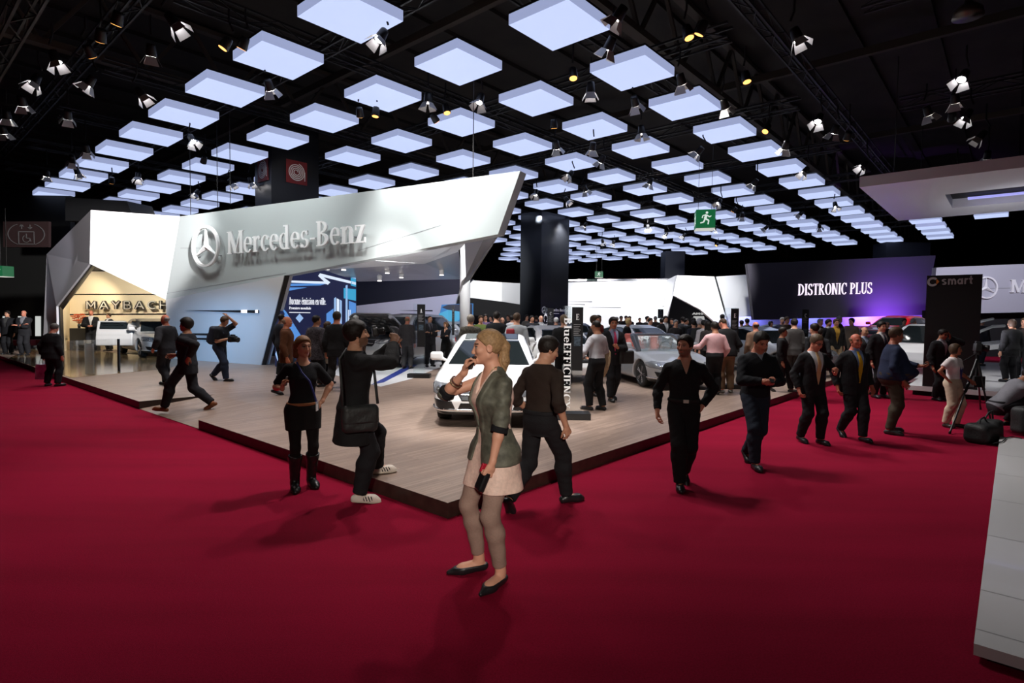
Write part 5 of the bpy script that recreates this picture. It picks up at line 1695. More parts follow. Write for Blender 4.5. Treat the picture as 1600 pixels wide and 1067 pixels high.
def lamps():
    lamp_meshes()
    used = {}
    for x, y, k in LAMP_PX:
        if k == 'x': continue
        best = min(PANELS, key=lambda t: (t[2] - x) ** 2 + 2.2 * (t[3] - y) ** 2)
        dx, dy = x - best[2], y - best[3]
        kd = {'w': 'bright barn-door lamp', 'o': 'orange lamp', 'd': 'dim stage lamp'}[k]
        if abs(dx) > 90 or abs(dy) > 70 or x > 1330 or x < 60:
            reg = 'upper left' if x < 420 else ('upper right' if x > 1150 else 'top centre')
            vert = 'near the top' if y < 60 else 'high up' if y < 150 else 'halfway down' if y < 230 else 'low down'
            base = '%s in the dark roof at %s, %s' % (kd, reg, vert)
        else:
            side = ('left of' if dx < -14 else 'right of' if dx > 14 else 'below' if dy > 0 else 'above')
            i, j = best[0], best[1]
            base = '%s %s the %s panel from the right, %s row' % (kd, side, ORD[max(j + 1, 0)], ORD[i])
        n = used.get(base, 0); used[base] = n + 1
        LAMP_LABELS.append([base, x, y])
        z = 7.5 if y > 200 else 7.7
        pq = gnd(x, y, z); rl = random.Random(int(x * 7 + y)); o = lamp(x, y, z, kind=k, lab=base, s=.85, aim=(pq[0] * .92 + rl.uniform(-6, 6), pq[1] + rl.uniform(-3.5, 7), 0))
        LAMP_OBJS.append(o)
    # neighbours of one description are told apart by their order from the left
    by = {}
    for n, (b, x, y) in enumerate(LAMP_LABELS): by.setdefault(b, []).append((x, n))
    for b, l in by.items():
        if len(l) == 1: continue
        l.sort()
        for r, (x, n) in enumerate(l): LAMP_OBJS[n]['label'] = '%s, %s from left' % (b, ORD[r])


LAMP_LABELS, LAMP_OBJS = [], []


def exit_signs():
    GR = emat('exit_green', srgb(10, 92, 52), 1.0); WH = emat('exit_white', (.75, .85, .78), .9)
    def sign(x, y, Y, hw, hh, label, wires=True):
        c = at(x, y, Y); k = Y / FOC; a, b = hw * k, hh * k
        r = empty('exit_sign', c, R_(-12), label, 'exit sign', 'green exit signs')
        X = np.array(WM[r.name])
        m = MB(); m.box((-a, -a, -b), (a, a, b), X); m.build('sign_box', GR, r)
        m = MB(); m.box((-a, -a, -b - .02), (a, a, -b), X); m.build('bottom_panel', emat('exit_bottom', (.75, .75, .68), .7), r)
        m = MB()
        def man(f):
            K = b * .9
            P = lambda q: f(q[0] * K, q[1] * K)
            def seg(p, q, w):
                A, B = P(p), P(q); m.bar(A, B, w * K, .008, up=f(0, 0) - f(0, 0, -1))
            for i in range(10):
                t0, t1 = i * .628, (i + 1) * .628
                m.slab([P((.12, .72)), P((.12 + .15 * math.cos(t0), .72 + .15 * math.sin(t0))), P((.12 + .15 * math.cos(t1), .72 + .15 * math.sin(t1)))], (f(0, 0, 1) - f(0, 0)) * .006)
            for p, q, w in (((.08, .5), (-.08, -.02), .3), ((.10, .45), (.45, .2), .13), ((.45, .2), (.62, .35), .11), ((.0, .45), (-.35, .38), .13), ((-.35, .38), (-.42, .08), .11), ((-.02, -.02), (.35, -.2), .18), ((.35, -.2), (.28, -.68), .15), ((-.08, -.02), (-.25, -.42), .18), ((-.25, -.42), (-.62, -.5), .15)): seg(p, q, w)
        man(lambda s, t, d=0: tf(X, np.array([[s, -a - .004 - d, t]]))[0])
        man(lambda s, t, d=0: tf(X, np.array([[-a - .004 - d, s, t]]))[0])
        m.build('running_figure', WH, r)
        if wires:
            m = MB()
            for s in (-.7, .7): m.tube([tf(X, np.array([[s * a, 0, b]]))[0], tf(X, np.array([[s * a, 0, b]]))[0] + [0, 0, 2.2]], .008, 5)
            m.build('hanging_wire', M_TRUSS, r)
    sign(1101, 344, 20, 14.0, 14, 'large green exit cube with a running figure hanging before the ceiling panels')
    sign(936, 429, 44, 6.0, 4.5, 'tiny green exit sign above the long white back wall')
    sign(6, 424, 22, 8.5, 8, 'green exit sign at the far left picture edge')
    # hanging cables of the stand wall
    for x, y0, y1, lb in ((739, 282, 150, 'thin dark cable holding the pointed right half of the slanted wall'), (298, 336, 288, 'leftmost of three thin cables above the star on the slanted wall'), (340, 322, 290, 'middle of three thin cables above the star on the slanted wall'), (360, 318, 286, 'rightmost of three thin cables above the star on the slanted wall')):
        a = onwall(x, y0 + 2, -.15); m = MB(); m.tube([a, zof(a, 8.6)], .012, 5)
        tag(m.build('suspension_cable', M_TRUSS), lb, 'cable', 'suspension cables of the slanted wall')
    # pendant hall lamp, unlit
    p = at(1513, 18, 13)
    r = empty('hall_pendant', p, 0, 'unlit round hall pendant at the top right corner', 'pendant lamp')
    m = MB(); m.lathe([(.30, -.12), (.27, .02), (.18, .12), (.08, .18), (.06, .30)], Matrix.Translation(Vector(p)), 20); m.build('lamp_shade', mat('pendant_metal', (.12, .10, .08), .3, metal=.6), r, True)
    m = MB(); m.tube([p + [0, 0, .3], zof(p, 12.9)], .015, 6); m.build('cord', M_BLACKM, r)
    # small lamps under the white canopy
    for i, (x, y, Y, l) in enumerate(((511, 421, 18.6, 'leftmost'), (537, 422, 18.6, 'second'), (605, 427, 20.5, 'third'), (593, 439, 21, 'lowest'), (627, 434, 21.5, 'fourth'), (690, 430, 21, 'rightmost'))):
        p = at(x, y, Y)
        o = empty('canopy_lamp', p, 0, '%s of the small white lamps hanging under the white canopy' % l, 'spotlight', 'lamps under the white canopy')
        m = MB(); m.lathe([(.03, .0), (.08, .02), (.10, .18), (.06, .22)], Matrix.Translation(Vector(p)), 12); m.build('housing', M_WHITE, o, True)
        m = MB(); m.lathe([(.001, -.01), (.075, -.01), (.075, .02), (.001, .02)], Matrix.Translation(Vector(p)), 12); m.build('lens', LAMP_ME['lens_dim'].materials[0], o)
        m = MB(); m.tube([p + [0, 0, .2], p + [0, 0, .55]], .012, 5); m.build('hanger', M_GREY, o)
# ------------------------------------------------------------------ cars
M_TYRE = mat('tyre', (.012, .012, .012), .75)
M_RIM = mat('rim_alloy', (.62, .62, .64), .22, metal=.9)
M_GLASSD = mat('car_glass', (.012, .016, .018), .04, spec=.8)
M_LAMP = mat('lamp_glass', (.20, .21, .23), .10, metal=.3, coat=.6)
M_LAMPD = mat('lamp_inner', (.60, .61, .63), .08, metal=.9)
M_TAIL = mat('tail_red', (.45, .01, .012), .15)
M_GRILLE = mat('grille_black', (.010, .010, .011), .3)
M_INT = mat('interior_dark', (.014, .013, .012), .6)


def paint(name, c, metal=0.0, rough=.28): return mat('paint_' + name, c, rough, metal=metal, coat=1.0)


P_WHITE = paint('white', (.80, .80, .81)); P_SILVER = paint('silver', (.52, .53, .55), .55, .30); P_RED = paint('red', (.60, .012, .02)); P_PEARL = paint('pearl', (.48, .47, .46)); P_DARK = paint('dark', (.05, .052, .058), .4)

BODY = {
    'coupe': dict(L=4.70, W=1.79, wb=(1.42, -1.34), wr=.325,
                  low=[(-2.30, .34), (-2.35, .62), (-2.31, .90), (-2.15, .98), (-1.5, 1.00), (-.5, .965), (.85, .915), (1.5, .83), (2.02, .70), (2.24, .58), (2.33, .42), (2.30, .22), (1.9, .17), (-2.1, .21)],
                  house=[(-1.95, .93), (-1.25, 1.22), (-.55, 1.385), (.05, 1.395), (.50, 1.27), (1.18, .86), (.9, .80), (-1.7, .80)],
                  side=[(-1.45, 1.01), (-.95, 1.22), (-.45, 1.325), (.05, 1.330), (.38, 1.235), (.82, .985), (.2, .975)],
                  ws=[(.47, 1.30), (1.22, .885), (1.05, .86), (.34, 1.25)]),
    'sedan': dict(L=5.0, W=1.86, wb=(1.55, -1.45), wr=.34,
                  low=[(-2.45, .34), (-2.50, .62), (-2.46, .96), (-2.3, 1.05), (-1.7, 1.07), (-.5, 1.02), (1.05, .98), (1.75, .90), (2.25, .78), (2.43, .64), (2.50, .44), (2.45, .24), (2.0, .19), (-2.2, .22)],
                  house=[(-2.0, 1.0), (-1.45, 1.28), (-.75, 1.46), (.0, 1.475), (.55, 1.35), (1.30, .92), (1.0, .85), (-1.8, .85)],
                  side=[(-1.75, 1.08), (-1.25, 1.30), (-.7, 1.395), (.0, 1.405), (.42, 1.315), (.92, 1.04), (.2, 1.03)],
                  ws=[(.52, 1.38), (1.36, .94), (1.18, .92), (.38, 1.33)]),
    'suv': dict(L=4.75, W=1.91, wb=(1.45, -1.45), wr=.38,
                low=[(-2.30, .45), (-2.36, .8), (-2.32, 1.08), (-2.2, 1.13), (-1.5, 1.14), (.95, 1.10), (1.6, 1.06), (2.1, .97), (2.3, .86), (2.38, .6), (2.34, .34), (1.95, .28), (-2.1, .30)],
                house=[(-2.28, 1.05), (-2.05, 1.55), (-1.75, 1.74), (-.3, 1.79), (.25, 1.75), (.55, 1.60), (1.2, 1.08), (1.0, 1.0), (-2.1, 1.0)],
                side=[(-2.05, 1.18), (-1.85, 1.55), (-1.6, 1.66), (-.2, 1.70), (.22, 1.66), (.45, 1.54), (.85, 1.17)],
                ws=[(.5, 1.68), (1.26, 1.10), (1.08, 1.07), (.36, 1.62)]),
    'city': dict(L=2.75, W=1.56, wb=(.95, -.92), wr=.28,
                 low=[(-1.28, .38), (-1.34, .7), (-1.30, 1.0), (-1.1, 1.06), (.75, 1.0), (1.1, .86), (1.28, .66), (1.34, .42), (1.30, .25), (-1.2, .25)],
                 house=[(-1.25, .95), (-1.02, 1.35), (-.75, 1.52), (.0, 1.54), (.35, 1.46), (.98, .95), (.8, .9), (-1.1, .9)],
                 side=[(-.95, 1.08), (-.72, 1.38), (-.55, 1.44), (.0, 1.46), (.28, 1.39), (.66, 1.06)],
                 ws=[(.33, 1.50), (1.05, .98), (.9, .94), (.2, 1.44)]),
}


class Car:
    def __init__(s, kind): s.__dict__.update(BODY[kind]); s.kind = kind

    def half(s, x):
        t = np.abs(x) / (s.L / 2)
        return s.W / 2 * np.clip(1 - np.power(np.clip(t, 0, 1.2), 10) * .22 - .05 * t ** 2, .1, 1)

    def lowd(s, P):
        x, y, z = P[:, 0], np.abs(P[:, 1]), P[:, 2]
        sec = np.interp(z, [.1, .30, .50, .68, .85, 1.1], [.05, .012, .0, .0, .035, .13]) + .02 * np.exp(-((z - .55) / .05) ** 2) * 0
        side = (y - (s.half(x) - sec)) * .9
        d = smax(poly2(x, z, s.low), side, .12)
        for w in s.wb:
            c = np.sqrt((x - w) ** 2 + (z - s.wr) ** 2) - (s.wr + .045)
            d = smax(d, -np.maximum(c, s.W / 2 - .34 - y), .02)
        return d

    def housed(s, P):
        x, y, z = P[:, 0], np.abs(P[:, 1]), P[:, 2]
        zb = s.house[0][1]; zt = max(p[1] for p in s.house)
        w = s.W / 2 - .085 - (z - zb) * .46 - .05 * np.maximum(0, -x - .6) - .06 * np.maximum(0, x - .5)
        return smax(poly2(x, z, s.house), (y - w) * .9, .10)

    def f(s, P): return smin(s.lowd(P), s.housed(P), .05)


def car(kind, p, head, col, label, vox=.02, cat='car', top=True, zones='coupe', open_hood=False, open_door=False, cabrio=False, plate=True, detail=True, tail=M_TAIL, roofglass=False, group=None):
    """head: direction the nose points to (world xy)"""
    C = Car(kind)
    h = np.array([head[0], head[1], 0.0]); h /= np.linalg.norm(h)
    X = np.eye(4); X[:3, 0] = h; X[:3, 1] = np.array([-h[1], h[0], 0]); X[:3, 2] = (0, 0, 1); X[:3, 3] = (p[0], p[1], p[2] if len(p) > 2 else .15)
    r = empty('car', X[:3, 3], math.atan2(h[1], h[0]), label, cat, group)
    lo = np.array([-C.L / 2 - .08, -C.W / 2 - .1, .08]); hi = np.array([C.L / 2 + .08, C.W / 2 + .1, 1.95])
    zb = C.house[0][1]
    ab = lambda P: np.abs(P[:, 1])
    base = (lambda P: C.lowd(P)) if cabrio else C.f

    def carve(P):
        d = base(P)
        if cabrio:
            q = bx(P, (-.55, 0, 1.05), (1.35, .66, .50), .12); d = smax(d, -q, .02)
        if open_hood:
            q = np.maximum(np.maximum(.98 - P[:, 0], P[:, 0] - (C.L / 2 - .28)), np.maximum(ab(P) - C.W / 2 + .17, .70 - P[:, 2])); d = smax(d, -q, .02)
        if open_door:
            q = np.maximum(np.abs(P[:, 0] - .25) - .60, np.maximum(np.maximum(.42 - P[:, 2], P[:, 2] - 1.36), .55 + P[:, 1])); d = smax(d, -q, .02)
        return d
    sp = lambda nm, fn, m, l=None, lab=None, lo2=lo, hi2=hi: sdf_part(nm, fn, lo2, hi2, vox * (1 if nm == 'body' or not detail else .55), X, m, r, None, 1.7, lab)
    sp('body', carve, col)
    g = .008
    glass = M_GLASSD
    if not cabrio:
        sp('windshield', lambda P: np.maximum(np.maximum(C.housed(P) - g, poly2(P[:, 0], P[:, 2], C.ws) - .015), ab(P) - (C.W / 2 - .20 - (P[:, 2] - zb) * .5)), glass)
        for sd in (-1, 1):
            if open_door and sd < 0: continue
            sp('side_window', lambda P: np.maximum(np.maximum(C.housed(P) - g, poly2(P[:, 0], P[:, 2], C.side)), .38 - sd * P[:, 1]), glass)
        rw = [(-s_[0], s_[1]) for s_ in ()]
        xr = min(q[0] for q in C.house)
        sp('rear_window', lambda P: np.maximum(np.maximum(C.housed(P) - g, np.maximum(P[:, 0] - (xr + .62), np.maximum(zb + .08 - P[:, 2], P[:, 2] - (max(q[1] for q in C.house) - .09)))), ab(P) - (C.W / 2 - .26 - (P[:, 2] - zb) * .5)), glass)
        if roofglass: sp('roof_glass', lambda P: np.maximum(np.maximum(C.housed(P) - g, np.maximum(np.abs(P[:, 0] + .12) - .50, 1.30 - P[:, 2])), ab(P) - .50), glass)
    else:
        sp('windshield', lambda P: np.maximum(np.maximum(C.housed(P) - g, poly2(P[:, 0], P[:, 2], [(.44, 1.30), (1.22, .885), (1.14, .86), (.36, 1.27)])), ab(P) - (C.W / 2 - .20 - (P[:, 2] - zb) * .5)), mat('windshield_clear', (.75, .85, .83), .03, trans=.9, ior=1.05, alpha=.5))
        sp('windshield_frame', lambda P: np.maximum(np.maximum(C.housed(P) - .012, poly2(P[:, 0], P[:, 2], [(.40, 1.34), (1.22, .885), (1.08, .86), (.30, 1.29)])), -np.maximum(poly2(P[:, 0], P[:, 2], [(.38, 1.24), (1.15, .83), (1.35, .9), (.60, 1.30)]) * 1.0, ab(P) - (C.W / 2 - .22 - (P[:, 2] - zb) * .5))), P_DARK)
        for sx, sy in ((-.05, -.38), (-.05, .38), (-1.0, -.36), (-1.0, .36)):
            def seat(P, sx=sx, sy=sy):
                d = bx(P, (sx + .2, sy, .55), (.30, .24, .12), .08)
                d = smin(d, rc(P, (sx - .08, sy, .6), (sx - .24, sy, 1.02), .16, .13), .08); d = smax(d, np.abs(P[:, 1] - sy) - .25, .05)
                return smin(d, bx(P, (sx - .27, sy, 1.20), (.05, .13, .09), .04), .02)
            sp('seat', seat, mat('seat_red', (.30, .07, .06), .5))
        sp('dashboard', lambda P: bx(P, (.75, 0, .80), (.22, .68, .10), .06), M_INT)
        m = MB(); 
        for i in range(20):
            t0, t1 = i * .314, (i + 1) * .314; c = np.array([.38, .37, .92])
            P_ = [c + np.array([math.sin(t) * .05, math.cos(t) * .18, math.sin(t) * .17]) for t in (t0, t1)]; m.tube([tf(X, q[None])[0] for q in P_], .015, 6)
        m.build('steering_wheel', M_INT, r)
    # front
    xf = C.L / 2
    s_ = C.W / 1.79; dz = (C.low[8][1] if True else 0)
    lampz = np.interp(xf - .28, [q[0] for q in C.low[6:11]], [q[1] for q in C.low[6:11]]) - .06
    for sd in (-1, 1):
        pts = [(.40, -.075), (.52, .055), (.80, .085), (.90, .02), (.84, -.085), (.60, -.115)]
        sp('headlight', lambda P: np.maximum(np.maximum(C.lowd(P) - .010, poly2(sd * P[:, 1] / s_, P[:, 2] - lampz, pts)), xf - .62 - P[:, 0]), M_LAMP)
        if detail:
            sp('headlight_reflector', lambda P: np.maximum(np.maximum(C.lowd(P) - .014, np.minimum(np.hypot(sd * P[:, 1] / s_ - .56, P[:, 2] - lampz + .03) - .045, np.hypot(sd * P[:, 1] / s_ - .72, P[:, 2] - lampz + .01) - .05)), xf - .62 - P[:, 0]), M_LAMPD)
            sp('air_intake', lambda P: np.maximum(np.maximum(C.lowd(P) - .008, poly2(sd * P[:, 1] / s_, P[:, 2], [(.44, .30), (.50, .43), (.80, .45), (.76, .33), (.66, .28)])), xf - .6 - P[:, 0]), M_GRILLE)
        sp('mirror', lambda P: smin(bx(P, (C.ws[1][0] - .38, sd * (C.W / 2 + .06), zb + .09), (.075, .115, .075), .05), rc(P, (C.ws[1][0] - .36, sd * (C.W / 2 - .10), zb + .02), (C.ws[1][0] - .37, sd * (C.W / 2 + .02), zb + .06), .025, .03), .03), col, lo2=np.array([.2, -C.W / 2 - .3, .7]), hi2=np.array([1.4, C.W / 2 + .3, 1.5]))
        sp('tail_light', lambda P: np.maximum(np.maximum(C.lowd(P) - .010, poly2(sd * P[:, 1] / s_, P[:, 2], [(.48, .74), (.50, .88), (.90, .90), (.90, .72)])), P[:, 0] + C.L / 2 - .35), tail)
        sp('door_handle', lambda P: np.maximum(bx(P, (-.45, sd * (C.W / 2 - .02), .84), (.10, .02, .014), .01), -1), col, lo2=np.array([-.7, -1.1, .7]), hi2=np.array([-.2, 1.1, 1.0])) if detail else None
    gz = lampz - .06
    gp = [(-.36, .07), (-.42, -.02), (-.34, -.13), (.34, -.13), (.42, -.02), (.36, .07)]
    sp('grille', lambda P: np.maximum(np.maximum(C.lowd(P) - .008, poly2(P[:, 1] / s_, P[:, 2] - gz, gp)), xf - .5 - P[:, 0]), M_GRILLE)
    if detail:
        sp('grille_bar', lambda P: np.maximum(np.maximum(C.lowd(P) - .022, np.minimum(np.abs(P[:, 2] - gz + .03) - .016, np.maximum(np.hypot(P[:, 1], P[:, 2] - gz + .03) - .085, .062 - np.hypot(P[:, 1], P[:, 2] - gz + .03)))), np.maximum(xf - .5 - P[:, 0], ab(P) - .38)), M_CHROME)
        sp('lower_intake', lambda P: np.maximum(np.maximum(C.lowd(P) - .008, poly2(P[:, 1] / s_, P[:, 2], [(-.42, .27), (-.36, .40), (.36, .40), (.42, .27)])), xf - .6 - P[:, 0]), M_GRILLE)
        sp('front_splitter', lambda P: np.maximum(np.maximum(C.lowd(P) - .020, np.abs(P[:, 2] - .285 + .0 * ab(P)) - .018), xf - .75 - P[:, 0]), M_CHROME if zones == 'coupe' else col)
        sp('lower_apron', lambda P: np.maximum(np.maximum(C.lowd(P) - .006, P[:, 2] - .262), xf - .75 - P[:, 0]), M_GRILLE)
    # wheels
    for w in C.wb:
        for sd in (-1, 1):
            y = sd * (C.W / 2 - .18)
            Xw = X @ np.array(frame(np.array([w, y, C.wr]), (1, 0, 0), (0, 0, -sd), (0, sd, 0)))
            m = MB(); R = C.wr
            m.lathe([(R * .72, -.10), (R * .96, -.10), (R, -.06), (R, .07), (R * .96, .105), (R * .74, .11), (R * .70, .10)], Xw, 28)
            wh = m.build('wheel', M_TYRE, r, True)
            m = MB(); m.lathe([(R * .70, .085), (R * .75, .112), (R * .68, .095), (R * .66, .02), (.02, .02)], Xw, 28)
            for k in range(5):
                for dl in (-.13, .13):
                    a = k * 1.2566 + dl; q0 = np.array([math.cos(a - dl * .4) * R * .14, math.sin(a - dl * .4) * R * .14, .085]); q1 = np.array([math.cos(a) * R * .70, math.sin(a) * R * .70, .095])
                    A, B = tf(Xw, np.array([q0, q1])); m.bar(A, B, .035, .03)
            m.lathe([(R * .16, .07), (R * .15, .10), (.01, .105)], Xw, 16)
            m.build('rim', M_RIM, wh)
    if open_hood:
        Xh = X @ np.array(Matrix.Translation((.98, 0, 1.08)) @ Matrix.Rotation(R_(-44), 4, 'Y') @ Matrix.Translation((-.98, 0, -1.08)))
        sdf_part('hood', lambda P: np.maximum(np.maximum(np.abs(C.lowd(P) + .02) - .024, np.maximum(.98 - P[:, 0], P[:, 0] - (C.L / 2 - .20))), np.maximum(ab(P) - C.W / 2 + .12, .72 - P[:, 2])), lo, hi, vox, Xh, col, r)
        sdf_part('hood_lining', lambda P: np.maximum(np.maximum(np.abs(C.lowd(P) + .06) - .016 - .012 * np.sin(P[:, 0] * 22) * np.sin(P[:, 1] * 18), np.maximum(1.08 - P[:, 0], P[:, 0] - (C.L / 2 - .30))), np.maximum(ab(P) - C.W / 2 + .24, .70 - P[:, 2])), lo, hi, vox, Xh, mat('hood_inner', (.16, .16, .16), .35, metal=.5), r)
        def engine(P):
            d = bx(P, (1.55, 0, .78), (.42, .55, .10), .03)
            for (a, b, c, u, v, w) in ((1.5, 0, .88, .26, .30, .06), (1.25, .5, .88, .1, .12, .08), (1.8, -.45, .86, .14, .16, .07), (1.85, .35, .84, .1, .2, .05)): d = smin(d, bx(P, (a, b, c), (u, v, w), .03), .01)
            return d + .006 * np.sin(P[:, 0] * 60) * np.sin(P[:, 1] * 60)
        sp('engine', engine, mat('engine_metal', (.20, .20, .20), .3, metal=.7))
    if open_door:
        hx = .86
        Xd = X @ np.array(Matrix.Translation((hx, -C.W / 2, 0)) @ Matrix.Rotation(R_(open_door), 4, 'Z') @ Matrix.Translation((-hx, C.W / 2, 0)))
        reg = lambda P: np.maximum(np.maximum(np.maximum(-.37 - P[:, 0], P[:, 0] - .86), .42 - P[:, 2]), P[:, 2] - 1.38)
        sdf_part('door', lambda P: np.maximum(np.maximum(np.maximum(np.abs(C.f(P) + .03) - .035, reg(P)), P[:, 1] + .35), -np.maximum(np.maximum(np.abs(P[:, 0] - .18) - .46, np.maximum(1.06 - P[:, 2], P[:, 2] - 1.33)), -9)), lo, hi, vox, Xd, col, r)
        sdf_part('door_glass', lambda P: np.maximum(np.maximum(np.abs(C.f(P) + .03) - .014, np.maximum(np.abs(P[:, 0] - .18) - .48, np.maximum(1.04 - P[:, 2], P[:, 2] - 1.35))), P[:, 1] + .35), lo, hi, vox, Xd, M_GLASSD, r)
        sp('cabin', lambda P: bx(P, (.2, -.2, .75), (.5, .38, .3), .05), M_INT)
    return r


def cars():
    Z = .15
    p = at(769, 600, 11.05); car('coupe', (p[0], p[1], Z), (-.02, -1), P_WHITE, 'white coupe facing the camera behind the woman in the green jacket', .022, roofglass=True)
    p = gnd(1003, 604, Z); h = np.array([.22, -.975]); h /= np.linalg.norm(h); n = np.array([-h[1], h[0]])
    c = p[:2] - h * 1.42 + n * (.79); car('coupe', (c[0], c[1], Z), h, P_SILVER, 'silver open-top car right of the black info stele', .024, cabrio=True)
    p = gnd(626, 574, Z); h = np.array([-.42, -.91]); h /= np.linalg.norm(h); n = np.array([-h[1], h[0]])
    c = p[:2] - h * 1.45 - n * .0 ; c = p[:2] - h * 1.45 - n * .82; car('suv', (c[0], c[1], Z), h, P_SILVER, 'silver off-roader with its bonnet open on the white floor', .03, open_hood=True, zones='x')
    a, b = gnd(221, 558, Z), gnd(188, 555, Z); h = (a - b)[:2]; h = np.array([.72, -.69]); h /= np.linalg.norm(h); n = np.array([-h[1], h[0]])
    c = a[:2] - h * 1.55 + n * .8; car('sedan', (c[0], c[1], Z), h, P_PEARL, 'pale limousine with a door open before the cream wall', .03, open_door=62, zones='x')
    p = at(866, 540, 17.0); car('sedan', (p[0], p[1], Z), (.22, -.97), P_WHITE, 'white saloon half hidden behind the brown shirted man', .03, zones='x', detail=False)
    p = at(886, 520, 25.5); car('sedan', (p[0], p[1], Z), (-.5, -.86), P_DARK, 'dark saloon in front of the middle pillar', .035, zones='x', detail=False)
    p = at(1184, 545, 19.2); car('sedan', (p[0], p[1], Z), (.42, -.90), P_SILVER, 'silver saloon behind the man in the black sweater', .03, zones='x')
    p = at(1206, 515, 28.5); car('sedan', (p[0], p[1], Z), (-.70, .70), P_SILVER, 'silver saloon far back, red tail light towards us, behind the nearer silver saloon', .035, zones='x', detail=False)
    p = at(714, 530, 25.6); car('sedan', (p[0], p[1], Z), (.75, -.65), P_SILVER, 'silver car behind the woman in the black dress', .035, zones='x', detail=False)
    p = at(995, 515, 20.5); car('sedan', (p[0], p[1], Z), (.36, -.93), P_SILVER, 'silver car standing behind the open-top car', .035, zones='x', detail=False)
    p = at(1336, 512, 33.6); car('coupe', (p[0], p[1], Z), (-.92, -.38), P_RED, 'red car far back in front of the blue wall, the left one', .04, zones='x', detail=False)
    p = at(1405, 510, 28.6); car('sedan', (p[0], p[1], Z + .5), (-.85, -.5), P_RED, 'red car far back beside the black panel', .04, zones='x', detail=False)
    m = MB(); q = UV(0, 0); m.box((p[0] - 2.2, p[1] - 1.4, 0), (p[0] + 2.2, p[1] + 1.4, Z + .5)); tag(m.build('display_plinth', M_WHITE), 'low white plinth under the red car beside the black panel', 'plinth')
    p = at(1440, 560, 18.6); car('city', (p[0], p[1], .245), (-.80, -.60), P_WHITE, 'small white city car half behind the black panel', .03, zones='x', detail=False)
    # skeleton of a concept car at the right edge
    o = at(1562, 540, 19.0)
    r = empty('car_skeleton', (o[0], o[1], .6), 0, 'white skeleton car frame on the stepped stand at far right', 'car')
    M = mat('frame_white', (.72, .73, .74), .3)
    T = lambda *q: [o * [1, 1, 0] + np.array(v) for v in q]
    m = MB(); m.bar(*T((-1.1, 0, .95), (1.4, -.4, 1.25)), .12, .16); m.bar(*T((-1.1, .9, .95), (1.4, .6, 1.25)), .12, .16); m.bar(*T((-1.1, 0, .95), (-1.1, .9, .95)), .12); m.bar(*T((1.4, -.4, 1.25), (1.4, .6, 1.25)), .12); m.build('chassis', M, r)
    m = MB(); m.tube(T((-1.0, 0, 1.3), (-.6, .1, 1.55), (-.1, .2, 1.72), (.3, .2, 1.75)), .05, 8); m.build('fender', M, r)
    m = MB(); m.tube(T((-.9, .1, 1.8), (-.45, .1, 1.92), (-.1, .2, 1.98)), .045, 8); m.tube(T((-1.2, .3, 1.55), (-.7, .3, 1.72), (-.5, .2, 1.9)), .05, 8); m.build('roof_rail', M, r)
    m = MB()
    for i in range(24):
        t0, t1 = i * .2618, (i + 1) * .2618; m.tube(T(*[(.42 + math.cos(t) * .34, -.5, 1.42 + math.sin(t) * .34) for t in (t0, t1)]), .03, 6)
    for k in range(5): m.bar(*T((.42, -.5, 1.42), (.42 + math.cos(k * 1.257) * .34, -.5, 1.42 + math.sin(k * 1.257) * .34)), .02)
    m.build('wheel', mat('frame_grey', (.3, .3, .31), .35, metal=.6), r)
    for dx in (-.9, 1.2):
        m = MB(); m.bar(*T((dx, .3, .6), (dx, .3, .98)), .1); m.build('stand', M_STEEL, r)
# ------------------------------------------------------------------ who is there
DK, BR, GY, BLD, SAND = (.014, .010, .008), (.06, .034, .018), (.26, .25, .24), srgb(158, 118, 74), (.16, .10, .05)
TAN = srgb(200, 150, 122); FAIR = srgb(216, 160, 134); RUDDY = srgb(200, 128, 104); OLIVE = srgb(165, 112, 84); DARKSK = srgb(105, 70, 52)
CHAR = (.035, .036, .042); GREYS = (.10, .10, .11); JEANS = (.022, .030, .055); KHAKI = (.20, .155, .105); BROWN = (.028, .018, .014)


def sh(c=BLACK, **k): return dict(k='shoes', c=c, m='leather', **k)


def suit(c=SUIT, shirt=WHITE, tie=None, tr=None, v=.12, hem=-.17, shoe=BLACK, fat=0, vw=.085, op=None):
    w = [dict(k='top', n='jacket', c=c, hem=hem, v=v, vw=vw, off=.020, layer=2, open=op), dict(k='shirt', c=shirt, off=.006)]
    if tie: w.append(dict(k='tie', c=tie, off=.006))
    return w + [dict(k='trousers', c=tr or c, wide=.016), sh(shoe)]


def casual(c, tr=JEANS, hem=-.08, v=None, n='shirt', sleeve='long', shoe=BLACK, off=.014, m='cloth', collar=None, **k):
    w = [dict(k='top', n=n, c=c, hem=hem, v=v, sleeve=sleeve, off=off, m=m, **k)]
    if collar: w.append(dict(k='shirt', c=collar, off=.005))
    return w + [dict(k='trousers', c=tr, wide=.016), sh(shoe)]


def walk(f=1, st=.30, w=.07, lift=38):
    fr, bk = (f * w, st, 0, -8), (-f * w, -st * .9, 0, lift)
    return (bk, fr) if f > 0 else (fr, bk)


def H_(k, c, **kw): return dict(k=k, c=c, **kw)


def pp(label, px, top, a, wear, hair, **k):
    return person(dict(label=label, px=px, top=top, a=a, wear=wear, hair=hair, **k))


UPR = lambda x, y, z, **k: dict(to=(x, y, z), **k)
FOLD = {-1: dict(to=(.10, .24, 1.17), pole=(-1, -.2, -.6), palm=(0, 0, -1), curl=.5), 1: dict(to=(-.12, .22, 1.20), pole=(1, -.2, -.6), palm=(0, 0, -1), curl=.5)}
FRONT = {-1: dict(to=(-.05, .30, 1.08), pole=(-1, -.3, -.7), palm=(.3, -.4, 1), curl=.9), 1: dict(to=(.06, .30, 1.10), pole=(1, -.3, -.7), palm=(-.3, -.4, 1), curl=.9)}


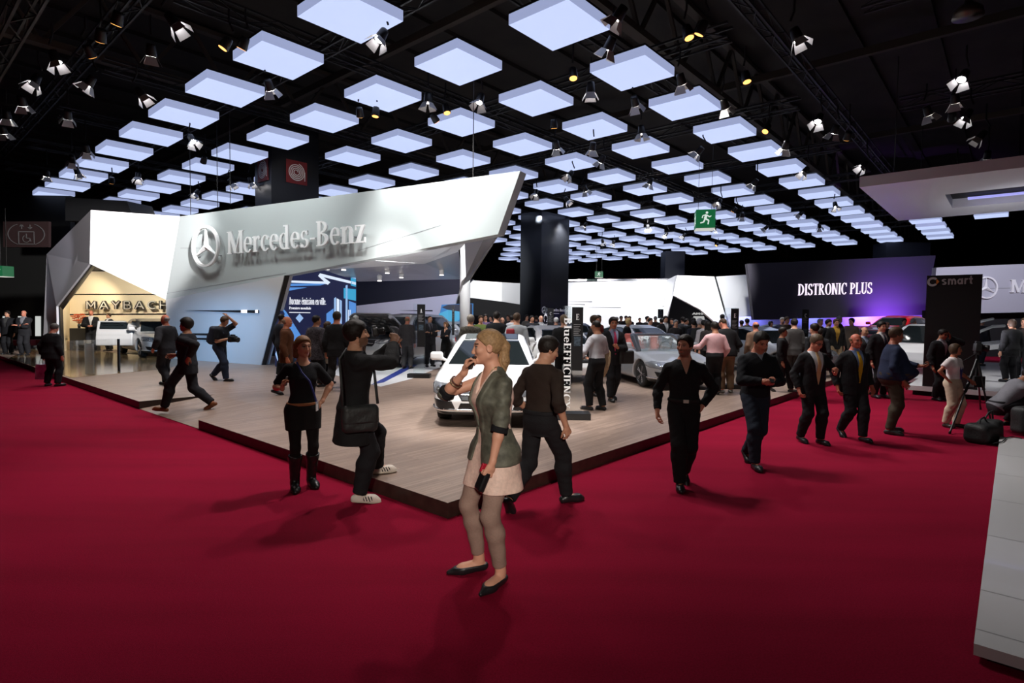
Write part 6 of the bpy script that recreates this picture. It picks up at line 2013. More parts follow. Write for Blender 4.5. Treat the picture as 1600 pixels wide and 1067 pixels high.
def box_at(name, f, side, size, m, label, cat, along=.08, off=.02, up=None):
    """a small flat thing held in the hand"""
    A = f.arm[side]
    c = local(f, A['w'] + A['hd'] * along + A['pn'] * off)
    R = f.X[:3, :3] / np.linalg.norm(f.X[:3, 0])
    ez = R @ (A['hd'] if up is None else np.array(up, float)); ez /= np.linalg.norm(ez)
    ey = R @ A['pn']; ey = ey - ez * (ey @ ez); ey /= np.linalg.norm(ey); ex = np.cross(ey, ez)
    sx, sy, sz = size
    m_ = sdf_part(name, lambda P: bx(P, (0, 0, 0), (sx, sy, sz), min(size) * .45), (-sx - .02, -sy - .02, -sz - .02), (sx + .02, sy + .02, sz + .02), max(min(size) * .4, .0025), frame(c, ex, ey, ez), m)
    return tag(m_, label, cat)


def camera_at(c, fwd, label, s=1.0, cat='camera'):
    c = np.asarray(c, float); fwd = np.asarray(fwd, float); fwd /= np.linalg.norm(fwd)
    x = np.cross(fwd, [0, 0, 1.0]); x /= np.linalg.norm(x); z = np.cross(x, fwd)
    X = frame(c, x, fwd, z)
    r = empty('camera', c, 0, label, cat)
    M1 = mat('camera_black', (.012, .012, .013), .4)
    sdf_part('camera_body', lambda P: smin(bx(P, (0, 0, 0), (.068 * s, .030 * s, .045 * s), .012), bx(P, (0, -.004, .05 * s), (.03 * s, .026 * s, .02 * s), .01), .01), (-.1 * s, -.06 * s, -.07 * s), (.1 * s, .06 * s, .1 * s), .006, X, M1, r)
    m = MB(); m.lathe([(.034 * s, .02), (.034 * s, .075 * s), (.038 * s, .078 * s), (.038 * s, .10 * s), (.03 * s, .098 * s)], X @ np.array(Matrix.Rotation(-math.pi / 2, 4, 'X')), 18); m.build('camera_lens', M1, r, True)
    return r


def crowd():
    # ---------------- foreground and aisle
    w = person(dict(label='blonde woman in a shimmering green-grey jacket holding a phone near her mouth, nearest the camera', px=(754, 906), top=(762, 514), a=-58, sex='f', skin=FAIR, head=(-27, -3, 0), twist=0, h=.0052,
        feet=((-.12, .0, 24, 0), (.12, .03, -20, 4)), hip=(-.02, .0), knee={1: (.25, 1, .1)}, hs=1.0, lean=3,
        arms={-1: dict(to=(-.20, .13, .815), pole=(-.5, -1, .1), palm=(1, -.1, 0), curl=1.1, hd=(.12, .35, -.9)), 1: dict(to=(.055, .20, 1.45), pole=(.9, .1, -.9), palm=(-.75, -.5, .1), hd=(-.30, -.22, .92), curl=[.75, .95, 1.1, 1.2], thumb=.7)},
        hair=H_('pony', srgb(158, 126, 90)),
        wear=[dict(k='top', n='jacket', c=srgb(98, 98, 86), m='metal_cloth', hem=-.085, sleeve='elbow', cuff=.02, v=.14, vw=.085, vx=.01, open=(.02, .012, .22), off=.015, flare=.12, fold=.006, lapel=.05, neckcut=.058, legs=1),
              dict(k='shirt', n='blouse', c=srgb(236, 205, 190), m='satin', off=.010, hem=-.02, gap=.055, gz=.385, ring=False),
              dict(k='skirt', n='tunic', c=srgb(236, 205, 190), m='satin', waist=.478, hem=-.275, flare=.14, fz=.04, off=.008, fold=.008),
              dict(k='trousers', n='leggings', c=srgb(150, 124, 112), off=.003, wide=.005, hem=.84, fold=.003),
              sh(BLACK, pointy=.055, flat=1, top=.052, o=.003), dict(k='cuffs', c=BLACK, t=(-.03, .17), r=.057, label='dark rolled cuff')]))
    A = w.arm[1]
    for k, t in enumerate((.52, .60)):
        c = A['e'] + (A['w'] - A['e']) * t; d = A['d']; x = np.cross(d, [0, 0, 1]); x /= np.linalg.norm(x); y = np.cross(d, x)
        m = MB(); P_ = [local(w, c + (x * math.cos(q * .349) + y * math.sin(q * .349)) * .040) for q in range(19)]; m.tube(P_, .0055, 6); m.build('bracelet', mat('bracelet_brown' if k else 'bracelet_gold', (.09, .03, .02) if k else (.5, .4, .25), .3, metal=0 if k else .8), w.root, True)
    m = MB()
    nk = [w.nk + w.Rt @ np.array([math.sin(t) * .062, math.cos(t) * .05 + .02, .02 - .10 * max(0, math.cos(t)) ** 2]) for t in [i * .3307 for i in range(20)]]
    m.tube([local(w, q) for q in nk], .004, 5); m.build('necklace', mat('necklace_gold', (.45, .33, .2), .35, metal=.7), w.root, True)
    box_at('clutch_bag', w, -1, (.024, .046, .074), mat('clutch_black', (.010, .010, .011), .3), 'small black pouch held down in the blonde woman\'s hand', 'bag', .135, .03)
    box_at('red_case', w, -1, (.050, .012, .030), mat('case_red', (.40, .012, .03), .4), 'small red case in the blonde woman\'s lowered hand above the pouch', 'case', .055, .035)
    box_at('mobile_phone', w, 1, (.022, .008, .05), mat('phone_dark', (.02, .02, .022), .25), 'mobile phone in the blonde woman\'s raised hand', 'phone', .085, .032)

    f = pp('man in a dark brown shirt striding away to the right, back to the camera', (846, 794), (862, 527), 138, casual(BROWN, BLACK, hem=.02, shoe=BLACK, collar=None, sleeve='elbow', cuff=.35) + [dict(k='belt', c=BLACK, z=.085, off=.020)], H_('short', DK, line=.0), head=(-30, -18, 0), feet=((-.06, -.42, 20, 48), (.09, .34, -25, 0)), skin=TAN, arms={1: dict(to=(.30, .02, .86), palm=(-1, .2, 0), curl=.5), -1: dict(to=(-.24, .14, .92), palm=(1, .2, 0), curl=.5)}, lean=4, h=.0068)
    g = pp('woman in black top and shorts with tan belt and tall boots, hand on hip', (476, 764), (482, 525), 28, [dict(k='top', n='top', c=(.010, .010, .012), hem=.03, sleeve='short', cuff=.86, off=.010, neckcut=.085), dict(k='skirt', n='shorts', c=(.011, .010, .010), waist=.05, hem=-.24, flare=.02, off=.012), dict(k='belt', c=srgb(150, 98, 66), z=.05, off=.018), dict(k='trousers', n='tights', c=(.010, .008, .008), off=.001, wide=.001, hem=.8, fold=0), dict(k='boots', c=(.010, .010, .010), m='leather')],
           H_('long', srgb(120, 84, 52), len=-.10), sex='f', skin=srgb(206, 150, 122), head=(18, 0, 0), feet=((-.09, -.02, 10, 0), (.10, .06, -4, 0)), hs=1.0,
           arms={1: dict(to=(.235, .14, 1.17), pole=(.6, -.6, -1), hd=(-.15, .1, 1), palm=(-.8, .3, 0), curl=.9), -1: dict(to=(-.20, .06, .99), pole=(-1, -.6, .0), hd=(.75, .05, -.5), palm=(.1, -.2, -1), curl=.4)})
    box_at('mobile_phone', g, 1, (.024, .008, .05), mat('phone_silver', (.3, .3, .3), .3), 'phone held at the shoulder of the woman in black', 'phone', .09, .03)
    m = MB(); L = [np.array(q) for q in ((-.06, .10, 1.40), (-.05, .15, 1.30), (-.13, .15, 1.12), (-.15, .14, 1.02))]
    La = [g.pel + g.Rt @ np.array(q) for q in ((.07, .06, .53), (.03, .14, .42), (-.05, .165, .32), (-.105, .145, .16), (-.13, .14, .06))]
    m.tube([local(g, q) for q in La], .011, 5); m.build('lanyard', mat('lanyard_blue', (.02, .03, .16), .6), g.root, label='dark blue lanyard')
    q0 = local(g, g.pel + g.Rt @ np.array((-.135, .135, .03))); m = MB(); m.bar(q0 + [0, 0, .05], q0 - [0, 0, .05], .065, .006); m.build('badge', mat('badge_white', (.6, .6, .6), .5), g.root, label='white badge')

    f = pp('man in a long black coat taking a photo, one white shoe on the platform', (573, 786), (574, 502), 118, [dict(k='top', n='coat', c=(.009, .009, .010), hem=-.33, off=.026, flare=.10, fold=.006, layer=2), dict(k='trousers', c=(.010, .010, .012), wide=.02), dict(k='shoes', c=srgb(205, 195, 185), sole=srgb(190, 180, 165), stripes=(.03, .03, .035))],
           H_('short', DK, t=.022, line=-.03), beard=(.02, .014, .01), skin=TAN, head=(-8, 8, 0), feet=((-.30, .15, 0, 0, .15), (.12, -.14, -12, 6)), hip=(.10, -.18), hipz=.925, h=.0072, foot0=1, lean=2,
           arms={1: dict(to=(.105, .20, 1.53), pole=(1, .3, -1.0), hd=(-.35, .25, .9), palm=(-1, -.2, 0), curl=.9), -1: dict(to=(-.07, .23, 1.50), pole=(-1, .3, -.9), hd=(.35, .25, .9), palm=(1, 0, .2), curl=.9)})
    c = local(f, f.hc + f.Rh @ np.array([.02, .165, .0])); camera_at(c, f.X[:3, :3] @ f.Rh @ np.array([0, 1, 0]), 'black camera raised to the eye of the man in the long coat', .95)
    # shoulder bag
    R = f.X[:3, :3]
    bagc = local(f, f.pel + np.array([.235, .0, -.07])); X = np.eye(4); X[:3, :3] = R / np.linalg.norm(R[:, 0]); X[:3, 3] = bagc
    r = empty('shoulder_bag', bagc, 0, 'black shoulder bag at the hip of the man in the long coat', 'bag')
    BG = mat('bag_black', (.016, .018, .018), .6, bump=.3, bscale=30)
    sdf_part('bag_body', lambda P: bx(P, (0, 0, 0), (.06, .17, .125), .05) + .006 * wob(P, 1, 30), (-.12, -.26, -.2), (.12, .26, .2), .009, X, BG, r)
    sdf_part('bag_flap', lambda P: np.maximum(bx(P, (.012, 0, .02), (.062, .175, .12), .05) + .005 * wob(P, 2, 30), -P[:, 2] - .03), (-.12, -.26, -.2), (.14, .26, .2), .009, X, BG, r)
    m = MB(); m.tube([local(f, f.pel + np.array(q)) for q in ((.235, -.15, .06), (.20, -.16, .3), (.10, -.155, .47), (-.05, -.06, .56), (-.05, .06, .54), (.08, .17, .35), (.21, .17, .06))], .014, 6); m.build('strap', BG, r, True)

    f = pp('man in a dark suit striding left past the ramp in brown shoes', (290, 641), (284, 497), -88, suit((.016, .016, .020), tr=(.016, .016, .020), shoe=srgb(120, 70, 42)), H_('short', DK, t=.024, line=-.01), skin=OLIVE, feet=((-.06, .44, 0, -6), (.06, -.40, 0, 30)), arms={-1: dict(to=(-.22, -.10, .98), pole=(-.3, -1, 0), palm=(1, 0, 0)), 1: dict(to=(.22, .36, .98), pole=(.3, -1, 0), palm=(-1, 0, 0))}, head=(0, 4, 0), z=.07)
    pp('bald man in a dark suit walking left behind the striding man', (259, 602), (258, 491), -112, suit((.018, .018, .022)), H_('bald', GY, line=.03), skin=srgb(186, 110, 84), feet=walk(1, .20), head=(10, 0, 0), z=.15, arms={-1: dict(to=(-.27, .10, .92), palm=(1, 0, 0))})
    f = pp('cameraman with a backpack, hand in his hair, walking right before the slanted wall', (345, 595), (347, 494), 82, casual((.014, .016, .022), JEANS, sleeve='short', cuff=.8, hem=-.06), H_('curly', BR), skin=TAN, feet=walk(1, .30, lift=45), head=(0, -22, 0), lean=10, z=.15,
           arms={1: dict(to=(.10, .34, 1.10), pole=(.4, -1, -.4), hd=(0, 1, .1), palm=(0, 0, 1), curl=.7), -1: dict(to=(-.10, .26, 1.66), pole=(-.6, 1, .2), hd=(.3, -.6, .7), palm=(.3, -.6, -.6), curl=.3)})
    c = local(f, f.arm[1]['w'] + np.array([0, .16, .0])); camera_at(c, f.X[:3, :3] @ np.array([.1, 1, -.1]), 'video camera carried in the cameraman\'s hand', 1.7, 'camera')
    c = local(f, f.pel + f.Rt @ np.array([0, -.20, .27])); X = np.eye(4); Rr = f.X[:3, :3] / np.linalg.norm(f.X[:3, 0]) @ f.Rt; X[:3, :3] = Rr; X[:3, 3] = c
    r = empty('backpack', c, 0, 'dark blue backpack on the cameraman\'s back', 'backpack')
    sdf_part('pack_body', lambda P: smin(bx(P, (0, 0, 0), (.15, .10, .24), .08), bx(P, (0, -.09, -.08), (.12, .05, .13), .05), .02), (-.2, -.2, -.3), (.2, .15, .3), .014, X, mat('pack_navy', (.012, .018, .035), .7), r)
    m = MB()
    for s in (-1, 1): m.tube([tf(X, np.array([q]))[0] for q in ((s * .10, .08, .20), (s * .10, .22, .24), (s * .11, .32, .12), (s * .13, .22, -.08), (s * .12, .08, -.16))], .02, 6)
    m.build('strap', mat('pack_navy', (.012, .018, .035), .7), r)

    f = pp('grey haired man in a black suit seen from behind holding a paper bag, far left', (85, 603), (84, 506), 168, suit((.010, .010, .012)), H_('short', (.10, .09, .085), line=-.02), skin=RUDDY, feet=((-.16, 0, 25, 0), (.16, .04, -15, 0)), head=(-12, -18, 0), lean=4, fat=.8, arms={-1: dict(to=(-.33, .02, .88), palm=(1, 0, 0), curl=1.3)})
    c = local(f, f.arm[-1]['w'] + np.array([0, .0, -.12]))
    r = empty('paper_bag', c - [0, 0, .55], 0, 'pale blue paper bag hanging from the hand of the black suited man at far left', 'bag')
    m = MB(); m.slab([c + q for q in ([-.13, -.05, -.14], [.13, -.05, -.14], [.15, -.06, -.52], [-.15, -.06, -.52])], (0, .11, 0)); m.build('bag_body', mat('bag_paleblue', (.62, .72, .86), .6, var=.3, bscale=9), r)
    m = MB(); m.tube([c + [-.08, 0, -.14], c + [-.05, 0, -.02], c + [.0, 0, .02], c + [.05, 0, -.02], c + [.08, 0, -.14]], .006, 5); m.build('handle', mat('bag_handle', (.25, .2, .2), .6), r)

    # ---------------- the aisle on the right, coming this way
    fb = pp('man all in black with a belt buckle, hand in pocket, walking towards the camera', (1066, 760), (1071, 524), -8, [dict(k='top', n='shirt', c=(.0085, .0085, .010), hem=.03, v=.38, vw=.06, off=.013, lapel=.03, collar=False), dict(k='shirt', n='collar', c=(.0085, .0085, .010), off=.008, hem=.30, gap=.05, gz=.37), dict(k='trousers', c=(.010, .010, .011), wide=.018), sh(BLACK), dict(k='belt', c=(.02, .02, .02), z=.085, off=.020)], H_('short', DK, line=.014), skin=srgb(190, 128, 104), beard=(.05, .03, .02), head=(-34, 2, 0), feet=((-.04, -.16, 4, 26), (.05, .20, -4, -4)),
       arms={1: dict(to=(.30, .06, .87), palm=(-1, .3, 0), curl=.5), -1: dict(to=(-.20, .05, .93), pole=(-1, -.5, .1), hd=(.4, .2, -.8), palm=(1, 0, 0), curl=.4)}, h=.007)
    q = local(fb, fb.pel + fb.hipR @ np.array([0, .150, .085])); R = fb.X[:3, :3] / np.linalg.norm(fb.X[:3, 0])
    m = MB(); m.bar(q - R @ np.array([.028, 0, 0]), q + R @ np.array([.028, 0, 0]), .016, .036); m.build('belt_buckle', mat('buckle_pale', (.6, .58, .5), .3), fb.root, label='shiny buckle')
    f = person(dict(label='man in a black sweater and dark jeans looking down at his hands', px=(1174, 728), top=(1190, 519), a=4, wear=[dict(k='top', n='sweater', c=(.009, .010, .013), hem=-.02, off=.020, neckcut=.072, v=.46, vw=.05, lapel=.0), dict(k='shirt', c=(.30, .31, .36), off=.006), dict(k='trousers', n='jeans', c=(.016, .022, .036), wide=.016), sh(BLACK)], hair=H_('short', DK, line=.012), skin=srgb(186, 122, 98), head=(4, -26, 0), feet=((.03, -.20, 0, 34), (.10, .24, -6, -4)), hip=(0, 0), arms=FRONT, lean=3))
    c = local(f, (f.arm[-1]['w'] + f.arm[1]['w']) / 2 + np.array([0, .10, .03])); m = MB(); m.bar(c - [.0, .03, .02], c + [0, .03, .02], .05, .012); tag(m.build('mobile_phone', mat('phone_dark', (.02, .02, .022), .25)), 'phone between the hands of the man in the black sweater', 'phone')
    f = person(dict(label='man with glasses in a dark suit, white shirt and beige tie, looking down', px=(1270, 693), top=(1266, 523), a=10, wear=suit((.012, .012, .014), srgb(200, 200, 205), srgb(196, 160, 120), v=.0, vw=.12, op=(0, .045, .1)), hair=H_('short', (.10, .065, .04), line=.02), skin=RUDDY, head=(10, -22, 0), feet=((-.10, .10, 4, 0), (.11, -.10, -4, 8)), fat=.3,
        arms={-1: dict(to=(-.16, .30, 1.14), pole=(-1, -.4, -.6), hd=(.3, .7, .5), palm=(.6, -.3, .5), curl=.8), 1: dict(to=(.27, .04, .88), palm=(-1, .3, 0), curl=.5)}))
    m = MB()
    for s in (-1, 1):
        m.tube([local(f, f.hc + f.Rh @ np.array([s * .031 + .02 * math.cos(t), .092, .004 + .016 * math.sin(t)])) for t in [i * .5236 for i in range(13)]], .003, 5); m.tube([local(f, f.hc + f.Rh @ np.array(q)) for q in ((s * .05, .09, .006), (s * .075, .0, .008))], .003, 5)
    m.build('glasses', M_BLACK, f.root)
    pp('balding man in a dark suit, yellow tie and blue shirt, walking towards the camera', (1333, 686), (1345, 521), 4, suit((.011, .011, .013), srgb(110, 130, 170), srgb(190, 150, 30), v=.02, vw=.09, op=(0, .03, .08)), H_('bald', (.16, .08, .04), line=-.01), skin=srgb(186, 100, 78), feet=((-.05, .22, 4, -4), (.07, -.22, -4, 34)), fat=.5, head=(0, 0, 0), arms={1: dict(to=(.285, .02, .87), palm=(-1, .3, 0)), -1: dict(to=(-.285, .05, .87), palm=(1, .3, 0))})
    f = pp('heavy man in a dark blue shirt and olive trousers facing right with a phone', (1398, 677), (1412, 512), 72, casual((.012, .018, .045), (.045, .034, .022), hem=-.03, shoe=(.03, .03, .03), off=.016), H_('short', BR, line=.0), skin=srgb(150, 88, 66), fat=1.0, belly=1.5, head=(8, -6, 0), feet=((-.13, .06, 10, 0), (.15, -.04, -28, 0)), arms={-1: dict(to=(-.06, .40, 1.12), pole=(-1, -.4, -.6), hd=(.2, 1, .1), palm=(.2, 0, 1), curl=.7), 1: dict(to=(.30, .08, .90), palm=(-1, .2, 0), curl=.4)})
    box_at('mobile_phone', f, -1, (.026, .010, .055), mat('phone_dark', (.02, .02, .022), .25), 'phone in the hand of the heavy man in the blue shirt', 'phone', .11, .03)
    f = pp('woman in a white T-shirt and beige trousers with hand on hip beside a tripod', (1491, 668), (1492, 537), 22, casual(srgb(214, 205, 205), srgb(190, 175, 152), sleeve='short', hem=.02, shoe=(.03, .025, .02), off=.013), H_('bob', BR), sex='f', skin=srgb(176, 112, 84), head=(22, 0, 0), feet=((-.10, .05, 10, 0), (.12, -.02, -10, 0)), hs=1.0,
           arms={1: dict(to=(.21, .05, .99), pole=(1, -.7, 0), hd=(-.7, .1, -.5), palm=(-.1, -.2, -1), curl=.4), -1: dict(to=(-.20, .22, 1.0), palm=(1, 0, 0))})
    m = MB(); m.tube([local(f, f.pel + f.Rt @ np.array(q)) for q in ((.06, .05, .51), (.03, .145, .34), (.0, .15, .10), (-.03, .145, .34), (-.06, .05, .51))], .011, 5); m.build('lanyard', mat('lanyard_blue', (.02, .03, .16), .6), f.root, label='dark blue lanyard')
    # tripod with camera
    p = gnd(1522, 664); T = p + [0, 0, 1.32]
    r = empty('tripod', p, 0, 'black camera tripod beside the woman in the white T-shirt', 'tripod')
    m = MB(); m.bar(T - [0, 0, .62], T + [0, 0, .02], .035); m.build('centre_column', M_BLACK, r)
    feet = [gnd(1484, 678), gnd(1550, 668), gnd(1532, 640)]
    for q in feet:
        m = MB(); a_ = T - [0, 0, .12]; m.tube([a_, a_ + (q - a_) * .45], .024, 8); m.tube([a_ + (q - a_) * .43, q + [0, 0, .02]], .015, 8); m.lathe([(.018, 0), (.02, .03), (.012, .05)], Matrix.Translation(Vector(q)), 10); m.build('leg', M_BLACK, r)
    m = MB(); m.lathe([(.05, -.04), (.06, .0), (.05, .05)], Matrix.Translation(Vector(T)), 14); m.tube([T, T + np.array([-.30, -.05, -.16])], .012, 6); m.build('pan_head', M_BLACK, r)
    m = MB(); m.box(tuple(T + [-.10, -.08, -.62]), tuple(T + [.10, .08, -.42])); tag(m.build('camera_pouch', M_BLACKM), 'black pouch hanging under the tripod head', 'bag')
    camera_at(T + [0, .0, .10], (.6, -.3, -.05), 'black video camera on the tripod', 1.6, 'camera')
    # camera bag on the carpet
    p = gnd(1536, 690); X = frame(p + [0, 0, .15], np.array([.86, .5, 0]), np.array([-.5, .86, 0]), np.array([0, 0, 1.0]))
    r = empty('camera_bag', p, 0, 'black soft bag lying on the carpet at the corner of the white plinth', 'bag')
    sdf_part('bag_body', lambda P: smin(bx(P, (0, 0, 0), (.32, .17, .15), .09), bx(P, (.25, 0, .08), (.14, .13, .10), .06), .06) + .01 * wob(P, 0, 14), (-.45, -.3, -.16), (.5, .3, .3), .014, X, BG, r)
    m = MB(); m.tube([tf(X, np.array([q]))[0] for q in ((-.18, 0, .13), (-.12, .0, .22), (.0, 0, .24), (.1, 0, .16))], .012, 6); m.tube([tf(X, np.array([q]))[0] for q in ((.1, .05, .14), (.28, .05, .28), (.42, .05, .30), (.46, .05, .15))], .014, 6); m.build('strap', BG, r)
    # crouching man at the plinth
    f = person(dict(label='crouching man in a pale grey shirt on the white plinth at the right edge', px=(1590, 668), z=.10, Ht=1.72, a=78, wear=casual((.22, .22, .25), (.03, .03, .035), hem=-.06, off=.02), hair=H_('short', DK, line=-.01), skin=OLIVE, hipz=.36, hip=(0, -.14), lean=38, head=(0, -30, 0), feet=((-.16, .10, 14, 0), (.16, .10, -14, 0)), arms={1: dict(to=(.12, .50, .46), pole=(1, -.2, 0), hd=(0, 1, -.2), palm=(0, 0, -1)), -1: dict(to=(-.12, .50, .46), pole=(-1, -.2, 0), hd=(0, 1, -.2), palm=(0, 0, -1))}))
    p = gnd(1606, 678, .10); X = frame(p + [0, 0, .22], np.array([1.0, 0, 0]), np.array([0, 1.0, 0]), np.array([0, 0, 1.0])); 
    sd = sdf_part('rucksack', lambda P: bx(P, (0, 0, 0), (.20, .15, .22), .08) + .008 * wob(P, 0, 14), (-.3, -.25, -.24), (.3, .25, .3), .016, X, BG); tag(sd, 'black rucksack standing on the plinth before the crouching man', 'bag')
    m = MB(); m.tube([gnd(x, y, .115) for x, y in ((1552, 693), (1566, 690), (1572, 684), (1582, 682), (1596, 685))], .008, 6); tag(m.build('cable', M_BLACKM), 'thin black cable on the white plinth', 'cable')
    f = pp('man in a dark suit holding a phone to his ear before the black panel', (1470, 626), (1490, 515), 12, suit((.012, .012, .014), srgb(170, 170, 180)), H_('short', DK), skin=OLIVE, feet=((-.10, 0, 6, 0), (.10, 0, -6, 0)), head=(5, -14, 0), arms={-1: dict(to=(-.13, .12, 1.53), pole=(-1, .3, -.8), hd=(.2, -.1, 1), palm=(1, -.3, 0), curl=.8)})
    box_at('mobile_phone', f, -1, (.022, .008, .05), mat('phone_dark', (.02, .02, .022), .25), 'phone at the ear of the man before the black panel', 'phone', .08, .03)

    # ---------------- on the platform, middle
    f = pp('man in a dark suit with a pink tie and shoulder satchel walking this way', (957, 626), (952, 496), 14, suit((.014, .014, .017), srgb(150, 160, 190), srgb(190, 60, 100), v=.10, vw=.10), H_('short', DK, t=.02, line=.01), skin=srgb(190, 125, 98), feet=((-.08, -.10, 0, 12), (.09, .20, -4, 0)), head=(-8, 0, 0), z=.15, arms={-1: dict(to=(-.02, .27, 1.12), pole=(-1, -.4, -.6), hd=(.6, .5, .3), palm=(.2, -.2, 1), curl=.9)})
    c = local(f, np.array([-.26, .16, .92])); X = np.eye(4); X[:3, :3] = f.X[:3, :3] / np.linalg.norm(f.X[:3, 0]); X[:3, 3] = c
    r = empty('satchel', c, 0, 'black satchel at the side of the man with the pink tie', 'bag'); sdf_part('bag_body', lambda P: bx(P, (0, 0, 0), (.17, .06, .14), .04), (-.22, -.1, -.2), (.22, .1, .2), .014, X, BG, r)
    m = MB(); m.tube([local(f, np.array(q)) for q in ((-.30, .1, 1.04), (-.21, .06, 1.42), (-.14, -.06, 1.50), (-.28, .05, 1.04))], .012, 5); m.build('strap', BG, r)
    f = pp('man in a pale grey shirt reading the black E panel, coat over his arm', (927, 640), (928, 500), -138, casual((.42, .41, .44), (.012, .012, .014), hem=.03, off=.014), H_('crop', DK), skin=OLIVE, feet=((-.09, .10, 10, 0), (.10, -.08, -8, 0)), head=(0, -8, 0), z=.15, arms={1: dict(to=(.20, .24, 1.02), pole=(1, -.5, -.4), palm=(-.4, 0, 1)), -1: dict(to=(-.20, .22, 1.05), pole=(-1, -.5, -.4))})
    c = local(f, np.array([.30, .06, .88])); X = np.eye(4); X[:3, :3] = f.X[:3, :3] / np.linalg.norm(f.X[:3, 0]) @ roty(.35); X[:3, 3] = c
    tag(sdf_part('fur_coat', lambda P: el(P, (0, 0, 0), (.075, .11, .30)) + .008 * wob(P, 0, 50), (-.15, -.2, -.4), (.15, .2, .4), .013, X, cloth_mat(srgb(205, 180, 145), 'fur')), 'cream fleecy coat hanging over the arm of the man in the grey shirt', 'coat')
    pp('grey suited man with folded arms on the white floor edge', (672, 573), (668, 493), 28, suit((.035, .035, .040), (.16, .16, .19), (.05, .05, .06)), H_('crop', (.05, .03, .02)), skin=TAN, feet=((-.10, .0, 10, 0), (.14, .10, -12, 0)), head=(8, 0, 0), arms=FOLD, z=.15)
    pp('man in a grey suit seen from behind left of the narrow black stele', (637, 576), (635, 494), 170, suit((.075, .072, .075), tr=(.06, .058, .06)), H_('bald', (.14, .09, .05), line=.02), skin=RUDDY, feet=((-.10, 0, 5, 0), (.12, .03, -5, 0)), head=(-10, -5, 0), z=.15)
    pp('woman in a black dress and boots with folded arms', (695, 573), (693, 503), -25, [dict(k='top', n='dress', c=(.010, .010, .012), hem=-.30, off=.012, v=.36, vw=.06), dict(k='trousers', n='tights', c=(.012, .010, .010), off=.002, wide=.002), dict(k='boots', c=(.012, .012, .012), m='leather')], H_('bob', srgb(110, 78, 52)), sex='f', skin=TAN, arms=FOLD, z=.15, head=(-10, 0, 0))
    pp('man in a brown corduroy jacket and jeans walking right with trailing foot', (452, 616), (462, 494), 104, casual((.095, .036, .016), (.020, .030, .055), hem=-.20, n='jacket', off=.024), H_('bald', (.30, .22, .15), line=.01), skin=srgb(205, 130, 100), feet=((-.06, .22, 0, 0), (.07, -.26, 0, 20)), z=.15, head=(-8, 0, 0))
    pp('person with headphones at the left edge of the blue video wall', (443, 590), (441, 490), 150, casual((.016, .018, .026), BLACK), H_('crop', DK), skin=DARKSK, z=.15)
    pp('person in a plaid coat with a pale scarf before the video wall', (497, 604), (488, 493), 160, casual((.05, .045, .055), BLACK, m='plaid', hem=-.25, off=.026, n='coat'), H_('short', DK), skin=OLIVE, z=.15, head=(-35, 0, 0))
    pp('woman in a beige raincoat before the video wall', (514, 599), (504, 502), 150, casual((.30, .27, .22), BLACK, hem=-.35, off=.022, n='coat'), H_('long', BR), sex='f', skin=TAN, z=.15, head=(-35, -6, 0))
    pp('broad man in a black suit seen from behind, legs apart, before the video wall', (528, 610), (523, 487), 178, suit((.012, .012, .014), tr=(.030, .030, .034)), H_('short', (.03, .02, .012), line=-.015), skin=RUDDY, feet=((-.17, .02, 12, 0), (.17, .0, -12, 0)), z=.15, fat=.3)
    pp('bearded man in a brown jacket looking left beside the black suited back', (551, 604), (545, 497), 205, casual((.075, .050, .038), BLACK, n='jacket', off=.022, hem=-.12), H_('short', DK, t=.02), skin=OLIVE, beard=(.03, .02, .015), z=.15, head=(35, 0, 0))
    pp('grey haired man in a white shirt behind the bearded man', (556, 583), (556, 493), 195, casual((.62, .62, .64), BLACK), H_('short', GY), skin=RUDDY, z=.15)
    pp('person whose face shows above the raised bonnet', None or (577, 566), (577, 491), 15, casual((.05, .05, .055), BLACK), H_('short', DK), skin=OLIVE, z=.15)
    f = pp('man in a pink shirt with his left arm stretched out, seen from behind', (1114, 616), (1108, 503), 176, casual(srgb(214, 170, 172), (.012, .012, .014), hem=.03, off=.014), H_('short', DK, line=-.01), skin=OLIVE, feet=((-.09, 0, 5, 0), (.10, .06, -5, 0)), z=.15, fat=.3, head=(20, -12, 0), arms={-1: dict(to=(-.42, .36, 1.12), pole=(-.4, -.3, -1), hd=(-.6, .7, -.1), palm=(0, 0, -1)), 1: dict(to=(.26, .16, .92), palm=(-1, 0, 0))})
    f = pp('man in a black jacket and khaki trousers bending forward behind the pink shirt', (1134, 613), (1118, 497), 188, casual((.012, .012, .013), srgb(112, 88, 66), hem=-.10, off=.026, n='jacket', shoe=(.20, .18, .16)), H_('crop', BR), skin=RUDDY, feet=((-.10, .0, 5, 0), (.12, .02, -30, 0)), lean=12, z=.15, head=(25, -25, 0), fat=.3, arms={1: dict(to=(.26, .26, 1.0), palm=(-1, 0, 0))})
    c = local(f, np.array([.33, .22, .98])); camera_at(c, (.3, .9, -.2), 'dark camera in the hand of the bending man in the black jacket', 1.3)
    pp('balding man in a tan jacket behind the man in the black sweater', (1178, 602), (1176, 502), 185, casual((.20, .12, .08), BLACK, n='jacket', off=.022), H_('bald', BR, line=.03), skin=RUDDY, z=.15, lean=6)
    pp('man in a grey suit seen from behind beside the black stele at right', (1236, 598), (1237, 498), 184, suit((.055, .05, .048), tr=(.06, .055, .05), shoe=(.03, .03, .03)), H_('short', DK, line=-.01), skin=TAN, feet=((-.12, -.12, 20, 10), (.12, .04, -10, 0)), z=.15)
    f = pp('person in black with a raised foot in a pale soled shoe at the platform edge', (1222, 612), (1262, 512), 60, casual(BLACK, (.012, .012, .013), shoe=(.05, .05, .05)), H_('short', DK, t=.02), skin=OLIVE, z=.15, feet=((-.06, .28, 0, 0), (.08, -.28, 0, 30)))
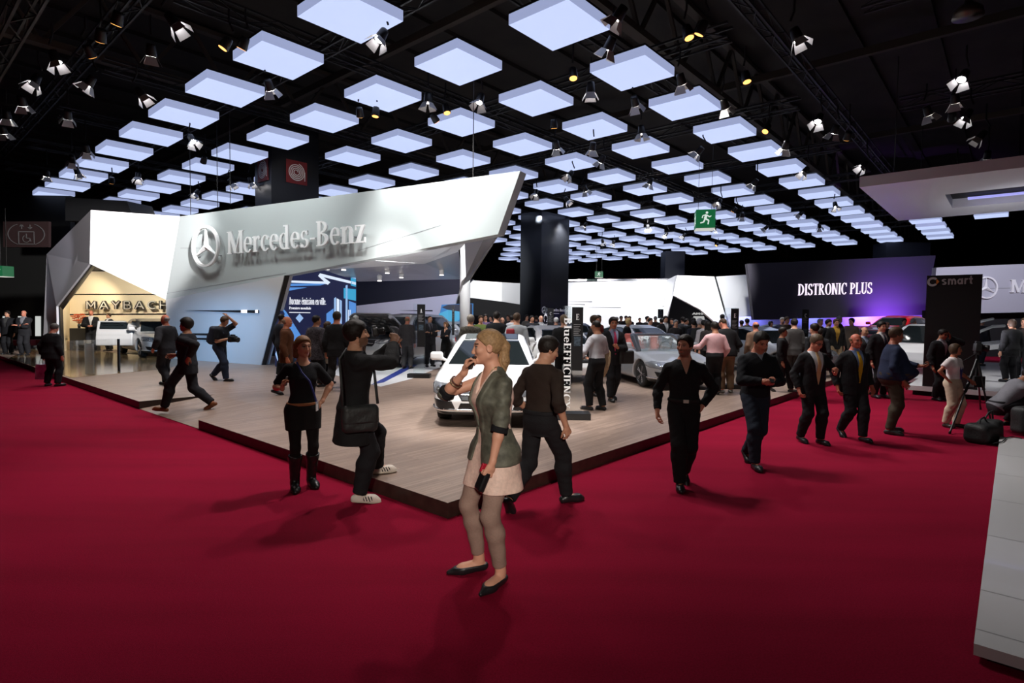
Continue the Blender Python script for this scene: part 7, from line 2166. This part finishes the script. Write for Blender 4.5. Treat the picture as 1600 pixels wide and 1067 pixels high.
    # ---------------- right group before the blue wall (feet hidden behind others)
    def Y(label, x, Yd, a, wear, hair, Ht=1.76, z=None, **k):
        u, v = toUV(at(x, 500, Yd))
        if z is None:      # what the person stands on at that spot
            z = .15 if v > 3.9 else 0.0
            if u > 17.6 and v < 1.98 or u > 19.8 and v < 3.7: z = .24
            if u > 20.2 and v < -.3: z = .42
            if u > 22.4 and v < -.3: z = .60
        return person(dict(label=label, px=(x, 500), Y=Yd, z=z, a=a, wear=wear, hair=hair, Ht=Ht, **k))
    Y('tall dark haired person in black left of the man in the yellow shirt', 1270, 13.4, 200, casual(BLACK), H_('short', DK), 1.80)
    Y('second dark haired person in black close behind the man with glasses', 1281, 15, 150, casual((.015, .015, .017)), H_('curly', DK), 1.68)
    Y('man in an open black suit with a white shirt left of the yellow shirt', 1297, 19.5, 20, suit((.012, .012, .014), WHITE), H_('short', DK), 1.74)
    Y('man in a yellow shirt, dark jacket and khaki trousers', 1308, 19, -5, suit((.014, .013, .012), srgb(190, 150, 60), tr=srgb(150, 130, 100), v=-.02, vw=.10), H_('short', BR), 1.76)
    Y('tall grey haired man in a dark suit behind the yellow shirt', 1314, 24, 60, suit((.02, .02, .024)), H_('short', GY), 1.88)
    Y('man in a tan coat facing left before the blue wall', 1329, 21.5, -70, casual((.24, .19, .13), BLACK, n='coat', hem=-.3, off=.024), H_('short', DK), 1.80)
    Y('balding man in a grey jacket with an open blue collar', 1354, 14.5, 10, suit((.045, .042, .042), srgb(150, 160, 185)), H_('bald', DK), 1.72)
    Y('tall man in a black suit with a dark tie and white shirt', 1381, 13.8, 8, suit((.012, .012, .014), WHITE, (.02, .02, .03)), H_('short', DK), 1.86)
    Y('man behind the shoulder of the tall black suited man', 1388, 23, 20, casual((.04, .03, .03)), H_('bald', BR), 1.84)
    Y('person in a patterned pale top near the red car', 1414, 23.5, -10, casual((.25, .20, .16), BLACK, m='plaid'), H_('short', DK), 1.72, sex='f')
    Y('grey haired person in a dark coat beside the black panel', 1430, 22, 40, casual((.02, .02, .022), BLACK), H_('short', GY), 1.70)
    Y('person in a black dress with arms out before the pale far car', 1206, 23, 20, casual((.010, .010, .011), BLACK, hem=-.3, n='dress'), H_('bob', DK), 1.66, sex='f', arms={-1: dict(to=(-.5, .2, 1.1))})
    Y('white haired man in a blue shirt pointing left beside the far car', 1223, 24, -10, casual((.03, .035, .07), BLACK), H_('short', (.4, .38, .36)), 1.80, arms={1: dict(to=(.55, .15, 1.22))})
    Y('man in brown just left of the grey suited back', 1231, 22, 10, casual((.06, .04, .03), BLACK), H_('short', BR), 1.82)
    Y('grey haired man in black half hidden behind the yellow shirt group', 1284, 22, 30, casual((.02, .02, .022), BLACK), H_('short', GY), 1.76)
    Y('dark head showing above the silver saloon roof, the left one', 1158, 24.5, 180, casual(BLACK), H_('short', DK), 1.66)
    Y('dark head showing above the silver saloon roof, the right one', 1167, 24, 170, casual((.03, .03, .03)), H_('short', DK), 1.74)
    Y('man in navy standing behind the khaki trousers and stele', 1128, 23.5, 175, casual((.02, .02, .05)), H_('short', DK), 1.90)
    Y('man at the far right in dark clothes seen from behind on the white steps', 1579, 15.6, 178, casual((.012, .012, .013), BLACK, n='jacket', hem=-.2, off=.025), H_('bob', (.05, .03, .02)), 1.72)
    Y('man in a suit bending at the skeleton car', 1533, 21.2, 110, suit((.03, .03, .035)), H_('short', BR), 1.76, lean=10)
    Y('dark figure right of the skeleton car at the picture edge', 1600, 16.5, -60, casual((.03, .02, .02), BLACK), H_('short', BR), 1.76)
    # ---------------- crowd around the middle pillar
    Y('grey haired person with a camouflage rucksack left of the blonde woman', 736, 14.3, 175, casual((.045, .038, .028), BLACK, m='plaid', off=.03, n='jacket'), H_('short', (.20, .17, .14), t=.02), 1.76)
    Y('person in a green top in the crowd left of the blonde woman', 752, 19, 20, casual((.12, .16, .04), BLACK), H_('short', BR), 1.74)
    Y('person in mauve in the crowd behind the blonde woman', 759, 22, 20, casual((.14, .09, .18), BLACK), H_('short', DK), 1.80, sex='f')
    Y('broad man in black seen from behind above the white coupe', 776, 15, 180, casual((.010, .010, .012), BLACK, off=.024), H_('short', DK), 1.86)
    Y('balding man facing the camera right of the broad black back', 785, 20, 5, casual((.05, .05, .06), BLACK), H_('bald', BR), 1.70)
    Y('person in white in the crowd right of the broad black back', 801, 23, 160, casual((.5, .5, .52), BLACK), H_('short', DK), 1.76)
    f = Y('man in a pale grey shirt seen from behind with a red bag above the coupe', 808, 14.0, 172, casual((.36, .38, .40), BLACK, off=.022), H_('short', BR, line=-.01), 1.82)
    c = local(f, np.array([-.12, -.20, 1.26])); X = np.eye(4); X[:3, 3] = c; tag(sdf_part('red_bag', lambda P: bx(P, (0, 0, 0), (.10, .05, .13), .04), (-.15, -.1, -.2), (.15, .1, .2), .014, X, mat('bag_red', (.32, .02, .03), .6)), 'red and black bag on the back of the man in the pale grey shirt', 'bag')
    Y('dark haired man in dark clothes left of the pillar sign', 832, 23, 20, casual((.02, .02, .025), BLACK), H_('short', DK), 1.76)
    Y('bald man in a black suit and white shirt under the pillar sign', 846, 20.5, 15, suit((.012, .012, .014), WHITE), H_('bald', GY, line=.04), 1.78, skin=FAIR)
    Y('white haired man in grey right of the glass stele with lettering', 869, 20.8, 175, casual((.08, .085, .09), BLACK), H_('short', (.45, .44, .43)), 1.70)
    Y('brown haired man in black by the large glass stele', 881, 13.3, 178, casual((.014, .014, .015), BLACK, off=.024), H_('short', (.14, .09, .05), t=.02), 1.78)
    Y('man in a red jacket in the crowd left of the pink tie', 937, 18.5, 40, casual((.22, .03, .02), BLACK), H_('short', DK), 1.80)
    Y('dark haired man beside the red jacket behind the pale grey shirt', 933, 12.6, 60, casual((.03, .03, .03), BLACK), H_('short', BR), 1.78)
    Y('grey haired man just right of the pink tie', 964, 24.8, 10, casual((.06, .06, .065), BLACK), H_('short', (.12, .12, .12)), 1.74)
    Y('blonde person in black leaning over the back of the silver open-top car', 979, 18.6, 60, casual((.016, .016, .017), BLACK), H_('bob', srgb(190, 160, 110)), 1.74, sex='f', lean=12)
    Y('lone dark figure before the long white back wall', 1000, 37, 10, casual(BLACK), H_('short', DK), 1.70)
    Y('first of three dark heads left of the lone figure', 971, 33, 10, casual((.03, .02, .02)), H_('short', DK), 1.80)
    Y('second of three dark heads left of the lone figure', 979, 34, 20, casual((.02, .02, .02)), H_('short', DK), 1.82)
    Y('third of three dark heads left of the lone figure', 984, 33, 0, casual((.05, .05, .05)), H_('short', BR), 1.80)
    rnd = random.Random(11)
    place = ['at the left end of the crowd before the pavilion', 'behind the open-top car windscreen in the dark crowd', 'left of the small stele', 'beside the small stele in the dark crowd', 'right of the small stele in the dark crowd', 'before the pavilion opening, first from the left', 'before the pavilion opening, second from the left', 'before the pavilion opening, third from the left', 'under the bright sign in the pavilion opening', 'right of the bright sign in the pavilion opening', 'nearest the right rim of the pavilion opening']
    xs = [1013, 1018, 1024, 1033, 1041, 1049, 1057, 1066, 1074, 1083, 1101]
    ds = [27, 23, 30, 25, 22, 28, 21, 26, 24, 20, 19]
    for k, (x, d, pl) in enumerate(zip(xs, ds, place)):
        c = [(.012, .012, .014), (.02, .02, .03), (.03, .025, .025), (.045, .045, .05)][k % 4]
        Y('%s standing %s' % (['man in a black suit', 'person in dark clothes', 'man with grey hair in dark clothes', 'person in charcoal'][k % 4], pl), x, d, rnd.choice([10, 170, -30, 40, 190]), suit(c) if k % 4 == 0 else casual(c, BLACK), H_('short', GY if k % 4 == 2 else DK), 1.66 + .02 * rnd.randint(0, 7))
    Y('person with a white cap in the crowd behind the pink shirt', 1094, 18, 150, casual((.03, .03, .03), BLACK), H_('short', (.6, .6, .62), t=.024), 1.72)
    Y('woman in a white top seen from behind left of the pink shirt', 1099, 17.2, 175, casual((.46, .43, .45), BLACK), H_('bun', DK), 1.70, sex='f')
    Y('woman with long dark hair beside the pink shirt', 1104, 16.2, 190, casual((.05, .04, .04), BLACK), H_('long', DK), 1.68, sex='f')
    Y('dark suited man with a rucksack behind the man all in black', 1083, 21.6, 172, casual((.013, .013, .014), BLACK, off=.03, n='jacket'), H_('short', DK), 1.74)
    for k, (x, d) in enumerate(((706, 33), (713, 34.5), (722, 36), (766, 28), (793, 29), (806, 29), (824, 28), (838, 30))):
        c = [(.05, .04, .035), (.02, .02, .022), (.10, .09, .08), (.03, .03, .05)][k % 4]
        Y('far visitor under the white band, %s of eight from the left' % ORD[k], x, d, rnd.choice([0, 30, 180, -40]), casual(c, BLACK), H_('short', [DK, BR, GY][k % 3]), 1.70 + .02 * rnd.randint(0, 6))
    # ---------------- left bay and hall
    Y('guard in black standing at the far left edge', 10, 22.5, 10, suit((.010, .010, .012), (.05, .05, .05)), H_('short', DK), 1.72)
    Y('balding man in a dark suit with folded arms at far left', 36, 22, 12, suit((.016, .016, .019), (.2, .2, .22)), H_('bald', DK, line=.03), 1.76, arms=FOLD, skin=RUDDY)
    Y('man in a dark suit beside the orange flowers', 142, 24.3, 30, suit((.012, .012, .015), WHITE), H_('bald', DK, line=.03), 1.80, skin=RUDDY, arms=FRONT)
    Y('woman with tied hair behind the pale limousine', 168, 25, -20, suit((.014, .014, .016), WHITE), H_('bun', BR), 1.68, sex='f', skin=TAN)
# ------------------------------------------------------------------ light
def spot(name, loc, to, W, size, col=(1, 1, 1), blend=.35, rad=.15):
    l = bpy.data.lights.new(name, 'SPOT'); l.energy = W; l.spot_size = R_(size); l.spot_blend = blend; l.color = col; l.shadow_soft_size = rad
    o = bpy.data.objects.new(name, l); COL.objects.link(o)
    o.location = loc
    o.rotation_euler = Vector(np.asarray(to, float) - np.asarray(loc, float)).to_track_quat('-Z', 'Y').to_euler()
    return o


def lights():
    w = bpy.data.worlds.new('world'); SC.world = w; w.use_nodes = True
    w.node_tree.nodes['Background'].inputs[0].default_value = (.002, .002, .003, 1)
    vs = SC.view_settings
    vs.view_transform = 'Standard'; vs.look = 'None'; vs.exposure = 0; vs.gamma = 1
    # wall washers on the stand, hung about two metres in front of it
    for k, t in enumerate((-2.6, -.8, 1.0, 2.8)):
        q = WP + WD * t + WN * 2.3; spot('wash_sign', (q[0], q[1], 7.6), WP + WD * (t + .9) + np.array([0, 0, 3.6]), 340, 95, (.95, 1, .99), .8, .38)
    for k, t in enumerate((6.2, 8.2)):
        q = WP + WD * t + WN * 2.6; spot('wash_tip', (q[0], q[1], 7.6), WP + WD * (t + .2) + np.array([0, 0, 4.3]), 1500, 70, (1, 1, .98), .9, .1)
    spot('wash_white_left', (-5.0, 12.3, 7.4), at(190, 376, 20), 17000, 27, (1, .98, .98), .5)
    for x, wt in ((285, 900), (335, 1000), (385, 900)): spot('wash_lower', at(x - 8, 400, 13.5), at(x, 535, 19.8), wt, 34, (.30, .58, 1), 1)
    spot('wash_side', (-16.0, 15.0, 7.2), at(104, 425, 22), 330, 24, (.85, .85, 1), .6)
    spot('maybach_warm', (-15.6, 22.6, 3.5), at(190, 470, 26), 560, 120, (1, .90, .72), .6)
    spot('maybach_warm', (-18.2, 24.4, 3.2), at(125, 500, 26), 160, 120, (1, .85, .62), .6)
    spot('maybach_car', (-12.5, 18.6, 3.6), (-15.0, 22.2, .8), 170, 60, (1, .97, .92), .6)
    spot('maybach_floor', (-10.5, 15.5, 7.4), (-11, 15.5, 0), 260, 60, (1, .85, .65), .8)
    # platform and cars
    spot('coupe_key', (-1.5, 5.5, 7.6), (-.4, 9.6, .9), 2600, 34, (1, .98, .95), .6)
    spot('coupe_top', (1.0, 12.5, 7.6), (-.3, 10.6, .9), 1500, 40, (1, 1, 1), .6)
    spot('floor_a', (.8, 9.5, 7.6), (.2, 8.0, 0), 640, 100, (1, .93, .86), .9)
    spot('floor_b', (-3.2, 9.0, 7.6), (-3.3, 9.0, 0), 760, 100, (1, .92, .84), .9)
    spot('floor_c', (-6.5, 13.0, 7.6), (-7.0, 12.6, 0), 760, 85, (1, .90, .84), .9)
    spot('floor_d', (-1.5, 15, 7.6), (-2.2, 15.5, 0), 900, 80, (1, .93, .88), .9)
    spot('floor_e', (4.2, 12.8, 7.6), (4.2, 12.0, 0), 760, 105, (1, .93, .88), .9)
    spot('floor_left', (-9.5, 13.5, 7.6), (-9.6, 13.2, 0), 700, 70, (1, .95, .92), .9)
    spot('cabrio_key', (3.8, 10.8, 7.6), (3.6, 14.5, .8), 1800, 34, (1, 1, 1), .6)
    spot('suv_key', (-3.0, 15.2, 7.6), (-3.6, 19.8, 1.2), 3000, 34, (.97, .98, 1), .6)
    spot('glk_key', (7.2, 12.5, 7.6), (7.2, 16.2, .8), 1300, 34, (1, 1, 1), .6)
    spot('mid_a', (1.5, 21, 7.6), (1.5, 22, 0), 1600, 90, (1, .97, .95), .9)
    spot('mid_b', (8, 24, 7.6), (8, 25, 0), 1300, 90, (1, .97, .95), .9)
    spot('mid_c', (-2.5, 23.5, 7.6), (-2, 24.5, 1), 1400, 80, (.95, .96, 1), .9)
    spot('far_a', (3, 34, 7.6), (3, 36, 0), 1500, 95, (1, .98, 1), .9)
    # white back walls
    spot('back_a', (1.5, 33, 7.6), at(900, 470, 43), 6500, 70, (.97, .97, 1), .7)
    spot('back_b', (8.0, 33, 7.6), at(1000, 470, 43), 6500, 70, (.97, .97, 1), .7)
    spot('pavilion', (12.5, 31, 7.6), at(1095, 475, 40), 6000, 48, (.98, .98, 1), .7)
    spot('band', (-2.5, 29, 7.5), at(770, 455, 37), 6500, 60, (1, 1, 1), .7)
    spot('mid_wall', (-3.0, 23.0, 5.4), at(640, 490, 29), 700, 80, (.72, .66, 1), .8)
    spot('fascia_under', (-3.0, 14.5, 3.0), at(640, 400, 18.5), 480, 70, (1, .97, .95), .8)  # unseen uplight added to brighten the white canopy panel
    spot('column_fill', (-.2, 14.8, 7.5), at(727, 450, 18.9), 1500, 30, (1, 1, 1), .7)  # spot added to whiten the round column
    spot('poster_fill', (-9.0, 20.0, 7.7), at(455, 285, 23.6), 260, 40, (1, .95, .92), .7)  # spot added to lift the dark spiral posters
    # violet wash, blue wall, right wall
    spot('violet', (22.0, 34.0, 1.0), at(1390, 470, 36), 350, 110, (.24, .075, 1), .9)
    spot('violet_b', (23.6, 34.0, 1.7), at(1390, 478, 36), 2300, 120, (.34, .10, 1), 1)
    for x in (15.5, 19.5, 23.0): spot('blue_wall', (x, 36.75, 2.5), (x, 37.6, .6), 170, 150, (.20, .22, 1), .7)
    spot('right_wall', (23.5, 22.0, 7.6), at(1550, 450, 30), 2600, 70, (.86, .84, 1), .7)
    spot('red_car', (18.5, 26.0, 6.5), at(1405, 510, 28.6), 900, 40, (1, 1, 1), .7)  # spot added to bring out the far red car
    spot('smart_a', (15.0, 15.0, 5.3), (14, 16.5, 0), 700, 80, (1, 1, 1), .8)
    spot('canopy_up', (12.5, 15.5, 1.2), (16.5, 16, 5.6), 420, 90, (.9, .88, 1), .9, .4)
    # unseen fill spots added behind the camera, then stand spill along the platform edges
    spot('aisle_front_fill', (.8, -9.0, 6.0), (-.2, 4.0, 1.2), 5000, 16, (1, .90, .80), .9, .5)
    spot('aisle_wide_fill', (1.0, -9.0, 6.5), (4.2, 8.0, 1.7), 900, 36, (1, .92, .86), 1, 1.2)
    for u, wt in ((7.0, 1000), (11.0, 1800), (15.0, 2000), (19.5, 1700)): q = UV(u, 6.2, 7.6); spot('edge_right', q, UV(u + .5, 2.3, 0), wt, 62, (1, .95, .92), 1, .5)
    for v in (6.0, 9.5, 14.5, 20): q = UV(6.4, v, 7.6); spot('edge_left', q, UV(2.6, v, 0), 880, 56, (1, .93, .93), 1)
    spot('aisle_left', (-5.0, 6.5, 7.6), (-3.0, 6.2, 0), 160, 70, (1, .75, .75), .9, .3)
import time as _t
_T0 = _t.time()
hall(); platform(); brandwall(); maybach_bay(); left_hall(); pillars(); back_walls(); smart_area(); steles()
ceiling_panels(); trusses(); lamps(); exit_signs()
cars()
crowd()
lights()
print('built in %.1f s' % (_t.time() - _T0))
